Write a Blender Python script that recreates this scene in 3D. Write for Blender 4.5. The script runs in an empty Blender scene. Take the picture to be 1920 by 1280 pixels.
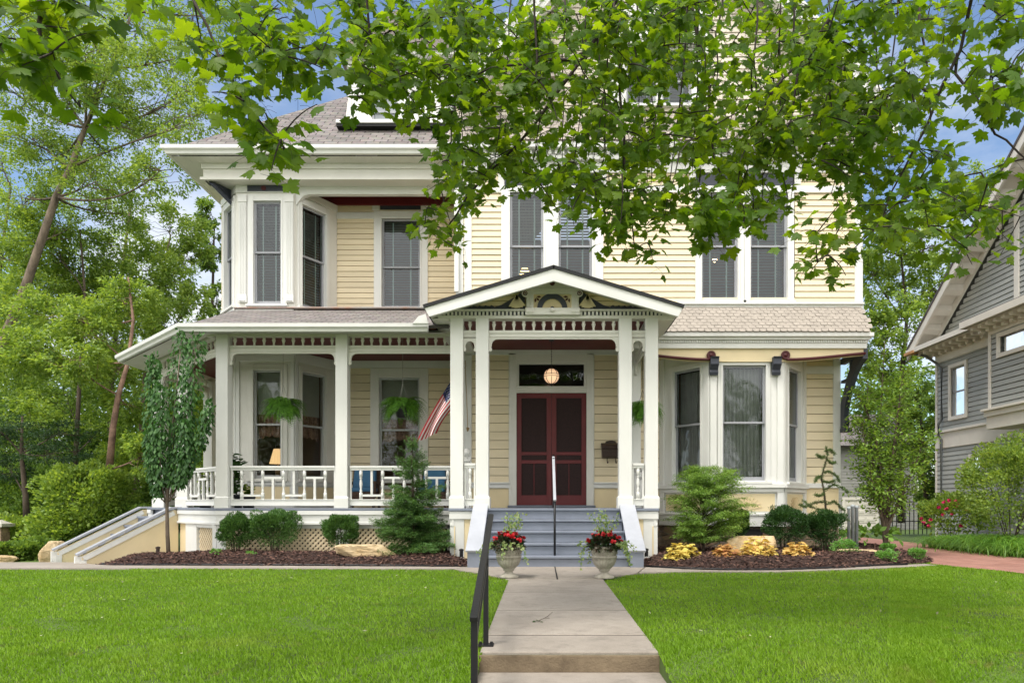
import bpy, math, random
import numpy as np
from mathutils import Vector, Matrix
R = math.radians
random.seed(7); rng = np.random.default_rng(11)
scene = bpy.context.scene
COL = scene.collection

# ------------------------------------------------------------------ camera
F = 1333.33; VX, VY, CZ = 1015.0, 945.0, 0.97
cd = bpy.data.cameras.new('camera'); cam = bpy.data.objects.new('camera', cd); COL.objects.link(cam)
cam.location = (0, 0, CZ); cam.rotation_euler = (R(90), 0, 0)
cd.sensor_width = 36; cd.lens = 25.0
cd.shift_x = -(VX-960)/1920; cd.shift_y = (VY-640)/1920
cd.clip_start = 0.05; cd.clip_end = 2000
scene.camera = cam
# ------------------------------------------------------------------ light
SUN_EL, SUN_AZ = 66, 215          # azimuth from north (+Y), clockwise: behind the camera, to the left
w = bpy.data.worlds.new('World'); scene.world = w; w.use_nodes = True
nt = w.node_tree; nt.nodes.clear()
def N(t, typ, **kw):
    n = t.nodes.new(typ)
    for k, v in kw.items():
        if k.startswith('i_'): n.inputs[k[2:].replace('_', ' ')].default_value = v
        else: setattr(n, k, v)
    return n
sky = N(nt, 'ShaderNodeTexSky', sky_type='NISHITA', sun_disc=False)
sky.sun_elevation = R(SUN_EL); sky.sun_rotation = R(SUN_AZ); sky.ozone_density = 1.6; sky.air_density = 1.0; sky.dust_density = 0.6
tc = N(nt, 'ShaderNodeTexCoord'); mp = N(nt, 'ShaderNodeMapping'); mp.inputs['Scale'].default_value = (1, 1, 2.2)
mp.inputs['Location'].default_value = (0.35, 0.1, 0.2)
nt.links.new(tc.outputs['Generated'], mp.inputs['Vector'])
nz = N(nt, 'ShaderNodeTexNoise'); nz.inputs['Scale'].default_value = 2.3; nz.inputs['Detail'].default_value = 9; nz.inputs['Roughness'].default_value = .55
nt.links.new(mp.outputs[0], nz.inputs['Vector'])
cr = N(nt, 'ShaderNodeValToRGB'); cr.color_ramp.elements[0].position = .47; cr.color_ramp.elements[1].position = .64
nt.links.new(nz.outputs['Fac'], cr.inputs[0])
sep = N(nt, 'ShaderNodeSeparateXYZ'); nt.links.new(tc.outputs['Generated'], sep.inputs[0])
low = N(nt, 'ShaderNodeMapRange'); low.inputs['From Min'].default_value = .62; low.inputs['From Max'].default_value = .28
nt.links.new(sep.outputs['Z'], low.inputs['Value'])
mul0 = N(nt, 'ShaderNodeMath', operation='MULTIPLY'); nt.links.new(cr.outputs[0], mul0.inputs[0]); nt.links.new(low.outputs[0], mul0.inputs[1])
# bright unseen cloud added behind the camera as soft neutral fill light
sky_fill = N(nt, 'ShaderNodeMapRange'); sky_fill.inputs['From Min'].default_value = .25; sky_fill.inputs['From Max'].default_value = -.25; sky_fill.inputs['To Max'].default_value = .92
nt.links.new(sep.outputs['Y'], sky_fill.inputs['Value'])
mul = N(nt, 'ShaderNodeMath', operation='MAXIMUM'); nt.links.new(mul0.outputs[0], mul.inputs[0]); nt.links.new(sky_fill.outputs[0], mul.inputs[1])
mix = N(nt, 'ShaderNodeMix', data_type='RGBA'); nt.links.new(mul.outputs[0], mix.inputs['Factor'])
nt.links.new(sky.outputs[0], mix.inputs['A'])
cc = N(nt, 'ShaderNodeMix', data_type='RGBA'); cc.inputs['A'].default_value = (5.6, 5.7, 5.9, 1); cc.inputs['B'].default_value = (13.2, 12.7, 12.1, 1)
nt.links.new(sky_fill.outputs[0], cc.inputs['Factor']); nt.links.new(cc.outputs['Result'], mix.inputs['B'])
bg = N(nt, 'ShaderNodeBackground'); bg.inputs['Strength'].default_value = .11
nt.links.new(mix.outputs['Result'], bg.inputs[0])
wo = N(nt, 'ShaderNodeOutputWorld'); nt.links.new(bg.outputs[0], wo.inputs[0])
sl = bpy.data.lights.new('sun', 'SUN'); sl.energy = 1.9; sl.angle = R(15); sl.color = (1, .95, .87)
so = bpy.data.objects.new('sun', sl); COL.objects.link(so)
a, e = R(SUN_AZ), R(SUN_EL)
sd = Vector((math.sin(a)*math.cos(e), math.cos(a)*math.cos(e), math.sin(e)))
so.rotation_euler = sd.to_track_quat('Z', 'Y').to_euler(); so.location = (0, 0, 30)
scene.view_settings.view_transform = 'Standard'; scene.view_settings.look = 'None'
scene.view_settings.gamma = 1; scene.view_settings.exposure = 0.88

# ------------------------------------------------------------------ helpers
def at(px, py, d): return np.array([(px-VX)*d/F, d, CZ+(VY-py)*d/F])
def X(px, d): return (px-VX)*d/F
def Z(py, d): return CZ+(VY-py)*d/F
def sm(a, b, x):
    t = np.clip((x-a)/(b-a), 0, 1); return t*t*(3-2*t)

def props(o, label=None, cat=None, group=None, kind=None):
    if label: o['label'] = label
    if cat: o['category'] = cat
    if group: o['group'] = group
    if kind: o['kind'] = kind
    return o
def empty(name, loc, label=None, cat=None, group=None, rz=0):
    o = bpy.data.objects.new(name, None); COL.objects.link(o); o.location = loc; o.rotation_euler = (0, 0, rz)
    o.empty_display_size = .2
    return props(o, label, cat, group)
def copy_tree(o, parent=None):
    c = o.copy(); COL.objects.link(c); c.parent = parent
    for ch in list(o.children): copy_tree(ch, c)
    return c
def rootloc(o):
    v = Vector((0, 0, 0))
    while o is not None:
        v = v + o.location; o = o.parent
    return v

class MB:
    def __init__(s): s.v = []; s.f = []; s.n = 0; s.M = None; s.mi = []; s.cur = 0; s.uv = None
    def frame(s, p0=None, p1=None):
        if p0 is None: s.M = None; return s
        p0 = np.array(p0, float); p1 = np.array(p1, float)
        u = p1[:2]-p0[:2]; L = np.linalg.norm(u); u = u/L
        s.M = (np.array([p0[0], p0[1], 0.]), np.array([u[0], u[1], 0]), np.array([u[1], -u[0], 0]))   # u along, n outward (to the right of travel)
        return s
    def add(s, V, Fc):
        V = np.asarray(V, float).reshape(-1, 3)
        if s.M is not None:
            o, u, n = s.M
            V = o + V[:, :1]*u + V[:, 1:2]*n + V[:, 2:3]*np.array([0, 0, 1.])
        s.v.append(V)
        for f in Fc: s.f.append([i+s.n for i in f]); s.mi.append(s.cur)
        s.n += len(V)
    def box(s, x0, x1, y0, y1, z0, z1):
        V = [(x, y, z) for z in (z0, z1) for y in (y0, y1) for x in (x0, x1)]
        s.add(V, [(0, 2, 3, 1), (4, 5, 7, 6), (0, 1, 5, 4), (2, 6, 7, 3), (0, 4, 6, 2), (1, 3, 7, 5)])
    def hexa(s, V): s.add(V, [(0, 2, 3, 1), (4, 5, 7, 6), (0, 1, 5, 4), (2, 6, 7, 3), (0, 4, 6, 2), (1, 3, 7, 5)])
    def poly(s, P): s.add(P, [tuple(range(len(P)))])
    def beam(s, p, q, w, h, up=(0, 0, 1)):
        p = np.array(p, float); q = np.array(q, float); d = q-p; d /= np.linalg.norm(d)
        up = np.array(up, float); sd = np.cross(d, up); sd /= np.linalg.norm(sd); u2 = np.cross(sd, d)
        V = []
        for c in (p, q):
            for b in (-1, 1):
                for a_ in (-1, 1): V.append(c+sd*a_*w/2+u2*b*h/2)
        s.add(V, [(0, 2, 3, 1), (4, 5, 7, 6), (0, 1, 5, 4), (2, 6, 7, 3), (0, 4, 6, 2), (1, 3, 7, 5)])
    def prism(s, P, d):
        """polygon P (3D points) extruded by vector d"""
        P = np.array(P, float); n = len(P); Q = P+np.array(d, float)
        fs = [tuple(range(n)), tuple(range(2*n-1, n-1, -1))]
        for i in range(n):
            j = (i+1) % n; fs.append((i, i+n, j+n, j))
        s.add(np.vstack([P, Q]), fs)
    def tube(s, pts, rad, n=6, cap=True):
        pts = np.array(pts, float); m = len(pts)
        rad = np.full(m, rad) if np.isscalar(rad) else np.array(rad, float)
        T = np.gradient(pts, axis=0); T /= (np.linalg.norm(T, axis=1, keepdims=True)+1e-9)
        ref = np.array([0, 0, 1.]) if abs(T[0][2]) < .9 else np.array([1., 0, 0])
        V = []
        for i in range(m):
            a_ = np.cross(T[i], ref); a_ /= (np.linalg.norm(a_)+1e-9); b = np.cross(a_, T[i])
            for k in range(n):
                t = 2*math.pi*k/n; V.append(pts[i]+rad[i]*(a_*math.cos(t)+b*math.sin(t)))
        fs = [(i*n+k, i*n+(k+1) % n, (i+1)*n+(k+1) % n, (i+1)*n+k) for i in range(m-1) for k in range(n)]
        if cap: fs += [tuple(range(n))[::-1], tuple((m-1)*n+k for k in range(n))]
        s.add(V, fs)
    def lathe(s, prof, c, n=12, mod=None):
        V = []
        for (r, z) in prof:
            for k in range(n):
                t = 2*math.pi*k/n; rr = r if mod is None else r*mod(t, z)
                V.append((c[0]+rr*math.cos(t), c[1]+rr*math.sin(t), c[2]+z))
        m = len(prof)
        fs = [(i*n+k, i*n+(k+1) % n, (i+1)*n+(k+1) % n, (i+1)*n+k) for i in range(m-1) for k in range(n)]
        fs += [tuple(range(n))[::-1], tuple((m-1)*n+k for k in range(n))]
        s.add(V, fs)
    def build(s, name, mat, parent=None, smooth=False, bevel=0, local=False):
        V = np.vstack(s.v)
        if parent is not None and not local: V = V-np.array(rootloc(parent))
        me = bpy.data.meshes.new(name); me.from_pydata(V.tolist(), [], s.f)
        for m in (mat if isinstance(mat, (list, tuple)) else [mat]): me.materials.append(m)
        if any(s.mi): me.polygons.foreach_set('material_index', s.mi)
        if s.uv is not None:
            l = me.uv_layers.new(name='UVMap'); l.data.foreach_set('uv', np.array(s.uv, np.float32).ravel())
        if smooth: me.polygons.foreach_set('use_smooth', [True]*len(me.polygons))
        me.update()
        o = bpy.data.objects.new(name, me); COL.objects.link(o)
        if parent is not None: o.parent = parent
        if bevel:
            b = o.modifiers.new('bevel', 'BEVEL'); b.width = bevel; b.segments = 2; b.limit_method = 'ANGLE'
        return o
def build_each(mb, name, m, parent, **kw):
    """one object per primitive that was added"""
    n0 = 0; fi = 0
    for V in mb.v:
        k = len(V); b = MB(); b.v = [V]; b.f = []
        while fi < len(mb.f) and max(mb.f[fi]) < n0+k: b.f.append([i-n0 for i in mb.f[fi]]); fi += 1
        b.mi = [0]*len(b.f); b.n = k; b.build(name, m, parent, **kw); n0 += k
def np_mesh(name, V, faces_k, mat, parent=None, local=False, smooth=False, kface=3):
    """fast mesh: faces_k (m,k) int array, all faces the same size"""
    if parent is not None and not local: V = V-np.array(rootloc(parent))
    me = bpy.data.meshes.new(name); nf = len(faces_k); k = faces_k.shape[1]
    me.vertices.add(len(V)); me.vertices.foreach_set('co', V.astype(np.float32).ravel())
    me.loops.add(nf*k); me.loops.foreach_set('vertex_index', faces_k.astype(np.int32).ravel())
    me.polygons.add(nf); me.polygons.foreach_set('loop_start', np.arange(0, nf*k, k, dtype=np.int32))
    me.polygons.foreach_set('loop_total', np.full(nf, k, np.int32))
    if smooth: me.polygons.foreach_set('use_smooth', np.ones(nf, bool))
    me.materials.append(mat); me.update(calc_edges=True)
    o = bpy.data.objects.new(name, me); COL.objects.link(o)
    if parent is not None: o.parent = parent
    return o
# ---- leaf templates: (verts(k,3), faces(m,3or4))
def t_maple():
    h = [(0, 0), (.15, -.09), (.40, -.12), (.36, .05), (.47, .10), (.68, .36), (.50, .38), (.44, .52), (.27, .42), (.31, .64), (.16, .68), (0, .95)]
    o = h+[(-x, y) for x, y in h[-2:0:-1]]
    V = [(0, .27, .02)]+[(x, y, -.28*abs(x)-.12*max(0, y-.3)**1.5) for x, y in o]
    n = len(o)
    return np.array(V), np.array([(0, 1+i, 1+(i+1) % n) for i in range(n)])
def t_diamond(wd=.5, fold=.12):
    return np.array([(0, 0, 0), (wd/2, .45, fold), (0, 1, -.05), (-wd/2, .45, fold)]), np.array([(0, 1, 2, 3)])
def t_oval(wd=.55):
    return np.array([(0, 0, 0), (wd*.42, .25, .06), (wd*.5, .6, .05), (0, 1, -.08), (-wd*.5, .6, .05), (-wd*.42, .25, .06)]), np.array([(0, 1, 2, 3), (0, 3, 4, 5)])
def t_star(k=5):
    V = [(0, .5, .03)]; n = 2*k
    for i in range(n):
        a_ = 2*math.pi*i/n-math.pi/2; r = .52 if i % 2 else .34
        V.append((r*math.cos(a_), .5+r*math.sin(a_), -.05 if i % 2 else 0.02))
    return np.array(V), np.array([(0, 1+i, 1+(i+1) % n) for i in range(n)])
def unit(v): return v/(np.linalg.norm(v, axis=-1, keepdims=True)+1e-9)
def leaves(name, P, tip, nor, size, tpl, mat, parent=None, local=False):
    """P origin of each leaf, tip = direction of its tip, nor = rough normal"""
    V, Fc = tpl; n = len(P)
    y = unit(tip); x = unit(np.cross(y, nor)); z = np.cross(x, y)
    s = np.broadcast_to(np.asarray(size, float), (n,))[:, None, None]
    W = P[:, None, :]+s*(V[None, :, 0:1]*x[:, None, :]+V[None, :, 1:2]*y[:, None, :]+V[None, :, 2:3]*z[:, None, :])
    off = (np.arange(n)*len(V))[:, None, None]
    FF = (Fc[None]+off).reshape(-1, Fc.shape[1])
    return np_mesh(name, W.reshape(-1, 3), FF, mat, parent, local)
def rdir(n): return unit(rng.normal(size=(n, 3)))

# ------------------------------------------------------------------ materials
def mat(name):
    m = bpy.data.materials.new(name); m.use_nodes = True; t = m.node_tree; t.nodes.clear()
    out = N(t, 'ShaderNodeOutputMaterial'); b = N(t, 'ShaderNodeBsdfPrincipled'); t.links.new(b.outputs[0], out.inputs[0])
    return m, t, b, out
def c4(c): return (c[0], c[1], c[2], 1)
def paint(name, c, rough=.5, var=.08, scale=2.5, bump=.12, bscale=60, c2=None, spec=.4, stretch=None):
    m, t, b, out = mat(name)
    tc = N(t, 'ShaderNodeTexCoord'); mpn = N(t, 'ShaderNodeMapping')
    if stretch: mpn.inputs['Scale'].default_value = stretch
    t.links.new(tc.outputs['Object'], mpn.inputs[0])
    n1 = N(t, 'ShaderNodeTexNoise'); n1.inputs['Scale'].default_value = scale; n1.inputs['Detail'].default_value = 8; n1.inputs['Roughness'].default_value = .65
    t.links.new(mpn.outputs[0], n1.inputs[0])
    mx = N(t, 'ShaderNodeMix', data_type='RGBA')
    rp = N(t, 'ShaderNodeMapRange'); rp.inputs['From Min'].default_value = .3; rp.inputs['From Max'].default_value = .7
    t.links.new(n1.outputs['Fac'], rp.inputs['Value']); t.links.new(rp.outputs[0], mx.inputs['Factor'])
    c2 = c2 or tuple(max(0, x*(1-var*2)) for x in c)
    mx.inputs['A'].default_value = c4(c2); mx.inputs['B'].default_value = c4(tuple(min(1, x*(1+var*.4)) for x in c))
    t.links.new(mx.outputs['Result'], b.inputs['Base Color'])
    b.inputs['Roughness'].default_value = rough; b.inputs['Specular IOR Level'].default_value = spec
    if bump:
        n2 = N(t, 'ShaderNodeTexNoise'); n2.inputs['Scale'].default_value = bscale; n2.inputs['Detail'].default_value = 6
        t.links.new(mpn.outputs[0], n2.inputs[0])
        bp = N(t, 'ShaderNodeBump'); bp.inputs['Strength'].default_value = bump; bp.inputs['Distance'].default_value = .01
        t.links.new(n2.outputs['Fac'], bp.inputs['Height']); t.links.new(bp.outputs[0], b.inputs['Normal'])
    return m
def leafmat(name, ca, cb, trans=.45, rough=.45, tcol=None, patch=None):
    """leaf surface; colour varies from leaf to leaf"""
    m, t, b, out = mat(name)
    g = N(t, 'ShaderNodeNewGeometry'); mx = N(t, 'ShaderNodeMix', data_type='RGBA')
    t.links.new(g.outputs['Random Per Island'], mx.inputs['Factor'])
    mx.inputs['A'].default_value = c4(ca); mx.inputs['B'].default_value = c4(cb)
    colout = mx.outputs['Result']
    if patch:
        tc = N(t, 'ShaderNodeTexCoord'); n1 = N(t, 'ShaderNodeTexNoise'); n1.inputs['Scale'].default_value = patch[1]
        t.links.new(tc.outputs['Object'], n1.inputs[0]); rp = N(t, 'ShaderNodeMapRange'); rp.inputs['From Min'].default_value = .4; rp.inputs['From Max'].default_value = .6
        t.links.new(n1.outputs['Fac'], rp.inputs['Value'])
        m2 = N(t, 'ShaderNodeMix', data_type='RGBA'); t.links.new(rp.outputs[0], m2.inputs['Factor']); t.links.new(colout, m2.inputs['A'])
        m2.inputs['B'].default_value = c4(patch[0]); colout = m2.outputs['Result']
    t.links.new(colout, b.inputs['Base Color']); b.inputs['Roughness'].default_value = rough; b.inputs['Specular IOR Level'].default_value = .35
    tr = N(t, 'ShaderNodeBsdfTranslucent'); ms = N(t, 'ShaderNodeMixShader'); ms.inputs[0].default_value = trans
    mul_ = N(t, 'ShaderNodeMix', data_type='RGBA', blend_type='MULTIPLY'); mul_.inputs['Factor'].default_value = 1
    t.links.new(colout, mul_.inputs['A']); mul_.inputs['B'].default_value = c4(tcol or (1.9, 1.7, .7))
    t.links.new(mul_.outputs['Result'], tr.inputs[0])
    t.links.new(b.outputs[0], ms.inputs[1]); t.links.new(tr.outputs[0], ms.inputs[2]); t.links.new(ms.outputs[0], out.inputs[0])
    return m
def shingle(name, ca, cb, bw=.30, rh=.14, mortar=.012):
    m, t, b, out = mat(name)
    uv = N(t, 'ShaderNodeUVMap'); br = N(t, 'ShaderNodeTexBrick')
    br.inputs['Color1'].default_value = c4(ca); br.inputs['Color2'].default_value = c4(cb); br.inputs['Mortar'].default_value = c4(tuple(x*.45 for x in ca))
    br.inputs['Scale'].default_value = 1; br.inputs['Brick Width'].default_value = bw; br.inputs['Row Height'].default_value = rh
    br.inputs['Mortar Size'].default_value = mortar; br.inputs['Mortar Smooth'].default_value = .3; br.inputs['Bias'].default_value = -.1
    t.links.new(uv.outputs[0], br.inputs['Vector'])
    nn = N(t, 'ShaderNodeTexNoise'); nn.inputs['Scale'].default_value = 9; nn.inputs['Detail'].default_value = 10; t.links.new(uv.outputs[0], nn.inputs[0])
    mx = N(t, 'ShaderNodeMix', data_type='RGBA', blend_type='OVERLAY'); mx.inputs['Factor'].default_value = .45
    t.links.new(br.outputs['Color'], mx.inputs['A']); t.links.new(nn.outputs['Color'], mx.inputs['B'])
    hs = N(t, 'ShaderNodeHueSaturation'); hs.inputs['Saturation'].default_value = .55; t.links.new(mx.outputs['Result'], hs.inputs['Color'])
    t.links.new(hs.outputs[0], b.inputs['Base Color']); b.inputs['Roughness'].default_value = .9
    bp = N(t, 'ShaderNodeBump'); bp.inputs['Strength'].default_value = .7; bp.inputs['Distance'].default_value = .02; bp.invert = True
    t.links.new(br.outputs['Fac'], bp.inputs['Height']); t.links.new(bp.outputs[0], b.inputs['Normal'])
    return m
def glassmat(name, refl=.30, tint=(.75, .8, .8)):
    m, t, b, out = mat(name); t.nodes.remove(b)
    g = N(t, 'ShaderNodeBsdfGlossy'); g.inputs['Roughness'].default_value = .015; g.inputs['Color'].default_value = (.9, .95, 1, 1)
    nn = N(t, 'ShaderNodeTexNoise'); nn.inputs['Scale'].default_value = 1.6; tcn = N(t, 'ShaderNodeTexCoord'); t.links.new(tcn.outputs['Object'], nn.inputs[0])
    bp = N(t, 'ShaderNodeBump'); bp.inputs['Strength'].default_value = .25; bp.inputs['Distance'].default_value = .05
    t.links.new(nn.outputs['Fac'], bp.inputs['Height']); t.links.new(bp.outputs[0], g.inputs['Normal'])
    tr = N(t, 'ShaderNodeBsdfTransparent'); tr.inputs[0].default_value = c4(tint)
    fr = N(t, 'ShaderNodeFresnel'); fr.inputs[0].default_value = 1.45
    ad = N(t, 'ShaderNodeMath', operation='ADD'); ad.inputs[1].default_value = refl-.05; t.links.new(fr.outputs[0], ad.inputs[0]); ad.use_clamp = True
    ms = N(t, 'ShaderNodeMixShader'); t.links.new(ad.outputs[0], ms.inputs[0]); t.links.new(tr.outputs[0], ms.inputs[1]); t.links.new(g.outputs[0], ms.inputs[2])
    t.links.new(ms.outputs[0], out.inputs[0]); return m
def emit(name, c, s):
    m, t, b, out = mat(name); b.inputs['Base Color'].default_value = c4(c); b.inputs['Emission Color'].default_value = c4(c); b.inputs['Emission Strength'].default_value = s; return m

def siding(name, c, rv=.10):
    m = paint(name, c, .5, .06, 1.2, .15, 40, stretch=(.6, .6, 3)); t = m.node_tree; b = [n for n in t.nodes if n.type == 'BSDF_PRINCIPLED'][0]; l = b.inputs['Base Color'].links[0]; src = l.from_socket
    g = N(t, 'ShaderNodeNewGeometry'); mr = N(t, 'ShaderNodeMapRange'); mr.inputs['To Min'].default_value = 1-rv; mr.inputs['To Max'].default_value = 1+rv*.4; t.links.new(g.outputs['Random Per Island'], mr.inputs['Value'])
    h = N(t, 'ShaderNodeHueSaturation'); t.links.new(mr.outputs[0], h.inputs['Value']); t.links.new(src, h.inputs['Color']); t.links.new(h.outputs[0], b.inputs['Base Color']); return m
WHITE = paint('white_paint', (.74, .745, .72), .45, .05, 1.7, .08, stretch=(1, 1, .35))
CREAMW = paint('porch_white_paint', (.72, .71, .66), .45, .05, 1.7, .08)
YEL = siding('yellow_siding_paint', (.80, .69, .48))
YELP = paint('yellow_panel_paint', (.80, .67, .42), .5, .05, 1.5, .1)
MAR = paint('maroon_paint', (.075, .010, .013), .45, .1, 3, .1)
MARC = paint('maroon_ceiling_paint', (.14, .018, .022), .5, .1, 3, .1)
SLATE = paint('slate_blue_trim_paint', (.045, .052, .072), .45, .1, 4, .1)
STEP = paint('blue_grey_floor_paint', (.205, .23, .285), .5, .08, 3, .15, 50)
SASH = paint('grey_window_sash_paint', (.32, .33, .36), .5, .06, 3, .05)
ROOF = shingle('asphalt_shingles', (.150, .122, .110), (.245, .203, .185), .28, .135, .013)
ROOFD = shingle('dark_shingles', (.05, .05, .055), (.08, .08, .085))
BLACK_ROOF_SHADOW = paint('black_roof_and_shadow', (.015, .016, .018), .7, .2, 8, .4, 30)
SCALE = paint('beige_scale_shingle', (.40, .355, .31), .8, .12, 9, .3, 60)
GLASS = glassmat('window_glass', .075)
GLASSD = glassmat('shaded_window_glass', .07)
BLIND = paint('blind_slats', (.30, .315, .30), .6, .05)
TAPE = paint('blind_tape', (.38, .48, .44), .7, .05)
CURT = paint('sheer_curtain', (.46, .45, .43), .9, .1, 6)
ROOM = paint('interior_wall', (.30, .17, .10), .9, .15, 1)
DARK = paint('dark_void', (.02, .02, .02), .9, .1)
SCREEN = paint('door_screen_mesh', (.030, .012, .012), .75, .25, 30, .3, 220)
STONE = paint('stone', (.36, .31, .25), .9, .3, 1.6, .5, 14)
IRON = paint('black_iron', (.009, .009, .011), .42, .1)
CONC = paint('concrete', (.44, .395, .345), .9, .13, 1.3, .35, 90)
BARK = paint('bark', (.10, .075, .055), .9, .35, 7, .8, 25, stretch=(1, 1, .3))
BARKM = paint('maple_twig_bark', (.045, .033, .028), .85, .3, 7, .5, 30)
WARM = emit('warm_lamp_shade', (1, .62, .25), 3.2)

# ------------------------------------------------------------------ ground
def gz(x, y):
    x = np.asarray(x, float); y = np.asarray(y, float)
    z = -.0092*np.clip(10.8-y, 0, 6)
    z = z-.45*sm(4.9, 2.6, y)*1.0
    z = z-.21*sm(-5.6, -8.4, x)*sm(10.9, 13, y)
    z = z-.10*sm(5.5, 8.5, x)*sm(8, 12, y)
    return z
def in_poly(x, y, P):
    x = np.asarray(x); y = np.asarray(y); c = np.zeros(x.shape, bool); n = len(P); j = n-1
    for i in range(n):
        xi, yi = P[i]; xj, yj = P[j]
        h = ((yi > y) != (yj > y)) & (x < (xj-xi)*(y-yi)/((yj-yi)+1e-12)+xi)
        c ^= h; j = i
    return c
def grid_mesh(name, x0, x1, y0, y1, nx, ny, m, dz=0, keep=None, zf=None):
    xs = np.linspace(x0, x1, nx+1); ys = np.linspace(y0, y1, ny+1); gx, gy = np.meshgrid(xs, ys)
    z = (zf or gz)(gx, gy)+dz; V = np.stack([gx, gy, z], -1).reshape(-1, 3)
    i = np.arange(nx)[None]+np.arange(ny)[:, None]*(nx+1); Fc = np.stack([i, i+1, i+nx+2, i+nx+1], -1).reshape(-1, 4)
    if keep is not None:
        c = V[Fc].mean(1); Fc = Fc[keep(c[:, 0], c[:, 1])]
    return np_mesh(name, V, Fc, m, smooth=True)
def grassbase():
    m, t, b, out = mat('lawn_soil_and_thatch')
    tc = N(t, 'ShaderNodeTexCoord'); n1 = N(t, 'ShaderNodeTexNoise'); n1.inputs['Scale'].default_value = 1.1; n1.inputs['Detail'].default_value = 12; n1.inputs['Roughness'].default_value = .75
    t.links.new(tc.outputs['Object'], n1.inputs[0]); cr = N(t, 'ShaderNodeValToRGB'); e_ = cr.color_ramp.elements
    e_[0].position = .35; e_[0].color = (.040, .060, .012, 1); e_[1].position = .65; e_[1].color = (.08, .14, .016, 1)
    t.links.new(n1.outputs['Fac'], cr.inputs[0]); t.links.new(cr.outputs[0], b.inputs['Base Color']); b.inputs['Roughness'].default_value = .95
    return m
GB = grassbase()
PATH_X = (-.42, .80)
BED_L = [(-1.15, 10.86), (-1.15, 12.8), (-5.9, 12.8), (-7.35, 14.2), (-8.3, 13.15), (-7.2, 11.6), (-6.7, 11.15), (-4, 11.05)]
BED_R = [(1.58, 10.85), (2.1, 10.5), (2.7, 10.33), (3.5, 10.34), (4.4, 10.62), (5.2, 11.0), (6.3, 11.7), (6.8, 12.4), (7.3, 13.4), (7.5, 15.5), (6.0, 15.5), (6.0, 13.9), (1.58, 13.9)]
WALK = [(-.42, 9.15), (.80, 9.15), (1.2, 9.75), (1.9, 10.12), (3.4, 10.13), (4.6, 10.46), (5.6, 10.85), (6.3, 11.3), (6.25, 11.6), (5.2, 11.0), (4.4, 10.62), (3.5, 10.34), (2.7, 10.33), (2.1, 10.5), (1.58, 10.86), (-1.15, 10.86), (-4, 11.05), (-6.7, 11.15), (-7.2, 11.6), (-8.3, 13.15), (-9.4, 14.3), (-10.5, 13.2), (-10.6, 12.2), (-9.4, 11.0), (-8, 10.64), (-4, 10.62), (-1.3, 10.5), (-.8, 9.85)]
DRIVE = [(6.95, 3), (6.9, 10.6), (6.4, 11.7), (6.75, 12.35), (7.25, 13.4), (7.45, 15.5), (7.7, 31), (10.3, 31), (10.3, 18), (9.6, 14.5), (9.9, 12), (10.3, 3)]
grid_mesh('ground', -160, 160, -40, 300, 320, 340, GB, -.03, zf=lambda x, y: gz(x, y)-.7*((x > -10.5) & (x < 4.5) & (y < 9) & (y > -8))).__setitem__('kind', 'structure')
grid_mesh('lawn', -.42-1.22/12*133, .80+1.22/12*61, 2.45, 11.95, 206, 95, GB, 0.0, keep=lambda x, y: ~((x > PATH_X[0]) & (x < PATH_X[1]) & (y < 4.9)) & ~in_poly(x, y, DRIVE) & ~in_poly(x, y, BED_L) & ~in_poly(x, y, BED_R)).__setitem__('kind', 'structure')
# walk
def concrete():
    m, t, b, out = mat('concrete_paving')
    tc = N(t, 'ShaderNodeTexCoord')
    n1 = N(t, 'ShaderNodeTexNoise'); n1.inputs['Scale'].default_value = 1.4; n1.inputs['Detail'].default_value = 10; n1.inputs['Roughness'].default_value = .7
    n2 = N(t, 'ShaderNodeTexNoise'); n2.inputs['Scale'].default_value = 160; n2.inputs['Detail'].default_value = 3
    for n_ in (n1, n2): t.links.new(tc.outputs['Object'], n_.inputs[0])
    cr = N(t, 'ShaderNodeValToRGB'); e_ = cr.color_ramp.elements; e_[0].position = .3; e_[0].color = (.21, .180, .148, 1); e_[1].position = .7; e_[1].color = (.41, .362, .31, 1)
    ad = N(t, 'ShaderNodeMix', data_type='FLOAT'); ad.inputs['Factor'].default_value = .45
    t.links.new(n1.outputs['Fac'], ad.inputs['A']); t.links.new(n2.outputs['Fac'], ad.inputs['B']); t.links.new(ad.outputs[0], cr.inputs[0])
    g = N(t, 'ShaderNodeNewGeometry'); n3 = N(t, 'ShaderNodeTexNoise'); n3.inputs['Scale'].default_value = 5; n3.inputs['Detail'].default_value = 12; n3.inputs['Roughness'].default_value = .8; t.links.new(tc.outputs['Object'], n3.inputs[0])
    mr = N(t, 'ShaderNodeMapRange'); mr.inputs['From Min'].default_value = .50; mr.inputs['From Max'].default_value = .72; mr.inputs['To Min'].default_value = 1; mr.inputs['To Max'].default_value = .62; t.links.new(n3.outputs['Fac'], mr.inputs['Value'])
    mr2 = N(t, 'ShaderNodeMapRange'); mr2.inputs['To Min'].default_value = .88; mr2.inputs['To Max'].default_value = 1.05; t.links.new(g.outputs['Random Per Island'], mr2.inputs['Value'])
    mm = N(t, 'ShaderNodeMath', operation='MULTIPLY'); t.links.new(mr.outputs[0], mm.inputs[0]); t.links.new(mr2.outputs[0], mm.inputs[1])
    hv = N(t, 'ShaderNodeHueSaturation'); t.links.new(mm.outputs[0], hv.inputs['Value']); t.links.new(cr.outputs[0], hv.inputs['Color'])
    t.links.new(hv.outputs[0], b.inputs['Base Color']); b.inputs['Roughness'].default_value = .92
    bp = N(t, 'ShaderNodeBump'); bp.inputs['Strength'].default_value = .25; bp.inputs['Distance'].default_value = .005
    t.links.new(n2.outputs['Fac'], bp.inputs['Height']); t.links.new(bp.outputs[0], b.inputs['Normal']); return m
PAVE = concrete()
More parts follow.
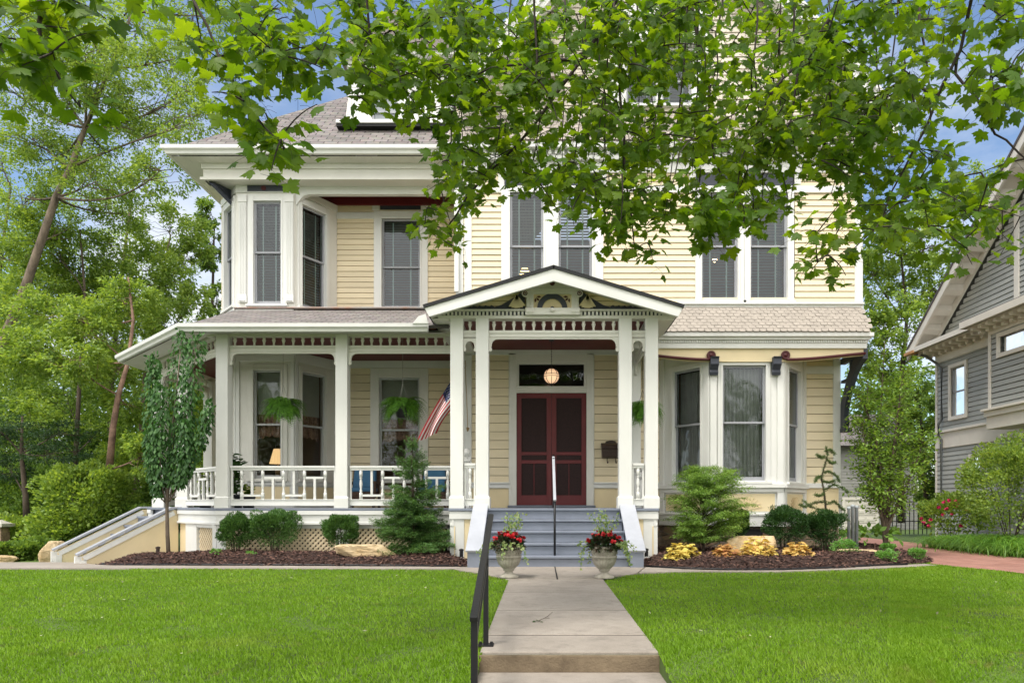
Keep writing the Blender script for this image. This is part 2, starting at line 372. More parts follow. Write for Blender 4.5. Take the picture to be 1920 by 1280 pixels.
def sheet(mb, P, top, th):
    """flat-ish slab following gz"""
    P = [(x, y, float(gz(x, y))+top) for x, y in P]; mb.prism(P, (0, 0, -th))
mb = MB()
sheet(mb, WALK[:2]+[(.80, 9.5), (1.2, 9.75), (1.35, 10.0), (1.58, 10.86), (.21, 10.86), (.206, 10.86), (-1.15, 10.86), (-1.3, 10.5), (-.8, 9.85)], .02, .2)
mb.build('walkway', PAVE, bevel=.006).__setitem__('kind', 'structure')
mb = MB(); sheet(mb, [(1.60, 10.86), (1.37, 10.0), (1.9, 10.12), (3.4, 10.13), (4.6, 10.46), (5.6, 10.85), (6.3, 11.3), (6.25, 11.6), (5.2, 11.0), (4.4, 10.62), (3.5, 10.34), (2.7, 10.33), (2.1, 10.5)], .018, .15)
mb.build('walkway', PAVE).__setitem__('kind', 'structure')
mb = MB(); sheet(mb, [(-1.17, 10.86), (-4, 11.05), (-6.7, 11.15), (-7.2, 11.6), (-8.3, 13.15), (-9.4, 14.3), (-11.5, 14.3), (-12.5, 12.6), (-11, 11.1), (-8, 10.64), (-4, 10.62), (-1.32, 10.5)], .018, .15)
mb.build('walkway', PAVE).__setitem__('kind', 'structure')
mb = MB(); ys = [9.142, 7.91, 6.66, 5.45, 4.84]
for i in range(4):
    y1, y0 = ys[i]-.014, ys[i+1]+.014
    mb.prism([(PATH_X[0], y0, gz(0, max(y0, 4.9))+.02), (PATH_X[1], y0, gz(0, max(y0, 4.9))+.02), (PATH_X[1], y1, gz(0, y1)+.02), (PATH_X[0], y1, gz(0, y1)+.02)], (0, 0, -.22))
mb.build('path', PAVE, bevel=.008).__setitem__('kind', 'structure')
mb = MB(); mb.box(.198, .214, 9.16, 10.84, -.1, .0225); mb.build('path_joint', DARK).__setitem__('kind', 'structure')
mb = MB(); mb.box(-.43, .81, 3.4, 4.85, -.5, -.168); mb.box(-.43, .81, 2.0, 3.39, -.8, -.30)
mb.build('path_step', PAVE, bevel=.012).__setitem__('kind', 'structure')
for k, yj in enumerate(ys[:4]):
    mb = MB(); zt = float(gz(0, yj))+.0165; mb.box(-.416, .796, yj-.02, yj+.02, -.2, zt); mb.build('path_joint', paint('joint_dirt', (.035, .028, .02), .95) if k == 0 else bpy.data.materials['joint_dirt']).__setitem__('kind', 'structure')
mb = MB(); mb.box(-.425, .805, 4.818, 4.836, -.17, -.052)
mb.build('path_riser', paint('stained_concrete', (.22, .17, .11), .95, .3, 4, .5, 70, c2=(.085, .062, .04)), bevel=.006).__setitem__('kind', 'structure')
for x0, x1 in ((-.60, -.421), (.801, .98)):
    yy_ = np.linspace(2.5, 4.95, 18); mb = MB()
    mb.prism([(x0, y, float(gz(0, y))-.003) for y in yy_]+[(x0, 4.95, -.9), (x0, 2.5, -.9)], (x1-x0, 0, 0)); mb.build('lawn_edge', GB).__setitem__('kind', 'structure')
# driveway
def brickm():
    m, t, b, out = mat('brick_paving'); tc = N(t, 'ShaderNodeTexCoord'); br = N(t, 'ShaderNodeTexBrick'); t.links.new(tc.outputs['Object'], br.inputs[0])
    br.inputs['Color1'].default_value = (.30, .135, .10, 1); br.inputs['Color2'].default_value = (.40, .20, .155, 1); br.inputs['Mortar'].default_value = (.16, .11, .085, 1)
    br.inputs['Scale'].default_value = 1; br.inputs['Brick Width'].default_value = .2; br.inputs['Row Height'].default_value = .1; br.inputs['Mortar Size'].default_value = .006
    n1 = N(t, 'ShaderNodeTexNoise'); n1.inputs['Scale'].default_value = 1.5; n1.inputs['Detail'].default_value = 8; t.links.new(tc.outputs['Object'], n1.inputs[0])
    mx = N(t, 'ShaderNodeMix', data_type='RGBA', blend_type='OVERLAY'); mx.inputs['Factor'].default_value = .4; t.links.new(br.outputs[0], mx.inputs['A']); t.links.new(n1.outputs['Fac'], mx.inputs['B'])
    t.links.new(mx.outputs['Result'], b.inputs['Base Color']); b.inputs['Roughness'].default_value = .9
    return m
BRK = brickm()
grid_mesh('driveway', 6.3, 10.4, 3, 31, 100, 500, BRK, .012, keep=lambda x, y: in_poly(x, y, DRIVE)).__setitem__('kind', 'structure')
# mulch beds
MUL = paint('bark_mulch', (.055, .030, .024), .95, .5, 9, 1, 40, c2=(.02, .011, .009))
def chipmat():
    m, t, b, out = mat('mulch_chips'); g = N(t, 'ShaderNodeNewGeometry'); cr = N(t, 'ShaderNodeValToRGB'); e_ = cr.color_ramp.elements
    e_[0].color = (.018, .009, .007, 1); e_[1].color = (.17, .09, .065, 1); x = cr.color_ramp.elements.new(.55); x.color = (.065, .030, .023, 1)
    t.links.new(g.outputs['Random Per Island'], cr.inputs[0]); t.links.new(cr.outputs[0], b.inputs['Base Color']); b.inputs['Roughness'].default_value = .9; return m
CHIP = chipmat()
def bedz(P):
    PA = np.array(P)
    def f(x, y):
        x = np.asarray(x, float); y = np.asarray(y, float); d = np.full(x.shape, 9.)
        for i in range(len(PA)):
            a_ = PA[i]; b_ = PA[(i+1) % len(PA)]; ab = b_-a_; t = np.clip(((x-a_[0])*ab[0]+(y-a_[1])*ab[1])/(ab@ab), 0, 1)
            d = np.minimum(d, np.hypot(x-a_[0]-t*ab[0], y-a_[1]-t*ab[1]))
        return gz(x, y)+.13*sm(0, .55, d)+.03*np.sin(x*2.1)*np.cos(y*3)*sm(.1, .6, d)+.02
    return f
for P, cnt in ((BED_L, 21000), (BED_R, 21000)):
    PA = np.array(P); f = bedz(P); x0, y0 = PA.min(0); x1, y1 = PA.max(0)
    props(grid_mesh('mulch_bed', x0, x1, y0, y1, int((x1-x0)/.07), int((y1-y0)/.07), MUL, 0, keep=lambda x, y: in_poly(x, y, P), zf=f), kind='structure')
    xx = rng.uniform(x0, x1, cnt*2); yy = rng.uniform(y0, y1, cnt*2); k = in_poly(xx, yy, P); xx, yy = xx[k], yy[k]
    n = len(xx); Pt = np.stack([xx, yy, f(xx, yy)+rng.uniform(0, .02, n)], 1); a_ = rng.uniform(0, 6.28, n)
    tip = np.stack([np.cos(a_), np.sin(a_), rng.normal(0, .3, n)], 1); nor = np.stack([rng.normal(0, .5, n), rng.normal(0, .5, n)-.3, np.ones(n)], 1)
    props(leaves('mulch', Pt, tip, nor, rng.uniform(.03, .085, n), t_diamond(.3, .05), CHIP), 'dark brown shredded bark mulch spread over the planting beds', 'mulch', kind='stuff')
BZL, BZR = bedz(BED_L), bedz(BED_R)
# bed edging
mb = MB(); mb.tube([(x, y, float(gz(x, y))+.03) for x, y in [(-1.2, 10.89), (-2.6, 10.99), (-4, 11.08), (-5.4, 11.12), (-6.7, 11.18), (-7.2, 11.63)]], .018, 6)
props(mb.build('bed_edging', IRON, smooth=True), 'black plastic edging along the mulch bed left of the steps', 'garden edging')
mb = MB(); mb.tube([(x, y, float(gz(x, y))+.03) for x, y in [(1.6, 10.84), (2.1, 10.52), (2.7, 10.35), (3.5, 10.36), (4.4, 10.64), (5.2, 11.02), (5.8, 11.27)]], .018, 6)
props(mb.build('bed_edging', IRON, smooth=True), 'black plastic edging along the mulch bed right of the steps', 'garden edging')
# grass blades
def lawn_ok(x, y):
    jt = .018*np.sin(y*23)*np.sin(y*7.1)-.004; px_pad = (x > PATH_X[0]+np.abs(jt)) & (x < PATH_X[1]+jt) & (y < 9.15)
    ok = ~px_pad & ~in_poly(x, y, BED_L) & ~in_poly(x, y, BED_R) & ~in_poly(x, y, WALK) & ~in_poly(x, y, DRIVE)
    ok &= ~((x > -12.5) & (x < -6) & (y > 10.45) & (y < 14.3) & in_poly(x, y, [(-6.7, 11.15), (-7.2, 11.6), (-8.3, 13.15), (-9.4, 14.3), (-11.5, 14.3), (-12.5, 12.6), (-11, 11.1), (-8, 10.5), (-6, 10.4)]))
    return ok
nb = 430000
yy = 3.55+(14-3.55)*rng.random(nb)**1.25; hw = .80*yy
xx = rng.uniform(-1, 1, nb)*hw*1.03-.0; xx = np.where(xx > .7*yy, xx*.7, xx)
k = lawn_ok(xx, yy) & (xx < 6.95); xx, yy = xx[k], yy[k]; n = len(xx)
pat = np.sin(xx*1.7+np.sin(yy*1.3))*np.cos(yy*1.1+xx*.4)
thin = (np.sin(xx*3.1+2*np.sin(yy*2.3))*np.sin(yy*4.3+1.7*np.sin(xx*2.9)) > .72) & (yy < 7)
hgt = (.022+.020*rng.random(n)+.003*pat)*np.where(thin, .55, 1)*(1+.12*np.clip(6-yy, 0, 3)); a_ = rng.uniform(0, 6.28, n)
Pt = np.stack([xx, yy, gz(xx, yy)-.004], 1)
tip = np.stack([np.cos(a_)*.55, np.sin(a_)*.55, np.ones(n)], 1)+rng.normal(0, .15, (n, 3)); nor = np.stack([np.sin(a_+1), -np.cos(a_+1), .2*np.ones(n)], 1)
wdt = .0035+.0011*yy/4
tV = np.array([(-.5, 0, 0), (.5, 0, 0), (0, 1, 0)])
y_ = unit(tip); x_ = unit(np.cross(y_, nor))
W = np.stack([Pt-x_*wdt[:, None], Pt+x_*wdt[:, None], Pt+y_*hgt[:, None]], 1).reshape(-1, 3)
def grassmat():
    m = leafmat('grass_blades', (.13, .25, .012), (.28, .455, .030), .38, .5, (1.4, 1.4, .6), patch=((.17, .31, .014), 1.1)); t = m.node_tree
    b = [n for n in t.nodes if n.type == 'BSDF_PRINCIPLED'][0]; src = b.inputs['Base Color'].links[0].from_socket
    tc = N(t, 'ShaderNodeTexCoord'); prev = src
    for sc_, lo, hi, col in ((3.2, .58, .68, (.10, .19, .014)), (.7, .55, .70, (.30, .40, .05)), (7.5, .63, .70, (.26, .24, .08))):
        n1 = N(t, 'ShaderNodeTexNoise'); n1.inputs['Scale'].default_value = sc_; n1.inputs['Detail'].default_value = 5; t.links.new(tc.outputs['Object'], n1.inputs[0])
        mr = N(t, 'ShaderNodeMapRange'); mr.inputs['From Min'].default_value = lo; mr.inputs['From Max'].default_value = hi; mr.inputs['To Max'].default_value = .6; t.links.new(n1.outputs['Fac'], mr.inputs['Value'])
        mx = N(t, 'ShaderNodeMix', data_type='RGBA'); t.links.new(mr.outputs[0], mx.inputs['Factor']); t.links.new(prev, mx.inputs['A']); mx.inputs['B'].default_value = c4(col); prev = mx.outputs['Result']
    t.links.new(prev, b.inputs['Base Color'])
    for n_ in t.nodes:
        if n_.type == 'MIX' and n_.blend_type == 'MULTIPLY': t.links.new(prev, n_.inputs['A'])
    return m
props(np_mesh('grass', W, np.arange(n*3).reshape(-1, 3), grassmat()), 'short mown green grass of the front lawn', 'grass', kind='stuff')
t = MB(); bz_ = float(gz(0, 6.2))+.026
t.tube([(-.02, 6.05, bz_), (.03, 6.12, bz_+.01), (.06, 6.3, bz_), (.10, 6.42, bz_+.015)], .0025, 4); t.tube([(.03, 6.12, bz_+.01), (.07, 6.10, bz_+.01)], .002, 4)
tw_ = t.build('fallen_twig', IRON if False else BARK); props(tw_, 'small fallen twig with a few leaves lying on the front path', 'twig')
n = 7; leaves('leaf', np.array([-.03, 6.03, bz_])+rng.normal(0, .02, (n, 3))*[1, 1, .2], rdir(n)*[1, 1, .2], np.array([[0, 0, 1.]])+rdir(n)*.3, np.full(n, .035), t_oval(.6), leafmat('twig_leaf', (.03, .07, .02), (.05, .1, .03)), tw_)
# few fallen leaves on the lawn
n = 110; xx = rng.uniform(-6, 6, n); yy = rng.uniform(4.3, 10.2, n); k = lawn_ok(xx, yy); xx, yy = xx[k], yy[k]; n = len(xx)
props(leaves('leaf_litter', np.stack([xx, yy, gz(xx, yy)+.045], 1), rdir(n)*[1, 1, .2], np.array([[0, 0, 1.]])+rdir(n)*.3, rng.uniform(.015, .04, n), t_oval(.7), paint('fallen_leaf', (.42, .45, .24), .8, .3, 3)), 'scattered pale fallen leaves on the front lawn', 'leaf litter', kind='stuff')

# ================================================================== THE HOUSE
H = empty('victorian_house', (0, 14, 0), 'cream yellow clapboard Victorian house with white porch and gabled entry portico', 'house')

def minus(iv, cuts):
    out = [iv]
    for c0, c1 in cuts:
        nw = []
        for a0, a1 in out:
            if c1 <= a0 or c0 >= a1: nw.append((a0, a1)); continue
            if c0 > a0: nw.append((a0, c0))
            if c1 < a1: nw.append((c1, a1))
        out = nw
    return out
CLR = random.Random(5)
def clap(mb, u0, u1, z0, z1, row, ops=(), n0=0, lim=None):
    """clapboards; lim(z)->(u0,u1) for gable shapes"""
    z = z0
    while z < z1-1e-4:
        zt = min(z+row, z1); a0, a1 = (u0, u1) if lim is None else lim((z+zt)/2)
        cuts = [(o[0], o[1]) for o in ops if o[2] < (z+zt)/2 < o[3]]
        pieces = []
        for s0, s1 in minus((a0, a1), cuts):
            p = s0+CLR.uniform(1.0, 3.6)
            while p < s1-.5: pieces.append((s0, p-.0015)); s0 = p+.0015; p += CLR.uniform(2.0, 3.8)
            pieces.append((s0, s1))
        for s0, s1 in pieces:
            # board: proud lower edge, joints
            t = 0.019
            gp = {.135: .018, .179: .010, .176: .010}.get(row, .008)
            mb.add([(s0, n0+t, z), (s1, n0+t, z), (s1, n0+.003, zt-gp), (s0, n0+.003, zt-gp), (s0, n0-.04, z), (s1, n0-.04, z), (s1, n0-.04, zt-gp), (s0, n0-.04, zt-gp)], [(0, 1, 2, 3), (4, 5, 1, 0), (3, 2, 6, 7), (4, 5, 6, 7)])
        z = zt

def window(fr, u0, u1, z0, z1, zm, cas=.12, head=None, fill='blind', parent=H, sashm=None, glass=None, sillz=True, casm=WHITE, label=None, recess=.05):
    """u0..u1,z0..z1: sash outer. casing as the part; sash, pane and blind as sub-parts"""
    mb = MB(); mb.frame(*fr); head = head or cas
    sw = .0
    mb.box(u0-cas, u0, -.02, .035, z0-.02, z1+head); mb.box(u1, u1+cas, -.02, .035, z0-.02, z1+head)
    mb.box(u0+.001, u1-.001, -.02, .034, z1, z1+head)
    mb.box(u0-.035, u0+.001, .034, .05, z0, z1+.035); mb.box(u1-.001, u1+.035, .034, .05, z0, z1+.035); mb.box(u0, u1, .033, .05, z1+.001, z1+.034)
    if sillz: mb.box(u0-cas-.02, u1+cas+.02, -.02, .09, z0-.065, z0-.021)
    # reveals
    mb.box(u0-.02, u0-.0, -.15, -.021, z0, z1); mb.box(u1, u1+.02, -.15, -.021, z0, z1); mb.box(u0, u1, -.15, -.021, z1, z1+.02); mb.box(u0, u1, -.15, -.002, z0-.02, z0)
    wnd = mb.build('window', casm, parent, bevel=.004)
    if label: wnd['label'] = label
    s = .045; d = recess
    mb = MB(); mb.frame(*fr)
    for (a, b, za, zb, n) in ((u0, u1, zm-.02, z1, -d+.03), (u0, u1, z0, zm+.02, -d)):
        n1 = n; n0 = n-.028
        mb.box(a, a+s, n0, n1, za, zb); mb.box(b-s, b, n0, n1, za, zb); mb.box(a+s, b-s, n0+.001, n1-.001, za, za+(.04 if za > z0 else .07)); mb.box(a+s, b-s, n0+.001, n1-.001, zb-.04, zb)
    mb.build('sash', sashm or SASH, wnd, bevel=.003)
    mb = MB(); mb.frame(*fr)
    mb.poly([(u0+s, -d+.016, zm), (u1-s, -d+.016, zm), (u1-s, -d+.016, z1-.04), (u0+s, -d+.016, z1-.04)])
    mb.poly([(u0+s, -d-.014, z0+.06), (u1-s, -d-.014, z0+.06), (u1-s, -d-.014, zm), (u0+s, -d-.014, zm)])
    mb.build('pane', glass or GLASS, wnd)
    if fill == 'blind':
        mb = MB(); mb.frame(*fr); z = z0+.05; jit = random.Random(int(u0*1000+z0*77))
        while z < z1-.05:
            tl = jit.uniform(-.004, .004)
            mb.poly([(u0+.05, -d-.10, z+.0+tl), (u1-.05, -d-.10, z+tl*.5), (u1-.05, -d-.062, z+.024), (u0+.05, -d-.062, z+.024)]); z += .056
        mb.build('blind', BLIND, wnd)
        mb = MB(); mb.frame(*fr); wd = u1-u0
        for q in (.27, .73): mb.box(u0+wd*q-.014, u0+wd*q+.014, -d-.058, -d-.056, z0+.05, z1-.05)
        mb.build('blind_tape', TAPE, wnd)
    elif fill == 'curtain':
        nn = 60; V = []; Fc = []
        for i in range(nn+1):
            u = u0+.03+(u1-u0-.06)*i/nn; nf = -d-.12+.022*math.sin(i*1.15)+.01*math.sin(i*.37)
            V += [(u, nf, z0+.03), (u, nf*1.03, z1-.03)]
        Fc = [(2*i, 2*i+2, 2*i+3, 2*i+1) for i in range(nn)]
        mb = MB(); mb.frame(*fr); mb.add(V, Fc); mb.build('curtain', CURT, wnd)
    elif fill == 'shade':
        mb = MB(); mb.frame(*fr); zz = z1-(z1-z0)*.40
        mb.poly([(u0+.03, -d-.1, zz), (u1-.03, -d-.1, zz), (u1-.03, -d-.1, z1-.02), (u0+.03, -d-.1, z1-.02)]); mb.build('roller_shade', SHADE, wnd)
        nn = 24; V = []
        mb = MB(); mb.frame(*fr)
        for i in range(nn+1):
            q = i/nn; u = u0+.03+(u1-u0-.06)*q; sw_ = .07*math.sin(q*math.pi)+.02*math.sin(q*25)
            V += [(u, -d-.12+.02*math.sin(i*1.3), zz-.42-sw_*-1*0-.10+sw_), (u, -d-.12+.02*math.sin(i*1.3), zz+.02)]
        mb.add(V, [(2*i, 2*i+2, 2*i+3, 2*i+1) for i in range(nn)]); mb.build('valance', VAL, wnd)
    return wnd
SHADE = paint('roller_shade_cloth', (.44, .43, .37), .9, .05)
VAL = paint('patterned_valance', (.42, .25, .17), .9, .6, 14, c2=(.13, .05, .035))

YL, YD, YB, YF, YU = 15.6, 14.5, 14.6, 13.5, 13.5    # left wall, door wall, left bay front, right bay front, upper storey front
CEIL = 4.11
# ---- clapboard walls
mb = MB()
frL = ((-4.48, YL), (-1.58, YL))                       # left recessed wall
def Lx(px): return X(px, YL)+4.48
clap(mb.frame(*frL), 0, 2.90, 1.35, CEIL, .176, [(Lx(700), Lx(797), 1.2, 3.9)])
clap(mb, 0, 3.0, 4.9, 7.75, .1175, [(Lx(702), Lx(799), 5.0, 7.35)])
frD = ((-1.58, YD), (6.07, YD))
def Dx(px): return X(px, YD)+1.58
clap(mb.frame(*frD), 0, 7.65, 1.38, CEIL, .179, [(Dx(956), Dx(1111), 0, 4.0), (2.43+1.6, 5.37+1.56, 0, 9)])
frU = ((-1.62, YU), (6.08, YU))
def Ux(px): return X(px, YU)+1.62
clap(mb.frame(*frU), 0, 7.7, 4.78, 7.42, .1155, [(Ux(945), Ux(1122), 4, 7.1), (Ux(1303), Ux(1490), 4.9, 7.1)])
mb.frame()
# blind side and back walls
mb.M = None
mb.box(-6.9, -6.86, 15.34, 24, -.4, 7.8); mb.box(6.03, 6.07, 14.52, 24, -.2, 4.3); mb.box(6.04, 6.08, 13.56, 24, 4.3, 8.6); mb.box(-6.86, 6.03, 23.96, 24, -.4, 8)
mb.box(-1.60, -1.56, 14.53, 15.62, .9, 4.2); mb.box(-1.62, -1.58, 13.52, 17.6, 4.1, 8.6)
mb.build('clapboard_wall', YEL, H)
# frieze, lower wall panel under the ledge
mb = MB()
mb.frame(*frL); mb.box(0, 2.88, -.03, .004, .9, 1.34); mb.frame(*frD); mb.box(0, Dx(956), -.03, .004, .9, 1.37); mb.box(Dx(1111), 4.0, -.03, .004, .9, 1.37); mb.box(5.37+1.58, 7.64, -.03, .004, .55, 1.37)
build_each(mb, 'lower_wall_panel', YELP, H)
mb = MB()
mb.frame(*frL); mb.box(0, 2.9, 0, .05, CEIL-.16, CEIL-.002); mb.box(0, 2.9, .001, .045, 1.30, 1.38); mb.box(0, .1, 0, .03, 1.4, 3.95)
mb.frame(*frD); mb.box(0, 4.0, 0, .04, CEIL-.10, CEIL-.002); mb.box(0.001, Dx(956)-.001, .001, .05, 1.30, 1.42); mb.box(0.001, Dx(956)-.001, .051, .08, 1.385, 1.42); mb.box(Dx(1113), 3.98, .001, .05, 1.30, 1.42); mb.box(Dx(1113), 3.98, .051, .08, 1.385, 1.42)
mb.box(-.02, .16, .001, .05, .9, CEIL-.11)
mb.box(6.95, 7.66, .001, .06, 1.30, 1.40); mb.box(7.52, 7.67, .002, .035, 1.41, 4.0); mb.box(6.95, 7.66, .001, .04, .55, .76)
mb.box(6.95, 7.52, .001, .04, 3.62, 3.78)
mb.frame(*frU)
mb.box(-.0, .14, .0, .035, 4.75, 7.3); mb.box(.16, .30, .0, .03, 4.75, 7.3); mb.box(7.56, 7.71, 0, .035, 4.75, 7.4)
mb.box(-.0, 7.71, .0, .06, 4.66, 4.775); mb.box(0, 7.71, .06, .1, 4.74, 4.775)
mb.box(0, 7.71, 0.0, .033, 6.87, 7.0); mb.box(0, 7.71, 0.0, .05, 7.24, 7.45)
for px in (940, 1032, 1131, 1298, 1395, 1495, 1605): mb.box(Ux(px)-.06, Ux(px)+.06, .001, .030, 7.0, 7.24)
# upper cornice
mb.box(-.1, 7.9, .05, .14, 7.45, 7.53); mb.box(-.15, 7.95, .05, .26, 7.62, 7.72)
for i in range(66): mb.box(-.08+i*.122, -.02+i*.122, .05, .17, 7.535, 7.615)
mb.box(-.1, 7.9, .02, .09, 7.53, 7.62)
mb.build('wall_trim', WHITE, H, bevel=.004)
mb = MB(); mb.frame(*frU)
for a_, b_ in ((940, 1032), (1032, 1131), (1298, 1395), (1395, 1495)): mb.box(Ux(a_)+.065, Ux(b_)-.065, .004, .02, 7.005, 7.235)
build_each(mb, 'header_panel', SLATE, H)
# ---- interior
mb = MB(); mb.box(-6.8, 6.0, 18.2, 18.25, .9, 7.7); mb.build('interior_wall', ROOM, H)
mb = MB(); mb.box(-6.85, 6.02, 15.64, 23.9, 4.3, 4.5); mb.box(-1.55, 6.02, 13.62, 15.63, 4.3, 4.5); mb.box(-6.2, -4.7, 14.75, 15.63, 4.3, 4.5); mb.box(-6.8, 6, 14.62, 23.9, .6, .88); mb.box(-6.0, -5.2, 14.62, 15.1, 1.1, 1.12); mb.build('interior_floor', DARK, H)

# ---- bays
def bay_face(p0, p1, segs, wallm=WHITE): pass
A, B, C_, D_ = (-6.89, 15.34), (-6.26, YB), (-5.07, YB), (-4.48, YL-.02)
shell = MB()
def face_shell(mb, fr, L, z0, z1, op):
    """plain wall with an opening op=(u0,u1,z0,z1) list"""
    mb.frame(*fr)
    zs = sorted(set([z0, z1]+[z for o in op for z in (o[2], o[3])]))
    for i in range(len(zs)-1):
        zc = (zs[i]+zs[i+1])/2; cuts = [(o[0], o[1]) for o in op if o[2] < zc < o[3]]
        for a, b in minus((0, L), cuts): mb.add([(a, 0, zs[i]), (b, 0, zs[i]), (b, 0, zs[i+1]), (a, 0, zs[i+1])], [(0, 1, 2, 3)])
def ln(p, q): return math.hypot(p[0]-q[0], p[1]-q[1])
bays = []
LB = [((A, B), .30*ln(A, B), .84*ln(A, B)), ((B, C_), X(476, YB)+6.26, X(528, YB)+6.26), ((C_, D_), .15*ln(C_, D_), .71*ln(C_, D_))]
for fr, u0, u1 in LB:
    L = ln(*fr)
    face_shell(shell, fr, L, .9, 4.11, [(u0, u1, 1.5, 3.72)])
    face_shell(shell, fr, L, 4.11, 7.5, [(u0, u1, 5.08, 7.18)])
shell.build('bay_wall', CREAMW, H)
for i, (fr, u0, u1) in enumerate(LB):
    cas = .09 if i != 1 else .12
    window(fr, u0, u1, 1.5, 3.72, 2.61, cas, .12, 'shade', casm=CREAMW, glass=GLASSD, sashm=paint('pale_sash_paint', (.45, .46, .46)) if i == 0 else bpy.data.materials['pale_sash_paint'])
    window(fr, u0, u1, 5.08, 7.18, 6.14, cas, .14, 'blind')
mb = MB()
for (p, q) in ((A, B), (B, C_), (C_, D_)):
    L = ln(p, q); mb.frame(p, q)
    mb.box(0, L, 0, .03, 7.36, 7.5); mb.box(.0, L, .0, .05, 4.93, 5.0)
    mb.box(0, L, 0, .04, 1.36, 1.43); mb.box(0, L, 0, .03, .9, 1.02); mb.box(.0, L, .0, .03, 3.90, 4.10)
    mb.box(0, .07, .001, .028, 1.03, 3.9); mb.box(L-.07, L, .001, .028, 1.03, 3.9)
# fluted pilasters upper bay front corners
mb.frame(B, C_)
for u in (.06, 1.02):
    mb.box(u-.0, u+.16, .005, .04, 5.1, 7.30)
    for k in range(4): mb.box(u+.022+k*.035, u+.036+k*.035, .04, .052, 5.28, 7.12)
    mb.box(u-.012, u+.172, .04, .06, 5.1, 5.24); mb.box(u-.012, u+.172, .04, .06, 7.15, 7.3); mb.box(u+.02, u+.14, .06, .08, 5.12, 5.15)
mb.build('bay_trim', WHITE, H, bevel=.004)
mb = MB(); mb.frame(B, C_); mb.box(.24, 1.0, .031, .045, 7.375, 7.49); build_each(mb, 'header_panel', SLATE, H)
def rosette(c, r, nrm, par, m=MAR, name='rosette'):
    """turned disc facing along -Y (towards the street)"""
    mb = MB(); n = 18; V = []; prof = [(1, 0), (1, .25), (.8, .38), (.6, .2), (.45, .2), (.35, .45), (0.01, .5)]
    for rr, h in prof:
        for k in range(n):
            t = 2*math.pi*k/n; V.append((c[0]+r*rr*math.cos(t), c[1]-h*r, c[2]+r*rr*math.sin(t)))
    mb.add(V, [(i*n+k, i*n+(k+1) % n, (i+1)*n+(k+1) % n, (i+1)*n+k) for i in range(len(prof)-1) for k in range(n)])
    return mb.build(name, m, par, smooth=True)
rosette((X(496, YB), YB-.045, 7.435), .05, None, H)
mb = MB()
for (p, q) in ((A, B), (B, C_), (C_, D_)):
    L = ln(p, q); mb.frame(p, q); mb.box(.1, L-.1, 0.0, .008, 1.06, 1.33)
build_each(mb, 'lower_wall_panel', YELP, H)
# left wall windows
window(frL, Lx(711), Lx(787), 1.5, 3.74, 2.60, .19, .20, 'shade', casm=CREAMW, glass=GLASSD, sashm=bpy.data.materials['pale_sash_paint'])
window(frL, Lx(716), Lx(788), 5.27, 7.22, 6.17, .17, .17, 'blind')
mb = MB(); mb.frame(*frL); mb.box(0, 2.9, .001, .03, 7.22, 7.36); mb.box(Lx(698), Lx(712), .001, .034, 7.4, 7.75); mb.box(Lx(790), Lx(803), .001, .034, 7.4, 7.75); mb.box(2.62, 2.9, .0, .03, 4.9, 7.2)
mb.build('wall_trim', WHITE, H, bevel=.004)
mb = MB(); mb.frame(*frL); mb.box(Lx(713), Lx(789), .005, .02, 7.42, 7.75); build_each(mb, 'header_panel', SLATE, H)
rosette((X(750, YL), YL-.02, 7.56), .05, None, H)
# upper right windows
for a_, b_, lit in ((956, 1019, 1), (1047, 1110, 0), (1315, 1383, 0), (1406, 1476, 0)):
    window(frU, Ux(a_), Ux(b_), 4.84, 6.87, 5.87, .10 if a_ < 1200 else .12, .001+.0, 'blind', sillz=True)
mb = MB(); mb.frame(*frU)
mb.box(Ux(1019)+.1, Ux(1047)-.1, .001, .034, 4.8, 6.87); mb.box(Ux(940), Ux(956)-.1, .001, .034, 4.8, 6.87); mb.box(Ux(1110)+.1, Ux(1131), .001, .034, 4.8, 6.87)
mb.build('wall_trim', WHITE, H)
# ---- right bay
A2, B2, C2, D2 = (2.43, YD), (3.20, YF), (4.59, YF), (5.37, YD)
RB = [((A2, B2), .29*ln(A2, B2), .84*ln(A2, B2)), ((B2, C2), X(1354, YF)-3.2, X(1435, YF)-3.2), ((C2, D2), .16*ln(C2, D2), .71*ln(C2, D2))]
shell = MB()
for fr, u0, u1 in RB: face_shell(shell, fr, ln(*fr), .55, 4.2, [(u0, u1, 1.42, 3.60)])
shell.build('bay_wall', WHITE, H)
for fr, u0, u1 in RB: window(fr, u0, u1, 1.42, 3.60, 2.52, .085, .11, 'curtain')
mb = MB()
for i, (p, q) in enumerate(((A2, B2), (B2, C2), (C2, D2))):
    L = ln(p, q); mb.frame(p, q)
    mb.box(-.02, L+.02, .0, .085, 1.28, 1.36); mb.box(0, L, 0, .045, 1.2, 1.28)
    mb.box(-.01, L+.01, 0, .05, .55, .78); mb.box(0, L, 0, .07, .76, .80)
    mb.box(0, .12, .001, .04, .78, 3.9); mb.box(L-.12, L, .001, .04, .78, 3.9)
mb.build('bay_trim', WHITE, H, bevel=.005)
mb = MB()
for i, (p, q) in enumerate(((A2, B2), (B2, C2), (C2, D2))):
    L = ln(p, q); mb.frame(p, q); mb.box(.16, L-.16, .0, .012, .84, 1.17)
build_each(mb, 'carved_panel', YELP, H)
FANM = paint('carved_fan_paint', (.74, .60, .36))
mb = MB()                                           # carved fans on the panels
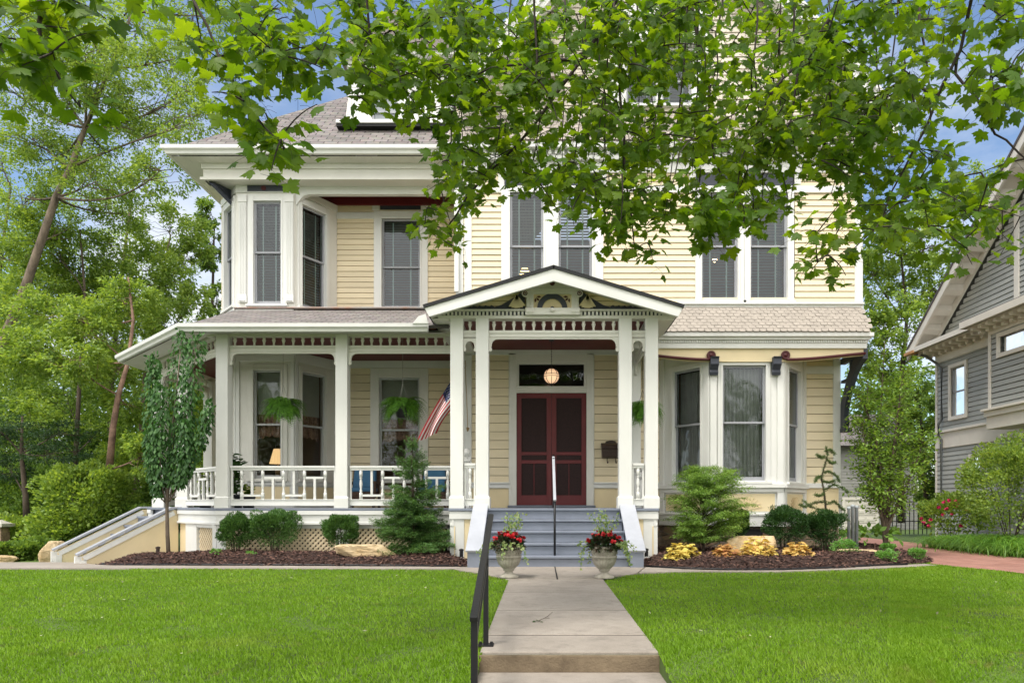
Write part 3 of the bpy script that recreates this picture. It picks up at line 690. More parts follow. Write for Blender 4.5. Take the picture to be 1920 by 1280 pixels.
for i, (p, q) in enumerate(((A2, B2), (B2, C2), (C2, D2))):
    mb = MB(); L = ln(p, q); mb.frame(p, q)
    for k in range(11):
        t = math.pi*(k+.5)/11; r0, r1 = .05, .24+.05*abs(math.cos(t)); c = (L/2, 1.0-.12)
        mb.beam((c[0]+r0*math.cos(t), .018, c[1]+r0*.9*math.sin(t)), (c[0]+r1*math.cos(t), .016, c[1]+r1*.95*math.sin(t)), .022, .012, up=(0, 1, 0))
    mb.build('carved_fan', FANM, H)

# dark brackets on the bay corners
for px in (1339, 1456):
    x = X(px, 13.4); mb = MB(); w2 = .078
    P = [(0, 3.74), (0, 3.42), (.05, 3.40), (.07, 3.46), (.05, 3.50), (.09, 3.56), (.13, 3.60), (.13, 3.70), (.16, 3.74)]
    mb.prism([(x-w2, YF-.04-a, z) for a, z in P], (2*w2, 0, 0))
    mb.build('bracket', SLATE, H, bevel=.004)
# overhanging storey: soffit, yellow fascia, cornice
mb = MB(); mb.box(2.15, 6.08, 13.42, 14.5, 3.93, 3.96); mb.build('soffit', YELP, H)
mb = MB()
zb = lambda x: 3.66+.13*sm(.75, 2.6, abs(x-3.9))
xs = np.linspace(2.0, 6.08, 40)
P = [(x, 13.42, float(zb(x))) for x in xs]+[(6.08, 13.42, 4.0), (2.0, 13.42, 4.0)]
mb.prism(P, (0, .05, 0)); mb.build('fascia_board', YELP, H)
for s in (-1, 1):
    mb = MB(); c = 3.9+s*.70
    pts = [(c+s*.02, 13.39, 3.70)]+[(c+s*d, 13.39, float(zb(c+s*d))+.035) for d in np.linspace(.08, 1.5 if s > 0 else 1.3, 14)]
    mb.tube(pts, .027, 8); o = mb.build('scroll_moulding', MAR, H, smooth=True)
    rosette((c, 13.40, 3.775), .085, None, o)
mb = MB()
mb.box(1.7, 6.12, 13.36, 13.5, 3.90, 4.0); mb.box(1.7, 6.16, 13.30, 13.5, 4.05, 4.10); mb.box(1.7, 6.2, 13.24, 13.5, 4.10, 4.17)
for i in range(100): mb.box(1.72+i*.044, 1.742+i*.044, 13.33, 13.37, 4.0, 4.048)
mb.box(1.7, 6.14, 13.352, 13.5, 4.0, 4.05)
mb.build('cornice', WHITE, H, bevel=.003)
# fish-scale pent roof bands
def scales(mb, x0, x1, za, zb_, ya, yb, w_=.13, rows=8, xe=0):
    h = (zb_-za)/rows
    for r in range(rows):
        z0 = za+r*h; t = r/rows; y0 = ya+(yb-ya)*t; off = (w_/2 if r % 2 else 0); k = int((x1-x0+xe*(1-t))/w_)+1; dy = (yb-ya)/rows
        for i in range(-1, k+1):
            xa = x0+i*w_+off; 
            if xa < x0-.05 or xa+w_ > x1+xe*(1-t)+.08: continue
            g = .004; e_ = random.uniform(-.004, .004); y_ = y0-.012-random.random()*.004
            hh = h*1.5
            mb.add([(xa+g, y_+dy*1.5+.008, z0+hh), (xa+w_-g, y_+dy*1.5+.008, z0+hh), (xa+w_-g, y_+.25*dy, z0+h*.28+e_), (xa+w_*.82, y_, z0+h*.05+e_), (xa+w_*.5, y_, z0-h*.02+e_), (xa+w_*.18, y_, z0+h*.05+e_), (xa+g, y_+.25*dy, z0+h*.28+e_)]+
                   [(xa+w_-g, y_+.25*dy+.012, z0+h*.28+e_), (xa+w_*.82, y_+.012, z0+h*.05+e_), (xa+w_*.5, y_+.012, z0-h*.02+e_), (xa+w_*.18, y_+.012, z0+h*.05+e_), (xa+g, y_+.25*dy+.012, z0+h*.28+e_)],
                   [(0, 1, 2, 3, 4, 5, 6), (2, 7, 8, 3), (3, 8, 9, 4), (4, 9, 10, 5), (5, 10, 11, 6)])
mb = MB(); scales(mb, 1.5, 6.06, 4.18, 4.68, 13.22, 13.44, .128, 8, .08)
mb.hexa([(1.5, 13.24, 4.17), (6.14, 13.24, 4.17), (1.5, 13.5, 4.17), (6.14, 13.5, 4.17), (1.5, 13.46, 4.69), (6.06, 13.46, 4.69), (1.5, 13.5, 4.69), (6.06, 13.5, 4.69)])
mb.build('scale_shingle_pent_roof', SCALE, H)
mb = MB(); scales(mb, -1.7, 6.2, 7.74, 8.3, 13.22, 13.46, .128, 8, 0)
mb.hexa([(-1.75, 13.24, 7.72), (6.25, 13.24, 7.72), (-1.75, 13.6, 7.72), (6.25, 13.6, 7.72), (-1.7, 13.48, 8.3), (6.2, 13.48, 8.3), (-1.7, 13.6, 8.3), (6.2, 13.6, 8.3)])
mb.build('scale_shingle_pent_roof', SCALE, H)
# side bracket at the right corner
mb = MB(); xs0, xs1 = 6.00, 6.09
P = [(14.46, 2.50), (14.30, 2.50), (14.24, 2.62), (14.30, 2.72), (14.26, 2.9), (14.1, 3.2), (13.85, 3.5), (13.62, 3.66), (13.45, 3.72), (13.45, 3.92), (14.46, 3.92), (14.46, 3.80), (13.85, 3.80), (14.12, 3.55), (14.34, 3.2), (14.46, 3.0)]
mb.prism([(6.08, y, z) for y, z in P], (.1, 0, 0)); mb.box(6.09, 6.17, 14.0, 14.07, 3.35, 3.8); mb.box(6.09, 6.17, 14.15, 14.46, 3.42, 3.48)
mb.box(6.06, 6.22, 14.22, 14.44, 2.42, 2.50); mb.build('bracket', SLATE, H, bevel=.006)
# ---- entrance door
mb = MB(); mb.frame(*frD)
c0, c1, d0, d1 = Dx(954), Dx(1114), Dx(968.5), Dx(1099.5)
mb.box(c0, d0, -.02, .04, .9, 4.04); mb.box(d1, c1, -.02, .04, .9, 4.04); mb.box(d0, d1, -.02, .039, 3.86, 4.04); mb.box(d0, d1, -.04, .03, 3.24, 3.37); mb.box(d0-.02, d1+.02, .03, .055, 3.33, 3.37); mb.box(d0+.001, d1-.001, .03, .045, 3.235, 3.26)
mb.box(d0, d0+.05, -.04, .02, 3.37, 3.86); mb.box(d1-.05, d1, -.04, .02, 3.37, 3.86); mb.box(d0+.05, d1-.05, -.04, .02, 3.82, 3.86)
mb.box(c0+.02, c0+.05, .04, .05, .95, 4.0); mb.box(c1-.05, c1-.02, .04, .05, .95, 4.0)
dc = mb.build('door_surround', CREAMW, H, bevel=.005)
mb = MB(); mb.frame(*frD); mb.poly([(d0+.05, -.02, 3.37), (d1-.05, -.02, 3.37), (d1-.05, -.02, 3.82), (d0+.05, -.02, 3.82)]); mb.build('transom_pane', GLASSD, dc)
mb = MB(); mb.frame(*frD); mb.box(c0-.02, c1+.02, -.1, .12, .905, .95); mb.build('threshold', STEP, dc, bevel=.006)
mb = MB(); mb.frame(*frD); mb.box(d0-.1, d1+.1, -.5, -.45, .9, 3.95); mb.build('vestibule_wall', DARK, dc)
dm = (d0+d1)/2
for s, (a, b) in enumerate(((d0+.004, dm-.003), (dm+.003, d1-.004))):
    mb = MB(); mb.frame(*frD); y0, y1 = -.03, .01; st = .085
    z0, z1 = .955, 3.232
    mb.box(a, a+st, y0, y1, z0, z1); mb.box(b-st, b, y0, y1, z0, z1)
    for za, zb2 in ((z0, z0+.20), (1.80, 1.87), (1.97, 2.035), (z1-.10, z1)): mb.box(a+st, b-st, y0+.001, y1-.001, za, zb2)
    mb.box((a+b)/2-.008, (a+b)/2+.008, y0+.002, y1-.004, z0+.2, 1.80)
    mb.box(a+st, a+st+.012, y0, y1+.004, z0+.2, z1-.1); mb.box(b-st-.012, b-st, y0, y1+.004, z0+.2, z1-.1)
    dr = mb.build('screen_door', paint('door_maroon_paint', (.135, .011, .016), .35, .12, 3) if s == 0 else bpy.data.materials['door_maroon_paint'], H, bevel=.003)
    mb = MB(); mb.frame(*frD); mb.box(a+st, b-st, -.012, -.008, z0+.2, z1-.1); mb.build('mesh_screen', SCREEN, dr)
    if s:
        mb = MB(); mb.frame(*frD); mb.box(a+.02, a+.05, .012, .03, 1.8, 1.98); mb.tube([(a+.035, .03, 1.9), (a+.035, .06, 1.9), (a+.09, .06, 1.9)], .008); mb.build('handle', IRON, dr)
# ---- roofs helper
def roofpoly(name, polys, m, th=.05, parent=H):
    """each poly: eave0, eave1, then the upper points; uv along eave / up slope"""
    mb = MB(); uv = []
    for P in polys:
        P = [np.array(p, float) for p in P]; u = unit(P[1]-P[0]); nrm = unit(np.cross(P[1]-P[0], P[-1]-P[0])); v = np.cross(nrm, u)
        if nrm[2] < 0: nrm = -nrm
        mb.add(P, [tuple(range(len(P)))]); uv += [((p-P[0])@u+P[0][0], (p-P[0])@v) for p in P]
        Q = [p-nrm*th for p in P]; k = len(P)
        mb.add(P+Q, [tuple(range(k, 2*k))]+[(i, (i+1) % k, (i+1) % k+k, i+k) for i in range(k)])
        for f in [tuple(range(k, 2*k))]+[(i, (i+1) % k, (i+1) % k+k, i+k) for i in range(k)]:
            for i in f: p = (P+Q)[i]; uv.append((((p-P[0])@u), ((p-P[0])@v)))
    mb.uv = uv
    return mb.build(name, m, parent)
K = .95
e0, zE = 13.95, 7.95
roofpoly('roof', [[(-7.25, e0, zE), (-1.5, e0, zE), (-1.5, e0+3.75, zE+K*3.75), (-3.5, e0+3.75, zE+K*3.75)],
                  [(-7.25, 21.45, zE), (-7.25, e0, zE), (-3.5, e0+3.75, zE+K*3.75)],
                  [(-3.5, e0+3.75, zE+K*3.75), (-1.5, e0+3.75, zE+K*3.75), (-1.5, 24.2, 8.0), (-7.25, 24.2, 8.0), (-7.25, 21.45, zE)]], ROOF)
# main gable: apex over x=2.23
gx, gh, gs = 2.23, 4.2, 1.12
apex = 8.15+gh*gs
mb = MB(); mb.frame(*frU); fo = 1.62
clap(mb, 0, 7.7, 8.3, apex-.2, .1155, [(gx+fo-.9, gx+fo+.9, 8.5, 9.6)], n0=0, lim=lambda z: (max(0, gx+fo-(apex-z)/gs+.1), min(7.7, gx+fo+(apex-z)/gs-.1)))
mb.build('gable_wall', siding('gable_siding_paint', (.66, .60, .50)), H)
roofpoly('roof', [[(gx+gh, 13.1, 8.15), (gx+gh, 24.2, 8.15), (gx, 24.2, apex), (gx, 13.1, apex)], [(-1.55, 24.2, apex-(gx+1.55)*gs), (-1.55, 13.1, apex-(gx+1.55)*gs), (gx, 13.1, apex), (gx, 24.2, apex)]], ROOF, .06)
mb = MB()
for s in (-1, 1):
    p, q = np.array([gx+s*(gh+.02), 13.02, 8.10]), np.array([gx, 13.02, apex-.02])
    if s < 0: p = np.array([-1.5, 13.02, apex-.02-(gx+1.5)*(apex-.02-8.10)/(gh+.02)])
    mb.beam(p, q, .10, .26); mb.beam(p+[0, -.06, .08], q+[0, -.06, .08], .07, .07); mb.beam(p+[-s*.12, .14, -.16], q+[0, .14, -.20], .3, .10)
    n_ = 44
    for i in range(n_):
        c = p+(q-p)*(i+.5)/n_+np.array([-s*.08, .05, -.17]); mb.box(c[0]-.025, c[0]+.025, c[1]-.05, c[1]+.03, c[2]-.03, c[2]+.03)
    if s > 0: mb.box(gx+s*(gh-.02)-.28, gx+s*(gh-.02)+.12, 13.0, 13.5, 7.73, 8.1)
mb.build('rake_board', WHITE, H, bevel=.004)
window(frU, gx+fo-.62, gx+fo-.06, 8.55, 9.55, 9.0, .1, .12, 'blind'); window(frU, gx+fo+.06, gx+fo+.62, 8.55, 9.55, 9.0, .1, .12, 'blind')
mb = MB(); mb.frame(*frU); mb.box(gx+fo-.9, gx+fo+.9, .03, .2, 9.68, 9.80); mb.box(gx+fo-.8, gx+fo+.8, .0, .12, 9.80, 10.1)
for i in range(24): mb.box(gx+fo-.86+i*.073, gx+fo-.82+i*.073, .03, .17, 9.6, 9.675)
mb.prism([(gx+fo-1.0, .02, 10.1), (gx+fo+1.0, .02, 10.1), (gx+fo, .02, 10.75)], (0, .2, 0))
for s in (-1, 1): mb.box(gx+fo+s*.82-.09, gx+fo+s*.82+.09, .0, .10, 8.45, 9.6)
mb.build('gable_window_trim', WHITE, H, bevel=.004)
# left eave: gutter, soffit, frieze beam
mb = MB()
def gutter(mb, pts, zt, sc=1.0):
    """ogee gutter along a plan polyline"""
    prof = [(0, 0), (.0, -.13), (.06, -.13), (.075, -.09), (.115, -.06), (.12, -.0), (.10, 0.005), (.10, -.02), (.01, -.1)]
    V = []; n = len(prof); P = [np.array(p, float) for p in pts]
    for i, p in enumerate(P):
        dirs = []
        if i > 0: dirs.append(unit(P[i]-P[i-1]))
        if i < len(P)-1: dirs.append(unit(P[i+1]-P[i]))
        nr = [np.array([d[1], -d[0]]) for d in dirs]; m_ = unit(sum(nr)); m_ = m_/max(.3, m_@nr[0])
        for a, z in prof: V.append((p[0]+m_[0]*a*sc, p[1]+m_[1]*a*sc, zt+z*sc))
    fs = [(i*n+k, i*n+(k+1) % n, (i+1)*n+(k+1) % n, (i+1)*n+k) for i in range(len(P)-1) for k in range(n)]
    fs += [tuple(range(n)), tuple((len(P)-1)*n+k for k in range(n))]
    mb.add(V, fs)
gutter(mb, [(-7.27, 24), (-7.27, 13.95), (-1.78, 13.95)], 7.96, 1.15)
mb.prism([(-1.95, 13.8, 7.95), (-1.72, 13.8, 7.95), (-1.72, 13.8, 8.22), (-1.80, 13.8, 8.2)], (0, .12, 0))
mb.tube([(-1.74, 13.86, 7.86), (-1.66, 13.8, 7.74), (-1.60, 13.76, 7.62), (-1.60, 13.6, 7.4), (-1.60, 13.42, 7.2)], .04, 8)
mb.box(-1.64, -1.56, 13.39, 13.45, 4.98, 7.25)
mb.build('gutter', WHITE, H, smooth=False)
mb = MB()
mb.poly([(-7.25, 13.97, 7.80), (-1.7, 13.97, 7.80), (-1.7, 14.4, 7.80), (-6.80, 14.4, 7.80)])
mb.poly([(-7.25, 13.97, 7.80), (-6.80, 14.4, 7.80), (-6.8, 24, 7.80), (-7.25, 24, 7.80)])
mb.box(-6.80, -1.66, 14.3, 14.34, 7.50, 7.799); mb.box(-6.82, -1.66, 14.26, 14.3, 7.70, 7.799); mb.box(-6.84, -1.66, 14.24, 14.3, 7.47, 7.52)
mb.box(-6.80, -6.76, 14.34, 24, 7.50, 7.799); mb.poly([(-6.8, 14.3, 7.5), (-1.66, 14.3, 7.5), (-1.66, 14.66, 7.5), (-6.8, 14.66, 7.5)]); mb.poly([(-6.8, 14.6, 7.499), (-6.2, 14.6, 7.499), (-6.8, 15.4, 7.499)])
for i in range(38): mb.box(-7.0+i*.14, -6.99+i*.14, 14.0, 14.25, 7.792, 7.798)
mb.build('eave_soffit', CREAMW, H)
mb = MB()
P = [(-5.05, 7.52), (-1.66, 7.52), (-1.66, 7.34), (-4.78, 7.34), (-4.90, 7.30), (-4.97, 7.22), (-5.05, 7.1)]
mb.prism([(x, 14.62, z) for x, z in P], (0, .12, 0)); mb.build('beam', WHITE, H, bevel=.006)
mb = MB(); mb.box(-5.0, -1.62, 14.75, 15.6, 7.70, 7.75); mb.box(-5.0, -1.62, 15.50, 15.57, 7.5, 7.7); mb.build('balcony_ceiling', MARC, H)
mb = MB(); mb.prism([(-6.72, 14.34, 7.49), (-6.66, 14.28, 7.40), (-6.40, 14.72, 7.12), (-6.36, 14.76, 6.98), (-6.40, 14.9, 6.98), (-6.52, 14.9, 7.2), (-6.52, 14.7, 7.49)], (.09, .06, 0)); mb.build('bracket', SLATE, H, bevel=.006)
# dormer
yd = 14.95
mb = MB(); x0, x1 = X(652, yd), X(848, yd)
mb.box(X(652, yd), X(697, yd), yd, yd+.2, 8.86, 10.3); mb.box(X(746, yd), x1, yd, yd+.2, 8.86, 10.3); mb.box(X(697, yd), X(746, yd), yd+.0, yd+.2, 9.62, 10.3)
mb.prism([(x0-.12, yd+.02, 8.86), (x0, yd+.02, 8.86), (x0, yd+.02, 9.5), (x0-.05, yd+.02, 9.1), (x0-.12, yd+.02, 9.0)], (0, .1, 0))
mb.box(x0-.15, x1+.05, yd-.35, yd+.02, 8.80, 8.87)
mb.box(x0-.1, x1+.1, yd-.2, yd+.3, 10.3, 10.4)
mb.hexa([(x0, yd+.2, 8.6), (x0+.02, yd+.2, 8.6), (x0, yd+2.6, 8.6), (x0+.02, yd+2.6, 8.6), (x0, yd+.2, 10.35), (x0+.02, yd+.2, 10.35), (x0, yd+2.6, 10.35), (x0+.02, yd+2.6, 10.35)])
dmr = mb.build('dormer', WHITE, H, bevel=.005)
mb = MB(); mb.prism([(x0-.2, yd-.25, 10.38), (x1+.2, yd-.25, 10.38), ((x0+x1)/2, yd-.25, 11.2)], (0, 3, 0)); mb.build('dormer_roof', paint('dormer_shingle', (.27, .235, .225), .9, .2, 8), dmr)
mb = MB(); mb.box(X(697, yd), X(746, yd), yd+.06, yd+.09, 8.9, 9.62); mb.build('dormer_window', paint('dormer_glass', (.3, .33, .36), .2), dmr)
mb = MB(); mb.box(X(697, yd)-.0, X(697, yd)+.04, yd+.02, yd+.06, 8.87, 9.62); mb.box(X(746, yd)-.04, X(746, yd), yd+.02, yd+.06, 8.87, 9.62); mb.box(X(697, yd), X(746, yd), yd+.02, yd+.06, 9.2, 9.25); mb.build('dormer_sash', SASH, dmr)
mb = MB(); mb.box(x0-.15, x1, yd-.33, yd-.0, 8.74, 8.79); mb.build('dormer_ledge_shadow', BLACK_ROOF_SHADOW, dmr)  # black strip standing in for the shadow under the dormer ledge
# small side gable seen through the leaves
mb = MB(); gc, gw, gz_, gy = X(1022, 13.0), .34, 8.85, 13.1
mb.prism([(gc-gw, gy, gz_), (gc+gw, gy, gz_), (gc, gy, gz_+.42)], (0, .5, 0)); mb.build('small_gable', SCALE, H)

# ================================================================== PORCH (part of the house)
deck = [(-5.85, 12.75), (-1.56, 12.75), (-1.56, 11.94), (1.98, 11.94), (1.98, 14.5), (-1.58, 14.5), (-1.58, 15.6), (-4.48, 15.6), (-5.07, 14.6), (-6.26, 14.6), (-6.86, 15.34), (-6.86, 20), (-8.6, 20), (-8.6, 15.5)]
mb = MB(); mb.prism([(x, y, .9) for x, y in deck], (0, 0, -.045)); mb.build('porch_floor', STEP, H, bevel=.008)
ceil = [(-6.15, 12.85), (-1.75, 12.85), (-1.75, 12.11), (2.1, 12.11), (2.1, 14.5), (-1.58, 14.5), (-1.58, 15.6), (-6.9, 15.6), (-6.9, 20), (-8.7, 20), (-8.7, 15.0)]
mb = MB(); mb.prism([(x, y, CEIL+.02) for x, y in ceil], (0, 0, -.02)); mb.build('porch_ceiling', MARC, H)
mb = MB()     # fascia below the floor
def fascia(mb, p, q, y0=0):
    L = ln(p, q); mb.frame(p, q); mb.box(0, L, -.06, -.02, .60, .853); mb.box(0, L, -.02, .0, .78, .853); mb.box(0, L, -.02, .005, .60, .645)
runs = [((-8.6, 18), (-8.6, 15.5)), ((-8.6, 15.5), (-8.43, 15.33)), ((-7.25, 14.15), (-5.85, 12.75)), ((-5.85, 12.75), (-1.53, 12.75)), ((-1.53, 12.75), (-1.53, 11.97)), ((1.95, 11.97), (1.95, 14.4))]
for p, q in runs: mb = MB(); fascia(mb, p, q); mb.build('porch_fascia', WHITE, H, bevel=.005)
mb = MB(); mb.box(-1.55, -1.12, 11.96, 12.0, .72, .853); mb.box(1.56, 1.97, 11.96, 12.0, .72, .853)
for px in (411, 642):   # posts under the deck
    x = X(px, 12.8); mb.box(x-.12, x+.12, 12.79, 12.87, -.05, .60)
mb.box(-1.54, -1.30, 11.98, 12.2, -.05, .72); mb.box(1.72, 1.96, 11.98, 12.2, -.05, .72)
mb.box(-5.84, -5.70, 12.80, 12.9, -.1, .6); mb.box(-1.70, -1.545, 12.80, 12.86, -.05, .6)
mb.frame((-7.25, 14.15), (-5.85, 12.75)); mb.box(1.82, 1.96, -.1, -.02, -.2, .6); mb.box(.42, 1.0, -.1, -.02, -.25, .6); mb.box(1.0, 1.82, -.1, -.03, .535, .6); mb.box(1.0, 1.82, -.1, -.03, .0, .09)
mb.frame(); mb.box(-5.7, -1.6, 12.80, 12.84, .01, .09); mb.box(-5.7, -1.6, 12.80, 12.84, .535, .60)
build_each(mb, 'porch_pier', WHITE, H, bevel=.005)
mb = MB(); mb.box(-1.30, -1.12, 11.99, 12.02, -.1, .72); mb.box(1.56, 1.72, 11.99, 12.02, -.1, .72)
mb.frame((-7.25, 14.15), (-5.85, 12.75)); mb.box(.0, .42, -.08, -.06, -.3, .6); mb.frame((-1.53, 12.75), (-1.53, 11.97)); mb.box(0, .78, -.08, -.06, -.1, .6); mb.frame((1.95, 11.97), (1.95, 14.4)); mb.box(0, 2.4, -.08, -.06, -.1, .6)
build_each(mb, 'porch_skirt_panel', YELP, H)
LATT = paint('lattice_cream_paint', (.74, .62, .42), .6, .08)
def lattice(p, q, a, b):
    mb = MB(); za, zb2 = .09, .535; st = .095; w_ = b-a; h_ = zb2-za; mb.frame(p, q)
    for sgn in (1, -1):
        t = -h_
        while t < w_:
            u0 = max(0, t); u1 = min(w_, t+h_)
            if u1-u0 > .01:
                z0_, z1_ = (u0-t), (u1-t)
                if sgn < 0: z0_, z1_ = h_-z0_, h_-z1_
                mb.beam((a+u0, -.08+.008*sgn, za+z0_), (a+u1, -.08+.008*sgn, za+z1_), .01, .038, up=(0, 0, 1))
            t += st
    mb.build('lattice_panel', LATT, H)
CH0, CH1 = (-7.25, 14.15), (-5.85, 12.75)
lattice(CH0, CH1, 1.02, 1.80)
lattice((-5.85, 12.75), (-1.5, 12.75), .15, X(634, 12.85)+5.85); lattice((-5.85, 12.75), (-1.5, 12.75), X(650, 12.85)+5.85, 4.12)
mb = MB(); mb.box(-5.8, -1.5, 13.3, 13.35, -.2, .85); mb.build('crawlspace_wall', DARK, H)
# posts
def post(x, y, zt, wd=.215, cap=True):
    mb = MB(); h = wd/2
    mb.box(x-h, x+h, y-h, y+h, 1.10, zt)
    b = h+.022; mb.box(x-b, x+b, y-b, y+b, .9, 1.085)
    mb.hexa([(x-b, y-b, 1.085), (x+b, y-b, 1.085), (x-b, y+b, 1.085), (x+b, y+b, 1.085), (x-h, y-h, 1.115), (x+h, y-h, 1.115), (x-h, y+h, 1.115), (x+h, y+h, 1.115)])
    return mb.build('porch_post', WHITE, H, bevel=.008)
PY = 12.9; px_post = (X(420.5, PY), X(643, PY))
post(px_post[0], PY, 4.03); post(px_post[1], PY, 4.03); post(-7.19, 14.33, 4.0); post(-8.21, 15.35, 4.0); post(-8.21, 17.6, 4.0)
xO1, xI1, xI2, xO2 = X(857.5, 12.1), X(905, 12.1), X(1171.5, 12.1), X(1220.5, 12.1)
for x in (xO1, xI1, xI2, xO2): post(x, 12.1, 4.12)
post(xO2-.02, 13.95, 3.9, .19)
# spindle
def spindle(mb, x, y, z0, z1, r=.033, n=10):
    h = z1-z0
    prof = [(.5, 0), (.5, .06), (.62, .08), (.62, .14), (.45, .18), (.55, .3), (.8, .5), (1, .62), (1, .68), (.55, .72), (.55, .78), (.85, .82), (.85, .88), (.6, .92), (.6, 1)]
    mb.lathe([(a*r, z0+b*h) for a, b in prof], (x, y, 0), n)
def frieze(p, q, z0, z1, n, drop=True, ztop=None, arch=False):
    """moulded rail hung between posts with a row of turned spindles above it"""
    L = ln(p, q); mb = MB(); mb.frame(p, q)
    mb.box(0, L, -.03, .03, z0-.02, z0+.0); mb.box(0, L, -.04, .04, z0-.05, z0-.021); mb.box(0, L, -.025, .025, z0-.10, z0-.051); mb.box(0, L, -.035, .035, z0-.115, z0-.10)
    # scroll ends
    if not arch:
        zz = z0-.115
        P = [(0, 0), (0, -.235), (.03, -.24), (.055, -.215), (.05, -.18), (.03, -.165), (.05, -.15), (.045, -.12), (.065, -.07), (.11, -.035), (.17, -.03), (.24, -.03), (.24, 0)]
        if L > 1:
            for s in (0, 1):
                mb.prism([((u if not s else L-u), -.02, zz+z) for u, z in P], (0, .04, 0))
            mb.box(.24, L-.24, -.018, .018, zz-.03, zz)
        else:
            mb.box(0, L, -.018, .018, zz-.03, zz)
    else:
        zz = z0-.115; c = L/2; r = L/2-.035; Q = [(0, 0), (0, -.235), (.03, -.24), (.05, -.21), (.03, -.17)]
        arc = [(c-r*math.cos(t), -.14+r*1.0*math.sin(t)) for t in np.linspace(-.2, math.pi+.2, 15)]
        mb.prism([(u, -.02, zz+min(z, -.012)) for u, z in Q+arc+[(L-u, z) for u, z in Q[::-1]]], (0, .04, 0))
    rl = mb.build('frieze_rail', CREAMW, H, bevel=.003)
    p, q = np.array(p, float), np.array(q, float)
    for i in range(n):
        c = p+(q-p)*((i+.5)/n if n > 1 else .5); mb = MB(); spindle(mb, c[0], c[1], z0, z1, .036)
        mb.build('spindle', CREAMW, rl, smooth=True)
    return rl
zf0, zf1 = Z(648, PY), Z(632, PY)
frieze((px_post[0]+.107, PY), (px_post[1]-.107, PY), zf0, zf1, 11)
frieze((px_post[1]+.107, PY), (-1.50, PY), zf0, zf1, 12)
frieze((-7.11, 14.25), (px_post[0]-.08, PY+.08), zf0, zf1, 9)
frieze((-8.13, 15.27), (-7.27, 14.41), zf0, zf1, 6)
frieze((-8.21, 17.5), (-8.21, 15.46), zf0, zf1, 10)
zg0, zg1 = Z(620, 12.1), Z(601.5, 12.1)
frieze((xI1+.107, 12.1), (xI2-.107, 12.1), zg0, zg1, 13)
frieze((xO1+.107, 12.1), (xI1-.107, 12.1), zg0, zg1, 1, arch=True)
frieze((xI2+.107, 12.1), (xO2-.107, 12.1), zg0, zg1, 1, arch=True)
frieze((xO2-.02, 12.21), (xO2-.02, 13.86), zg0-.1, zg1-.1, 9)
# beam boards over the spindles
mb = MB(); mb.box(-6.05, -1.50, 12.84, 12.96, 4.0, 4.11); 
mb.frame((-8.3, 15.27), (-5.82, 12.79)); mb.box(0, 3.5, -.12, 0, 4.0, 4.11); mb.frame((-8.28, 19), (-8.28, 15.3)); mb.box(0, 3.7, -.12, 0, 4.0, 4.11)
mb.frame(); mb.box(-1.74, 2.22, 11.99, 12.2, 4.105, 4.135)
mb.box(xO2-.10, xO2+.08, 12.22, 14.0, 3.98, 4.10); mb.box(xO1-.1, xO1+.08, 12.22, 14.4, 4.03, 4.10)
mb.build('porch_beam', CREAMW, H)
# dentil course of the portico
mb = MB()
mb.box(-1.76, 2.24, 12.0, 12.1, 4.135, 4.155); mb.box(-1.76, 2.24, 12.03, 12.1, 4.155, 4.225); mb.box(-1.80, 2.28, 11.96, 12.1, 4.225, 4.25)
i = 0; x = -1.72
while x < 2.18: mb.box(x, x+.034, 11.985, 12.03, 4.157, 4.222); x += .066
mb.build('dentil_course', CREAMW, H)
mb = MB(); x = -1.72+.034
while x < 2.18: mb.box(x, x+.032, 12.022, 12.029, 4.157, 4.222); x += .066
mb.build('dentil_gap', SLATE, H)
# tympanum
ax, az = .2, 4.84; hw_, sl_ = 2.12, .303
mb = MB(); mb.frame((-2, 12.08), (3, 12.08))
clap(mb, 0, 5, 4.25, 4.80, .085, [], lim=lambda z: (2+ax-(az-.06-z)/sl_, 2+ax+(az-.06-z)/sl_)); mb.build('tympanum', YELP, H)
tc0 = X(1035.5, 12.0)
mb = MB(); y0 = 12.0
xa, xb = X(986, y0), X(1086, y0); zt = Z(542, y0); zb_ = 4.2
mb.box(xa, xb, y0-.06, y0+.07, zt-.03, zt); mb.box(xa+.01, xa+.13, y0-.04, y0+.07, zb_+.05, zt-.03); mb.box(xb-.13, xb-.01, y0-.04, y0+.07, zb_+.05, zt-.03); mb.box(xa+.13, xb-.13, y0-.035, y0+.06, zt-.09, zt-.03)
for k in range(3):
    for xx_ in (xa+.03+k*.03, xb-.045-k*.03): mb.box(xx_, xx_+.014, y0-.05, y0-.04, zb_+.07, zt-.05)
mb.box(xa-.01, xb+.01, y0-.09, y0, 4.15, 4.26); mb.box(xa, xa+.13, y0-.11, y0-.09, 4.18, 4.24); mb.box(xb-.13, xb, y0-.11, y0-.09, 4.18, 4.24)
mb.lathe([(.03, -.02), (.045, 0), (.03, .02)], (tc0, y0-.10, 4.21), 10)
mb.build('pediment_niche', CREAMW, H, bevel=.004)
mb = MB(); mb.box(xa+.13, xb-.13, y0+.0, y0+.02, 4.26, zt-.09); mb.build('sunburst_panel', YELP, H)
def halfdisc(r0, r1, c, y, th, m, name, n=24):
    mb = MB(); V = [(c[0]+r1*math.cos(t), y, c[1]+r1*math.sin(t)) for t in np.linspace(0, math.pi, n)]+[(c[0]+r0*math.cos(t), y, c[1]+r0*math.sin(t)) for t in np.linspace(math.pi, 0, n)]
    mb.prism(V, (0, th, 0)); return mb.build(name, m, H)
sc_ = (tc0, 4.262)
halfdisc(.17, .255, sc_, y0-.03, .03, SLATE, 'sunburst_arch'); halfdisc(.001, .035, sc_, y0-.04, .04, SLATE, 'sunburst_hub')
mb = MB()
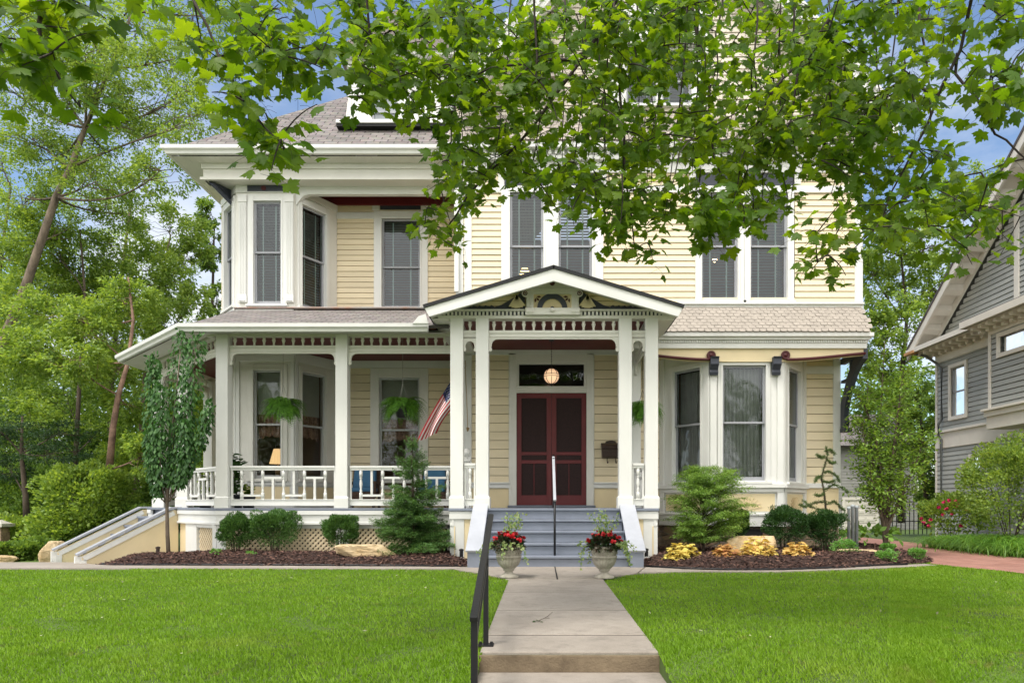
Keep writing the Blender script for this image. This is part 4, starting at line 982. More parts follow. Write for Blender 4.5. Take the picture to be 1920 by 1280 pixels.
for k in range(17):
    t0, t1 = math.pi*k/17+.025, math.pi*(k+1)/17-.025; tm = (t0+t1)/2
    mb.add([(sc_[0]+.035*math.cos(tm), y0-.012, sc_[1]+.035*math.sin(tm)), (sc_[0]+.16*math.cos(t0), y0-.005, sc_[1]+.16*math.sin(t0)), (sc_[0]+.168*math.cos(tm), y0-.022, sc_[1]+.168*math.sin(tm)), (sc_[0]+.16*math.cos(t1), y0-.005, sc_[1]+.16*math.sin(t1))], [(0, 1, 2, 3)])
mb.build('sunburst_fan', paint('pale_yellow_fan', (.82, .70, .44)), H)
mb = MB()
for s in (-1, 1):
    for ang in (0, .8, 1.57):
        c = (tc0+s*.285, zt-.13); d = (-s*math.cos(ang), -math.sin(ang)); p = (-d[1], d[0]); l_ = .10
        mb.prism([(c[0]+d[0]*.02, y0-.008, c[1]+d[1]*.02), (c[0]+d[0]*l_*.6+p[0]*.018, y0-.008, c[1]+d[1]*l_*.6+p[1]*.018), (c[0]+d[0]*l_, y0-.008, c[1]+d[1]*l_), (c[0]+d[0]*l_*.6-p[0]*.018, y0-.008, c[1]+d[1]*l_*.6-p[1]*.018)], (0, .008, 0))
mb.build('leaf_motif', MAR, H)
for s in (-1, 1):
    mb = MB(); P = [(.46, 4.255), (.46, 4.56), (.50, 4.58), (.56, 4.53), (.66, 4.46), (.76, 4.40), (.86, 4.34), (.98, 4.305)]
    x = .98; k = 0
    while x < 1.6: P += [(x+.02, 4.325-.02*(x-.98)), (x+.05, 4.34-.03*(x-.98)), (x+.08, 4.315-.03*(x-.98))]; x += .1
    P += [(1.85, 4.275), (1.85, 4.255)]
    mb.prism([(tc0+s*u, 12.035, z) for u, z in P], (0, .03, 0)); mb.build('scroll_ornament', SLATE, H)
    mb = MB()
    for k in range(6):
        a0 = R(-118+k*13) if s < 0 else R(-62-k*13)
        c = (tc0+s*.60, 4.50); l_ = .22
        if s > 0: a0 = R(-125+k*13)+R(0)
        else: a0 = R(-120+k*13)
        e_ = (c[0]+l_*math.cos(a0), max(4.262, c[1]+l_*math.sin(a0)))
        mb.prism([(c[0]-.01, 12.005, c[1]), (c[0]+.01, 12.005, c[1]), (e_[0]+.026, 12.005, e_[1]), (e_[0]-.026, 12.005, e_[1])], (0, .03, 0))
    mb.build('shell_ornament', bpy.data.materials['pale_yellow_fan'], H)
    o = rosette((tc0+s*.455, 11.97, 4.515), .06, None, H, CREAMW, 'rosette_ring'); rosette((tc0+s*.455, 11.955, 4.515), .038, None, o)
mb = MB(); P = [(tc0-.55, zt+.0), (tc0+.55, zt), (tc0, zt+.215)]; mb.prism([(x, 11.97, z) for x, z in P], (0, .1, 0)); mb.build('gable_peak_panel', CREAMW, H)
rosette((tc0, 11.955, zt+.09), .045, None, H)
# portico roof
yR = 11.5
roofpoly('portico_roof', [[(ax+hw_, yR, az-hw_*sl_), (ax+hw_, 14.45, az-hw_*sl_), (ax, 14.45, az), (ax, yR, az)], [(ax-hw_, 14.45, az-hw_*sl_), (ax-hw_, yR, az-hw_*sl_), (ax, yR, az), (ax, 14.45, az)]], BLACK_ROOF_SHADOW, .055)
mb = MB()
for s in (-1, 1):
    e1 = (ax+s*(hw_-.01), yR+.03); t = .22
    mb.prism([(ax, yR+.02, az-.045), (ax+s*(hw_-.02), yR+.02, az-hw_*sl_-.04), (ax+s*(hw_-.10), yR+.02, az-hw_*sl_-.19), (ax, yR+.02, az-.045-.21)], (0, .05, 0))
mb.build('rake_board', WHITE, H, bevel=.004)
mb = MB()
for s in (-1, 1):
    mb.hexa([(ax, yR+.07, az-.10), (ax+s*(hw_-.06), yR+.07, az-hw_*sl_-.09), (ax, 14.4, az-.10), (ax+s*(hw_-.06), 14.4, az-hw_*sl_-.09), (ax, yR+.07, az-.05), (ax+s*(hw_-.04), yR+.07, az-hw_*sl_-.045), (ax, 14.4, az-.05), (ax+s*(hw_-.04), 14.4, az-hw_*sl_-.045)])
    mb.box(min(ax+s*1.75, ax+s*2.02), max(ax+s*1.75, ax+s*2.02), 12.0, 14.4, 4.08, 4.10)
mb.build('portico_soffit', CREAMW, H)
# porch roof (left, wrapping)
gf = [(-8.78, 20), (-8.78, 14.88), (-6.19, 12.29), (-1.95, 12.29)]; zg = 4.06
zl = 4.96
roofpoly('porch_roof', [[(-6.19, 12.29, zg), (-1.60, 12.29, zg), (-1.60, 14.62, zl), (-6.26, 14.62, zl)],
                        [(-8.78, 14.88, zg), (-6.19, 12.29, zg), (-6.26, 14.60, zl), (-6.95, 15.32, zl)],
                        [(-8.78, 20, zg), (-8.78, 14.88, zg), (-6.95, 15.32, zl), (-6.95, 20, zl)]], ROOF, .05)
mb = MB(); gutter(mb, gf, zg+.01, 1.0)
mb.prism([(-2.2, 12.15, zg), (-1.93, 12.15, zg), (-1.98, 12.15, zg+.16), (-2.1, 12.15, zg+.12)], (0, .05, 0))
mb.build('gutter', WHITE, H)
mb = MB(); sz = 3.935
V_ = [(-8.76, 20), (-8.76, 14.89), (-6.18, 12.31), (-1.72, 12.31)]; W_ = [(-8.2, 20), (-8.2, 15.12), (-5.9, 12.82), (-1.72, 12.82)]
for i in range(3): mb.poly([(*V_[i], sz), (*V_[i+1], sz), (*W_[i+1], 4.04), (*W_[i], 4.04)])
mb.build('porch_soffit', CREAMW, H)
mb = MB(); mb.prism([(-6.28, 14.55, zl+.03), (-1.66, 14.55, zl+.03), (-1.66, 15.6, zl+.05), (-6.28, 15.6, zl+.05)], (0, 0, -.03)); mb.tube([(-6.28, 14.53, zl+.02), (-1.7, 14.53, zl+.02)], .02, 6)
mb.build('flashing', paint('lead_flashing', (.22, .25, .26), .6, .3, 3, c2=(.30, .14, .08)), H)
# balustrades
def baluster(mb, x, y, z0, z1, r=.032):
    h = z1-z0; prof = [(1, 0), (1, .22), (.55, .25), (.9, .29), (.5, .33), (.62, .4), (.98, .52), (.7, .64), (.5, .70), (.9, .74), (.55, .78), (1, .80), (1, 1)]
    mb.lathe([(a*r, z0+b*h) for a, b in prof], (x, y, 0), 8)
def balustrade(p, q, nt):
    p, q = np.array(p, float), np.array(q, float); L = np.linalg.norm(q-p); mb = MB(); mb.frame(p, q)
    mb.box(0, L, -.05, .05, 1.625, 1.665); mb.box(0, L, -.035, .035, 1.585, 1.625); mb.box(0, L, -.03, .03, .945, 1.045); mb.box(0, L, -.042, .042, 1.045, 1.062)
    mb.box(0, .03, -.018, .018, 1.062, 1.585); mb.box(L-.03, L, -.018, .018, 1.062, 1.585)
    rail = mb.build('balustrade', WHITE, H, bevel=.004)
    sp = L/nt; z0, z1 = 1.062, 1.585
    for i in range(nt):
        u = (i+.5)*sp; c = p+(q-p)*u/L; mb = MB(); baluster(mb, c[0], c[1], z0, z1); mb.build('baluster', WHITE, rail, smooth=True)
    mb = MB(); mb.frame(p, q); bw = .02
    for i in range(nt-1):
        u = (i+1)*sp; a, b = u-sp/2+.03, u+sp/2-.03
        if i % 2 == 0: mb.box(u-bw, u+bw, -bw, bw, 1.15, z1); mb.box(a, b, -bw+.002, bw-.002, 1.11, 1.15)
        else: mb.box(u-bw, u+bw, -bw, bw, z0, 1.43); mb.box(a, b, -bw+.002, bw-.002, 1.43, 1.47)
    if nt > 1: mb.build('fretwork', WHITE, rail)
balustrade((px_post[0]+.13, PY), (px_post[1]-.13, PY), 5); balustrade((px_post[1]+.13, PY), (-1.5, PY), 5)
balustrade((-7.08, 14.22), (px_post[0]-.11, PY+.11), 4)
balustrade((-8.21, 17.45), (-8.21, 15.5), 4)
balustrade((xO1+.12, 12.1), (xI1-.12, 12.1), 1); balustrade((xI2+.12, 12.1), (xO2-.12, 12.1), 1); balustrade((xO2-.02, 12.25), (xO2-.02, 13.82), 4)
mb = MB(); nx, ny = X(873, 13.0), 13.0; mb.box(nx-.07, nx+.07, ny-.07, ny+.07, .9, 1.75); mb.box(nx-.09, nx+.09, ny-.09, ny+.09, 1.75, 1.79)
mb.lathe([(.03, 1.79), (.045, 1.81), (.03, 1.83)]+[(.085*math.sin(t), 1.905-.085*math.cos(t)) for t in np.linspace(.35, 3.1, 10)], (nx, ny, 0), 16); mb.build('newel_post', WHITE, H, bevel=.004)
# front steps
for i, (zt_, yf) in enumerate(((.90, 11.96), (.72, 11.68), (.54, 11.40), (.36, 11.12), (.18, 10.84))):
    mb = MB(); mb.box(-.91, 1.33, yf, yf+.03, zt_-.18, zt_-.04)
    if i: mb.box(-.91, 1.33, yf-.035, yf+.28, zt_-.035, zt_)
    else: mb.box(-.91, 1.33, yf-.035, yf+.002, zt_-.035, zt_+.003)
    mb.build('step', STEP, H, bevel=.007)
for x0, x1 in ((-1.13, -.91), (1.33, 1.56)):
    mb = MB(); P = [(10.74, -.05), (10.74, .26), (11.98, .93), (11.98, .5), (11.98, -.05)]
    mb.prism([(x0+.012, y, z) for y, z in P], (x1-x0-.024, 0, 0)); mb.build('stair_cheek', STEP, H, bevel=.004)
    mb = MB(); mb.beam((( x0+x1)/2, 10.71, .262), ((x0+x1)/2, 11.99, .955), x1-x0+.03, .035); mb.build('cheek_cap', paint('pale_grey_cap', (.41, .43, .48), .4) if x0 < 0 else bpy.data.materials['pale_grey_cap'], H, bevel=.005)
CAP = bpy.data.materials['pale_grey_cap']
# side steps (diagonal)
O = np.array([-7.30, 14.20]); dd = np.array([-.7071, -.7071]); ll = np.array([-.7071, .7071])
def SP(u, v, z): q = O+dd*u+ll*v; return (q[0], q[1], z)
for i in range(6):
    zt_ = .9-.185*i; mb = MB(); u = .25*i-.10
    if i: P = [SP(u-.27, .05, zt_), SP(u+.03, .05, zt_), SP(u+.03, 1.94, zt_), SP(u-.27, 1.94, zt_)]; mb.prism(P, (0, 0, -.04))
    P = [SP(u, .05, zt_-.04), SP(u-.03, .05, zt_-.04), SP(u-.03, 1.94, zt_-.04), SP(u, 1.94, zt_-.04)]; mb.prism(P, (0, 0, -.16)); mb.build('side_step', STEP, H)
for v0 in (-.05, 1.92):
    mb = MB(); P = [SP(-.03, v0, .86), SP(0.05, v0, .86), SP(1.62, v0, .03), SP(1.62, v0, -.42), SP(-.03, v0, -.42)]; mb.prism(P, tuple(np.append(ll*.10, 0))); mb.build('side_stair_cheek', YELP, H)
    mb = MB(); a_, b_, c_ = SP(-.12, v0+.05, .90), SP(.10, v0+.05, .90), SP(1.70, v0+.05, .045); mb.beam(b_, c_, .17, .04); mb.beam(a_, b_, .17, .04); mb.build('cheek_cap', CAP, H, bevel=.004)
    mb = MB(); mb.beam(SP(.05, v0-.012, .80), SP(1.60, v0-.012, -.03), .02, .09); mb.beam(SP(1.60, v0-.012, -.42), SP(1.60, v0-.012, -.05), .10, .02, up=(.7071, -.7071, 0)); mb.beam(SP(1.66, v0+.05, -.42), SP(1.66, v0+.05, .02), .13, .08, up=(.7071, -.7071, 0)); mb.build('side_stair_trim', WHITE, H)
# foundation
def stonem():
    m, t, b, out = mat('rubble_stone'); tc = N(t, 'ShaderNodeTexCoord'); mpn = N(t, 'ShaderNodeMapping'); mpn.inputs['Scale'].default_value = (2.2, 2.2, 4.5); t.links.new(tc.outputs['Object'], mpn.inputs[0])
    v = N(t, 'ShaderNodeTexVoronoi', feature='DISTANCE_TO_EDGE'); v2 = N(t, 'ShaderNodeTexVoronoi')
    for q in (v, v2): q.inputs['Scale'].default_value = 1.6; q.inputs['Randomness'].default_value = .8; t.links.new(mpn.outputs[0], q.inputs['Vector'])
    hs = N(t, 'ShaderNodeMix', data_type='RGBA'); sp = N(t, 'ShaderNodeSeparateColor'); t.links.new(v2.outputs['Color'], sp.inputs[0]); t.links.new(sp.outputs[0], hs.inputs['Factor'])
    hs.inputs['A'].default_value = (.30, .21, .14, 1); hs.inputs['B'].default_value = (.17, .13, .10, 1)
    cr = N(t, 'ShaderNodeMapRange'); cr.inputs['From Max'].default_value = .06; t.links.new(v.outputs[0], cr.inputs[0])
    mx = N(t, 'ShaderNodeMix', data_type='RGBA'); t.links.new(cr.outputs[0], mx.inputs['Factor']); mx.inputs['A'].default_value = (.30, .27, .23, 1); t.links.new(hs.outputs['Result'], mx.inputs['B'])
    t.links.new(mx.outputs['Result'], b.inputs['Base Color']); b.inputs['Roughness'].default_value = .95
    bp = N(t, 'ShaderNodeBump'); bp.inputs['Strength'].default_value = 1; bp.inputs['Distance'].default_value = .03; t.links.new(cr.outputs[0], bp.inputs['Height']); t.links.new(bp.outputs[0], b.inputs['Normal']); return m
mb = MB()
for p, q in ((A2, B2), (B2, C2), (C2, D2)): L = ln(p, q); mb.frame(p, q); mb.box(.0, L, -.1, -.02, -.3, .55)
mb.frame(); mb.box(1.9, 2.46, YD+.01, YD+.1, -.3, .9); mb.box(5.35, 6.05, YD+.01, YD+.1, -.3, .56)
mb.build('foundation', stonem(), H)
mb = MB(); mb.box(3.75, 4.2, YF-.005, YF+.05, .32, .5); mb.build('basement_window', DARK, H)

# ================================================================== THINGS ON AND AROUND THE PORCH
# front step handrail
t = empty('handrail', (.207, 11, .18), 'slim central handrail with light grey top standing on the front steps', 'handrail')
mb = MB(); mb.tube([(.207, 11.0, .16), (.207, 11.0, 1.06)], .018, 8); mb.tube([(.207, 12.12, .88), (.207, 12.12, 1.76)], .018, 8); mb.build('post', IRON, t, smooth=True)
mb = MB(); mb.beam((.207, 10.92, 1.03), (.207, 12.2, 1.78), .045, .03); mb.build('rail', paint('galvanised_rail', (.42, .44, .48), .4), t, bevel=.006)
# near black handrail
t = empty('handrail', (-.37, 4.9, -.05), 'black metal handrail in the foreground along the left edge of the front path', 'handrail')
def rp(y, dz=0):
    q = (y-3.75)/(5.9-3.75); return np.array([-.354-.066*q, y, .375+(.865-.375)*q+dz])
mb = MB(); mb.beam(rp(3.72), rp(5.95), .043, .03); mb.build('top_rail', IRON, t, bevel=.005)
mb = MB(); mb.beam(rp(3.76, -.13), rp(5.0, -.13), .028, .028); mb.build('lower_rail', IRON, t, bevel=.004)
for y, zb_ in ((3.76, -.52), (5.06, -.035)):
    p = rp(y); mb = MB(); mb.box(p[0]-.018, p[0]+.018, y-.018, y+.018, zb_, p[2]-.01); pt = mb.build('post', IRON, t, bevel=.004)
    mb = MB(); mb.box(p[0]-.055, p[0]+.055, y-.05, y+.05, zb_, zb_+.012)
    for sx in (-1, 1): mb.lathe([(.011, .012), (.011, .03)], (p[0]+sx*.04, y, zb_), 6)
    mb.build('base_plate', IRON, pt)
# lantern
def warmglass():
    m, t_, b, out = mat('warm_lantern_glass'); b.inputs['Base Color'].default_value = (.8, .55, .38, 1); b.inputs['Roughness'].default_value = .2
    lw = N(t_, 'ShaderNodeLayerWeight'); lw.inputs[0].default_value = .35; cr = N(t_, 'ShaderNodeValToRGB'); cr.color_ramp.elements[0].color = (1, .66, .38, 1); cr.color_ramp.elements[1].color = (.55, .27, .16, 1)
    t_.links.new(lw.outputs['Facing'], cr.inputs[0]); t_.links.new(cr.outputs[0], b.inputs['Emission Color']); b.inputs['Emission Strength'].default_value = .5; return m
ly = 13.6; lx, lz = X(1034, ly), Z(705, ly); r = .145
t = empty('porch_lantern', (lx, ly, lz), 'lit globe lantern with iron bands hanging on a chain before the front doors', 'lantern')
mb = MB(); mb.lathe([(max(.004, r*math.sin(a)), -r*math.cos(a)) for a in np.linspace(0.05, 3.09, 16)], (lx, ly, lz), 24); gl = mb.build('globe', warmglass(), t, smooth=True)
mb = MB()
for k in range(4):
    a0 = math.pi*k/4; mb.tube([(lx+1.03*r*math.sin(a)*math.cos(a0), ly+1.03*r*math.sin(a)*math.sin(a0), lz-1.03*r*math.cos(a)) for a in np.linspace(0, 2*math.pi, 25)], .0055, 5, cap=False)
for dz in (.03, -.01): mb.tube([(lx+1.02*r*math.cos(a), ly+1.02*r*math.sin(a), lz+dz) for a in np.linspace(0, 2*math.pi, 25)], .005, 5, cap=False)
mb.lathe([(.004, -r-.05), (.02, -r-.035), (.012, -r-.02), (.035, -r), (.03, -r+.012)], (lx, ly, lz), 10); mb.lathe([(.05, r-.02), (.06, r-.01), (.02, r+.02), (.01, r+.07)], (lx, ly, lz), 10)
mb.build('cage', IRON, t)
mb = MB(); mb.lathe([(.006, -.05), (.016, -.03), (.018, 0), (.008, .04)], (lx, ly-.02, lz-.01), 8); mb.build('bulb', emit('lantern_bulb', (1, .86, .62), 9), t)
mb = MB(); z = lz+r+.06; k = 0
while z < CEIL-.02:
    mb.tube([(lx+.008*math.cos(a)*(k % 2), ly+.008*math.cos(a)*((k+1) % 2), z+.016*math.sin(a)) for a in np.linspace(0, 6.28, 9)], .0028, 4, cap=False); z += .024; k += 1
mb.lathe([(.05, CEIL-.02), (.05, CEIL)], (lx, ly, 0), 12); mb.build('chain', IRON, t)
# mailbox
my = 14.40; mx_ = X(1146, my); BRZ = paint('bronze', (.055, .032, .024), .4, .3, 20, .4, 50)
t = empty('mailbox', (mx_, my, 1.9), 'dark bronze wall mailbox with curved lid and paper hooks right of the front doors', 'mailbox')
mb = MB(); mb.hexa([(mx_-.19, my-.11, 1.92), (mx_+.19, my-.11, 1.92), (mx_-.19, my+.08, 1.90), (mx_+.19, my+.08, 1.90), (mx_-.20, my-.13, 2.08), (mx_+.20, my-.13, 2.08), (mx_-.20, my+.08, 2.12), (mx_+.20, my+.08, 2.12)]); mb.build('box', BRZ, t, bevel=.012)
mb = MB(); P = [(-.13, 2.08), (-.145, 2.10), (-.12, 2.16), (-.05, 2.20), (.05, 2.215), (.085, 2.21), (.085, 2.12)]; mb.prism([(mx_-.205, my+a, z) for a, z in P], (.41, 0, 0)); mb.build('lid', BRZ, t, bevel=.01)
mb = MB(); mb.prism([(mx_-.21, my+.085, 2.1), (mx_+.21, my+.085, 2.1), (mx_+.20, my+.085, 2.2), (mx_+.12, my+.085, 2.21), (mx_+.09, my+.085, 2.255), (mx_, my+.085, 2.27), (mx_-.09, my+.085, 2.255), (mx_-.12, my+.085, 2.21), (mx_-.20, my+.085, 2.2)], (0, .012, 0)); mb.build('back_plate', BRZ, t)
for s in (-1, 1): mb = MB(); x = mx_+s*.085; mb.tube([(x, my-.03, 1.93), (x, my-.03, 1.84), (x+.005, my-.05, 1.80), (x+.01, my-.085, 1.80), (x+.015, my-.09, 1.835)], .009, 6); mb.build('paper_hook', BRZ, t, smooth=True)
# hanging ferns
FERN = leafmat('fern_frond', (.05, .15, .02), (.15, .33, .04), .3, .45)
POT = paint('dark_plastic_pot', (.018, .018, .02), .4)
def fern(x, y, z, sc, label, ztop, ironc=IRON):
    t = empty('hanging_fern', (x, y, z), label, 'hanging plant', 'ferns hanging in black pots from the porch ceiling')
    mb = MB(); mb.lathe([(.075*sc, -.10*sc), (.10*sc, -.09*sc), (.145*sc, .06*sc), (.155*sc, .065*sc), (.15*sc, .085*sc), (.01, .07*sc)], (x, y, z), 18); mb.build('pot', POT, t, smooth=True)
    P = []; T = []; Nn = []; S = []
    for i in range(210):
        a_ = rng.uniform(0, 6.283); L = rng.uniform(.34, .58)*sc; up = rng.uniform(.1, 1.9); d = np.array([math.cos(a_), math.sin(a_)]); p = np.array([x, y, z+.07*sc]); v = np.array([d[0]*.8, d[1]*.8, up]); v /= np.linalg.norm(v)
        ns = 16
        for k in range(ns):
            p = p+v*L/ns; v = v+np.array([d[0]*.02, d[1]*.02, -.15-.03*k/ns]); v /= np.linalg.norm(v)
            sd = np.cross(v, [0, 0, 1.]); sd /= np.linalg.norm(sd)+1e-6; l = .062*sc*math.sin(math.pi*(k+1.5)/(ns+2))
            for s in (-1, 1): P.append(p); T.append(sd*s+v*.4); Nn.append(np.cross(sd, v)); S.append(l+.006)
    leaves('foliage', np.array(P), np.array(T), np.array(Nn)+rdir(len(P))*.2, np.array(S), t_diamond(.34, .05), FERN, t)
    mb = MB(); top = z+.50*sc
    for k in range(3): a_ = 2.1*k+.4; mb.tube([(x+.14*sc*math.cos(a_), y+.14*sc*math.sin(a_), z+.07*sc), (x, y, top)], .003, 4)
    zz = top; k = 0
    while zz < ztop-.01: mb.tube([(x+.007*math.cos(a)*(k % 2), y+.007*math.cos(a)*((k+1) % 2), zz+.015*math.sin(a)) for a in np.linspace(0, 6.28, 7)], .0025, 3, cap=False); zz += .023; k += 1
    mb.build('chain', ironc, t)
CHN = paint('pale_chain', (.35, .34, .32), .4)
fern(X(531, 13.4), 13.4, Z(772, 13.4), 1.0, 'hanging fern in a black pot in front of the left bay window', CEIL, CHN)
fern(X(755, 13.4), 13.4, Z(772, 13.4), 1.08, 'hanging fern in a black pot before the porch window beside the flag', CEIL, CHN)
fern(X(1205, 13.3), 13.3, Z(778, 13.3), .95, 'hanging fern glimpsed between the paired posts right of the entrance', CEIL)
# flag
t = empty('flag', (-1.5, 12.3, 2.9), 'American flag hanging in folds from a pole behind the left entrance post', 'flag')
def fsurf(u, v):
    """u along the fly 0..1 , v across: 0 bottom edge, 1 top edge"""
    topx = [(862, 690), (838, 722), (808, 772), (783, 828)]; botx = [(864, 748), (850, 764), (826, 783), (819, 812)]
    def bz(c, q): c = np.array(c, float); q = np.asarray(q)[..., None]; return (1-q)**3*c[0]+3*(1-q)**2*q*c[1]+3*(1-q)*q**2*c[2]+q**3*c[3]
    p = bz(botx, u)*(1-v)[..., None]+bz(topx, u)*v[..., None]
    d = 12.28+.05*np.sin(v*9+u*2.5)*(.3+u)+.10*u+.03*np.sin(v*17+1)*u
    px = p[..., 0]+2.2*np.sin(v*8+u*3)*u
    return np.stack([(px-VX)*d/F, d, CZ+(VY-p[..., 1])*d/F], -1)
nu, nv = 48, 52; uu, vv = np.meshgrid(np.linspace(0, 1, nu+1), np.linspace(0, 1, nv+1)); S_ = fsurf(uu, vv).reshape(-1, 3)
mb = MB()
RED = paint('flag_red', (.42, .02, .035), .7, .05); FWH = paint('flag_white', (.74, .72, .72), .7, .05); BLU = paint('flag_blue', (.02, .03, .10), .7, .05)
base = len(S_); fl = []; mi = []
for j in range(nv):
    for i in range(nu):
        a_ = j*(nu+1)+i; fl.append((a_, a_+1, a_+nu+2, a_+nu+1)); st = int(j/(nv/13)); c = 0 if st % 2 == 0 else 1
        if i < nu*.40 and j >= nv*6/13: c = 2
        mi.append(c)
mb.add(S_, fl); mb.mi = mi; cl = mb.build('cloth', [RED, FWH, BLU], t, smooth=True)
mb = MB()
for r_ in range(9):
    for c in range(6 if r_ % 2 == 0 else 5):
        u = .40*(c*2+1+(r_ % 2))/12; v = 6/13+(7/13)*(r_+1)/10; k = 10
        du = .012; dv = .022; V = []
        for q in range(10):
            a_ = math.pi*q/5+math.pi/2; rr = 1 if q % 2 == 0 else .42; V.append(fsurf(np.array(u+du*rr*math.cos(a_)), np.array(v+dv*rr*math.sin(a_)))+[0, -.004, 0])
        mb.poly(V)
mb.build('star_field', FWH, cl)
mb = MB(); mb.tube([(-1.42, 12.22, 2.50), (-1.36, 12.32, 3.55)], .012, 8); mb.build('pole', paint('flag_pole', (.5, .5, .48), .3), t)
# wind chime rod
wx, wy = X(877, 14.3), 14.3
t = empty('wind_chime', (wx, wy, 3.7), 'thin brass chime rod with a hook hanging by the left corner post', 'wind chime')
BRS = paint('brass', (.35, .23, .10), .4); mb = MB(); mb.tube([(wx-.05, wy, 3.86), (wx-.04, wy, 3.75), (wx-.06, wy, 3.70)], .008, 5); mb.build('hook', BRS, t)
mb = MB(); mb.tube([(wx-.05, wy, 3.72), (wx-.02, wy, 3.1), (wx, wy, 2.52)], .008, 5); mb.lathe([(.01, 0), (.035, -.02), (.02, -.05), (.02, -.07), (.005, -.09)], (wx, wy, 2.52), 8); mb.build('rod', BRS, t)
# urns
STN = paint('weathered_cast_stone', (.42, .39, .33), .9, .28, 9, .6, 35, c2=(.20, .185, .15))
def urn(x, y, label):
    z = float(gz(x, y))+.02; t = empty('stone_urn', (x, y, z), label, 'planter urn', 'stone urns flanking the front path')
    mod = lambda a, zz: 1+(.035*math.cos(a*22) if .135 < zz < .27 else 0)
    mb = MB(); mb.lathe([(.125, 0), (.13, .012), (.125, .03), (.105, .04), (.06, .062), (.052, .085), (.075, .10), (.07, .115), (.095, .135), (.128, .175), (.148, .22), (.158, .265), (.168, .27), (.168, .292), (.158, .298)], (x, y, z), 88, mod); mb.build('bowl', STN, t, smooth=True)
    mb = MB(); mb.lathe([(.158, .298), (.160, .31), (.163, .375), (.168, .385), (.176, .395), (.178, .415), (.160, .42), (.14, .40), (.01, .39)], (x, y, z), 48); rm = mb.build('rim', STN, t, smooth=True)
    mb = MB()
    for k in range(26):
        a0 = 2*math.pi*k/26; mb.tube([(x+(.165+.004*math.sin(b*2))*math.cos(a0+b*.028), y+(.165+.004*math.sin(b*2))*math.sin(a0+b*.028), z+.345+.024*math.sin(b)) for b in np.linspace(0, 5.2, 8)], .0065, 5)
    mb.build('scroll_relief', STN, rm, smooth=True)
    return t, z+.40
UG = leafmat('urn_foliage', (.02, .06, .02), (.07, .04, .03), .2, .4, (1.3, 1.5, .8)); VG = leafmat('urn_vine', (.16, .26, .08), (.36, .42, .20), .3, .5)
RF = paint('red_petal', (.48, .012, .018), .55, .1); 
def urn_plant(x, y, z, label, seed, side):
    g = np.random.default_rng(seed); t = empty('potted_flowers', (x, y, z), label, 'flowers', 'flowers growing in the stone urns')
    n = 700; a_ = g.uniform(0, 6.28, n); ph = np.arccos(g.uniform(-.1, 1, n)); r = .20*g.uniform(.55, 1, n)
    d = np.stack([np.sin(ph)*np.cos(a_), np.sin(ph)*np.sin(a_), np.cos(ph)*.85], 1)
    leaves('foliage', np.array([x, y, z])+d*r[:, None], d+g.normal(0, .35, (n, 3))-[0, 0, .2], d+[0, 0, .8]+g.normal(0, .2, (n, 3)), g.uniform(.05, .085, n), t_oval(.45), UG, t)
    for k in range(17):
        b = g.uniform(0, 6.28); e_ = g.uniform(.25, 1.35); c = np.array([x+.22*math.cos(b)*math.sin(e_), y+.22*math.sin(b)*math.sin(e_)-.03, z+.03+.18*math.cos(e_)]); m = 9
        u = g.normal(size=(m, 3))*[1, 1, .5]+[0, -.4, .2]; leaves('red_flower', np.repeat(c[None], m, 0), u, unit(c-[x, y, z-.1])[None]+g.normal(0, .2, (m, 3)), np.full(m, .045), t_oval(.95), RF, t)
    # trailing vine and climbing stems
    P = []; mb = MB()
    for k in range(14):
        b = g.uniform(0, 6.28) if k > 5 else (math.pi if side < 0 else 0)+g.normal(0, .5); p = np.array([x+.15*math.cos(b), y+.15*math.sin(b), z+.03]); v = np.array([math.cos(b)*.6, math.sin(b)*.6, .5]); pts = [p.copy()]
        for q in range(g.integers(6, 13)): v = v+[0, 0, -.24]; v += g.normal(0, .15, 3); v /= np.linalg.norm(v); p = p+v*.035; pts.append(p.copy()); P += [p+g.normal(0, .012, 3) for _ in range(3)]
        mb.tube(pts, .0025, 4)
    for k in range(5):
        p = np.array([x+g.uniform(-.06, .06), y+g.uniform(-.04, .04), z+.1]); pts = [p.copy()]; v = np.array([g.normal(0, .2), g.normal(0, .2), 1.])
        for q in range(9): v += g.normal(0, .25, 3)+[0, 0, .1]; v /= np.linalg.norm(v); p = p+v*.042; pts.append(p.copy()); P += [p+g.normal(0, .03, 3) for _ in range(5)]
        mb.tube(pts, .0028, 4)
    mb.tube([(x+.03, y, z), (x+.035, y, z+.34)], .003, 4); mb.tube([(x-.06, y, z), (x-.055, y, z+.30)], .003, 4)
    mb.build('stem', FERN, t)
    P = np.array(P); n = len(P); leaves('vine', P, g.normal(size=(n, 3))-[0, 0, .3], g.normal(size=(n, 3))*.6+[0, -.5, .6], g.uniform(.02, .045, n), t_oval(.8), VG, t)
ux, uy = X(954, 9.35), 9.35; t, z = urn(ux, uy, 'weathered stone urn on the left side of the path, nearer the black handrail'); urn_plant(ux, uy, z, 'red flowers with a tall pale green vine in the left urn', 3, -1)
ux = X(1133, 9.3); t, z = urn(ux, 9.3, 'weathered stone urn on the right side of the path by the lawn corner'); urn_plant(ux, 9.3, z, 'red flowers with yellow green vine trailing from the right urn', 5, 1)
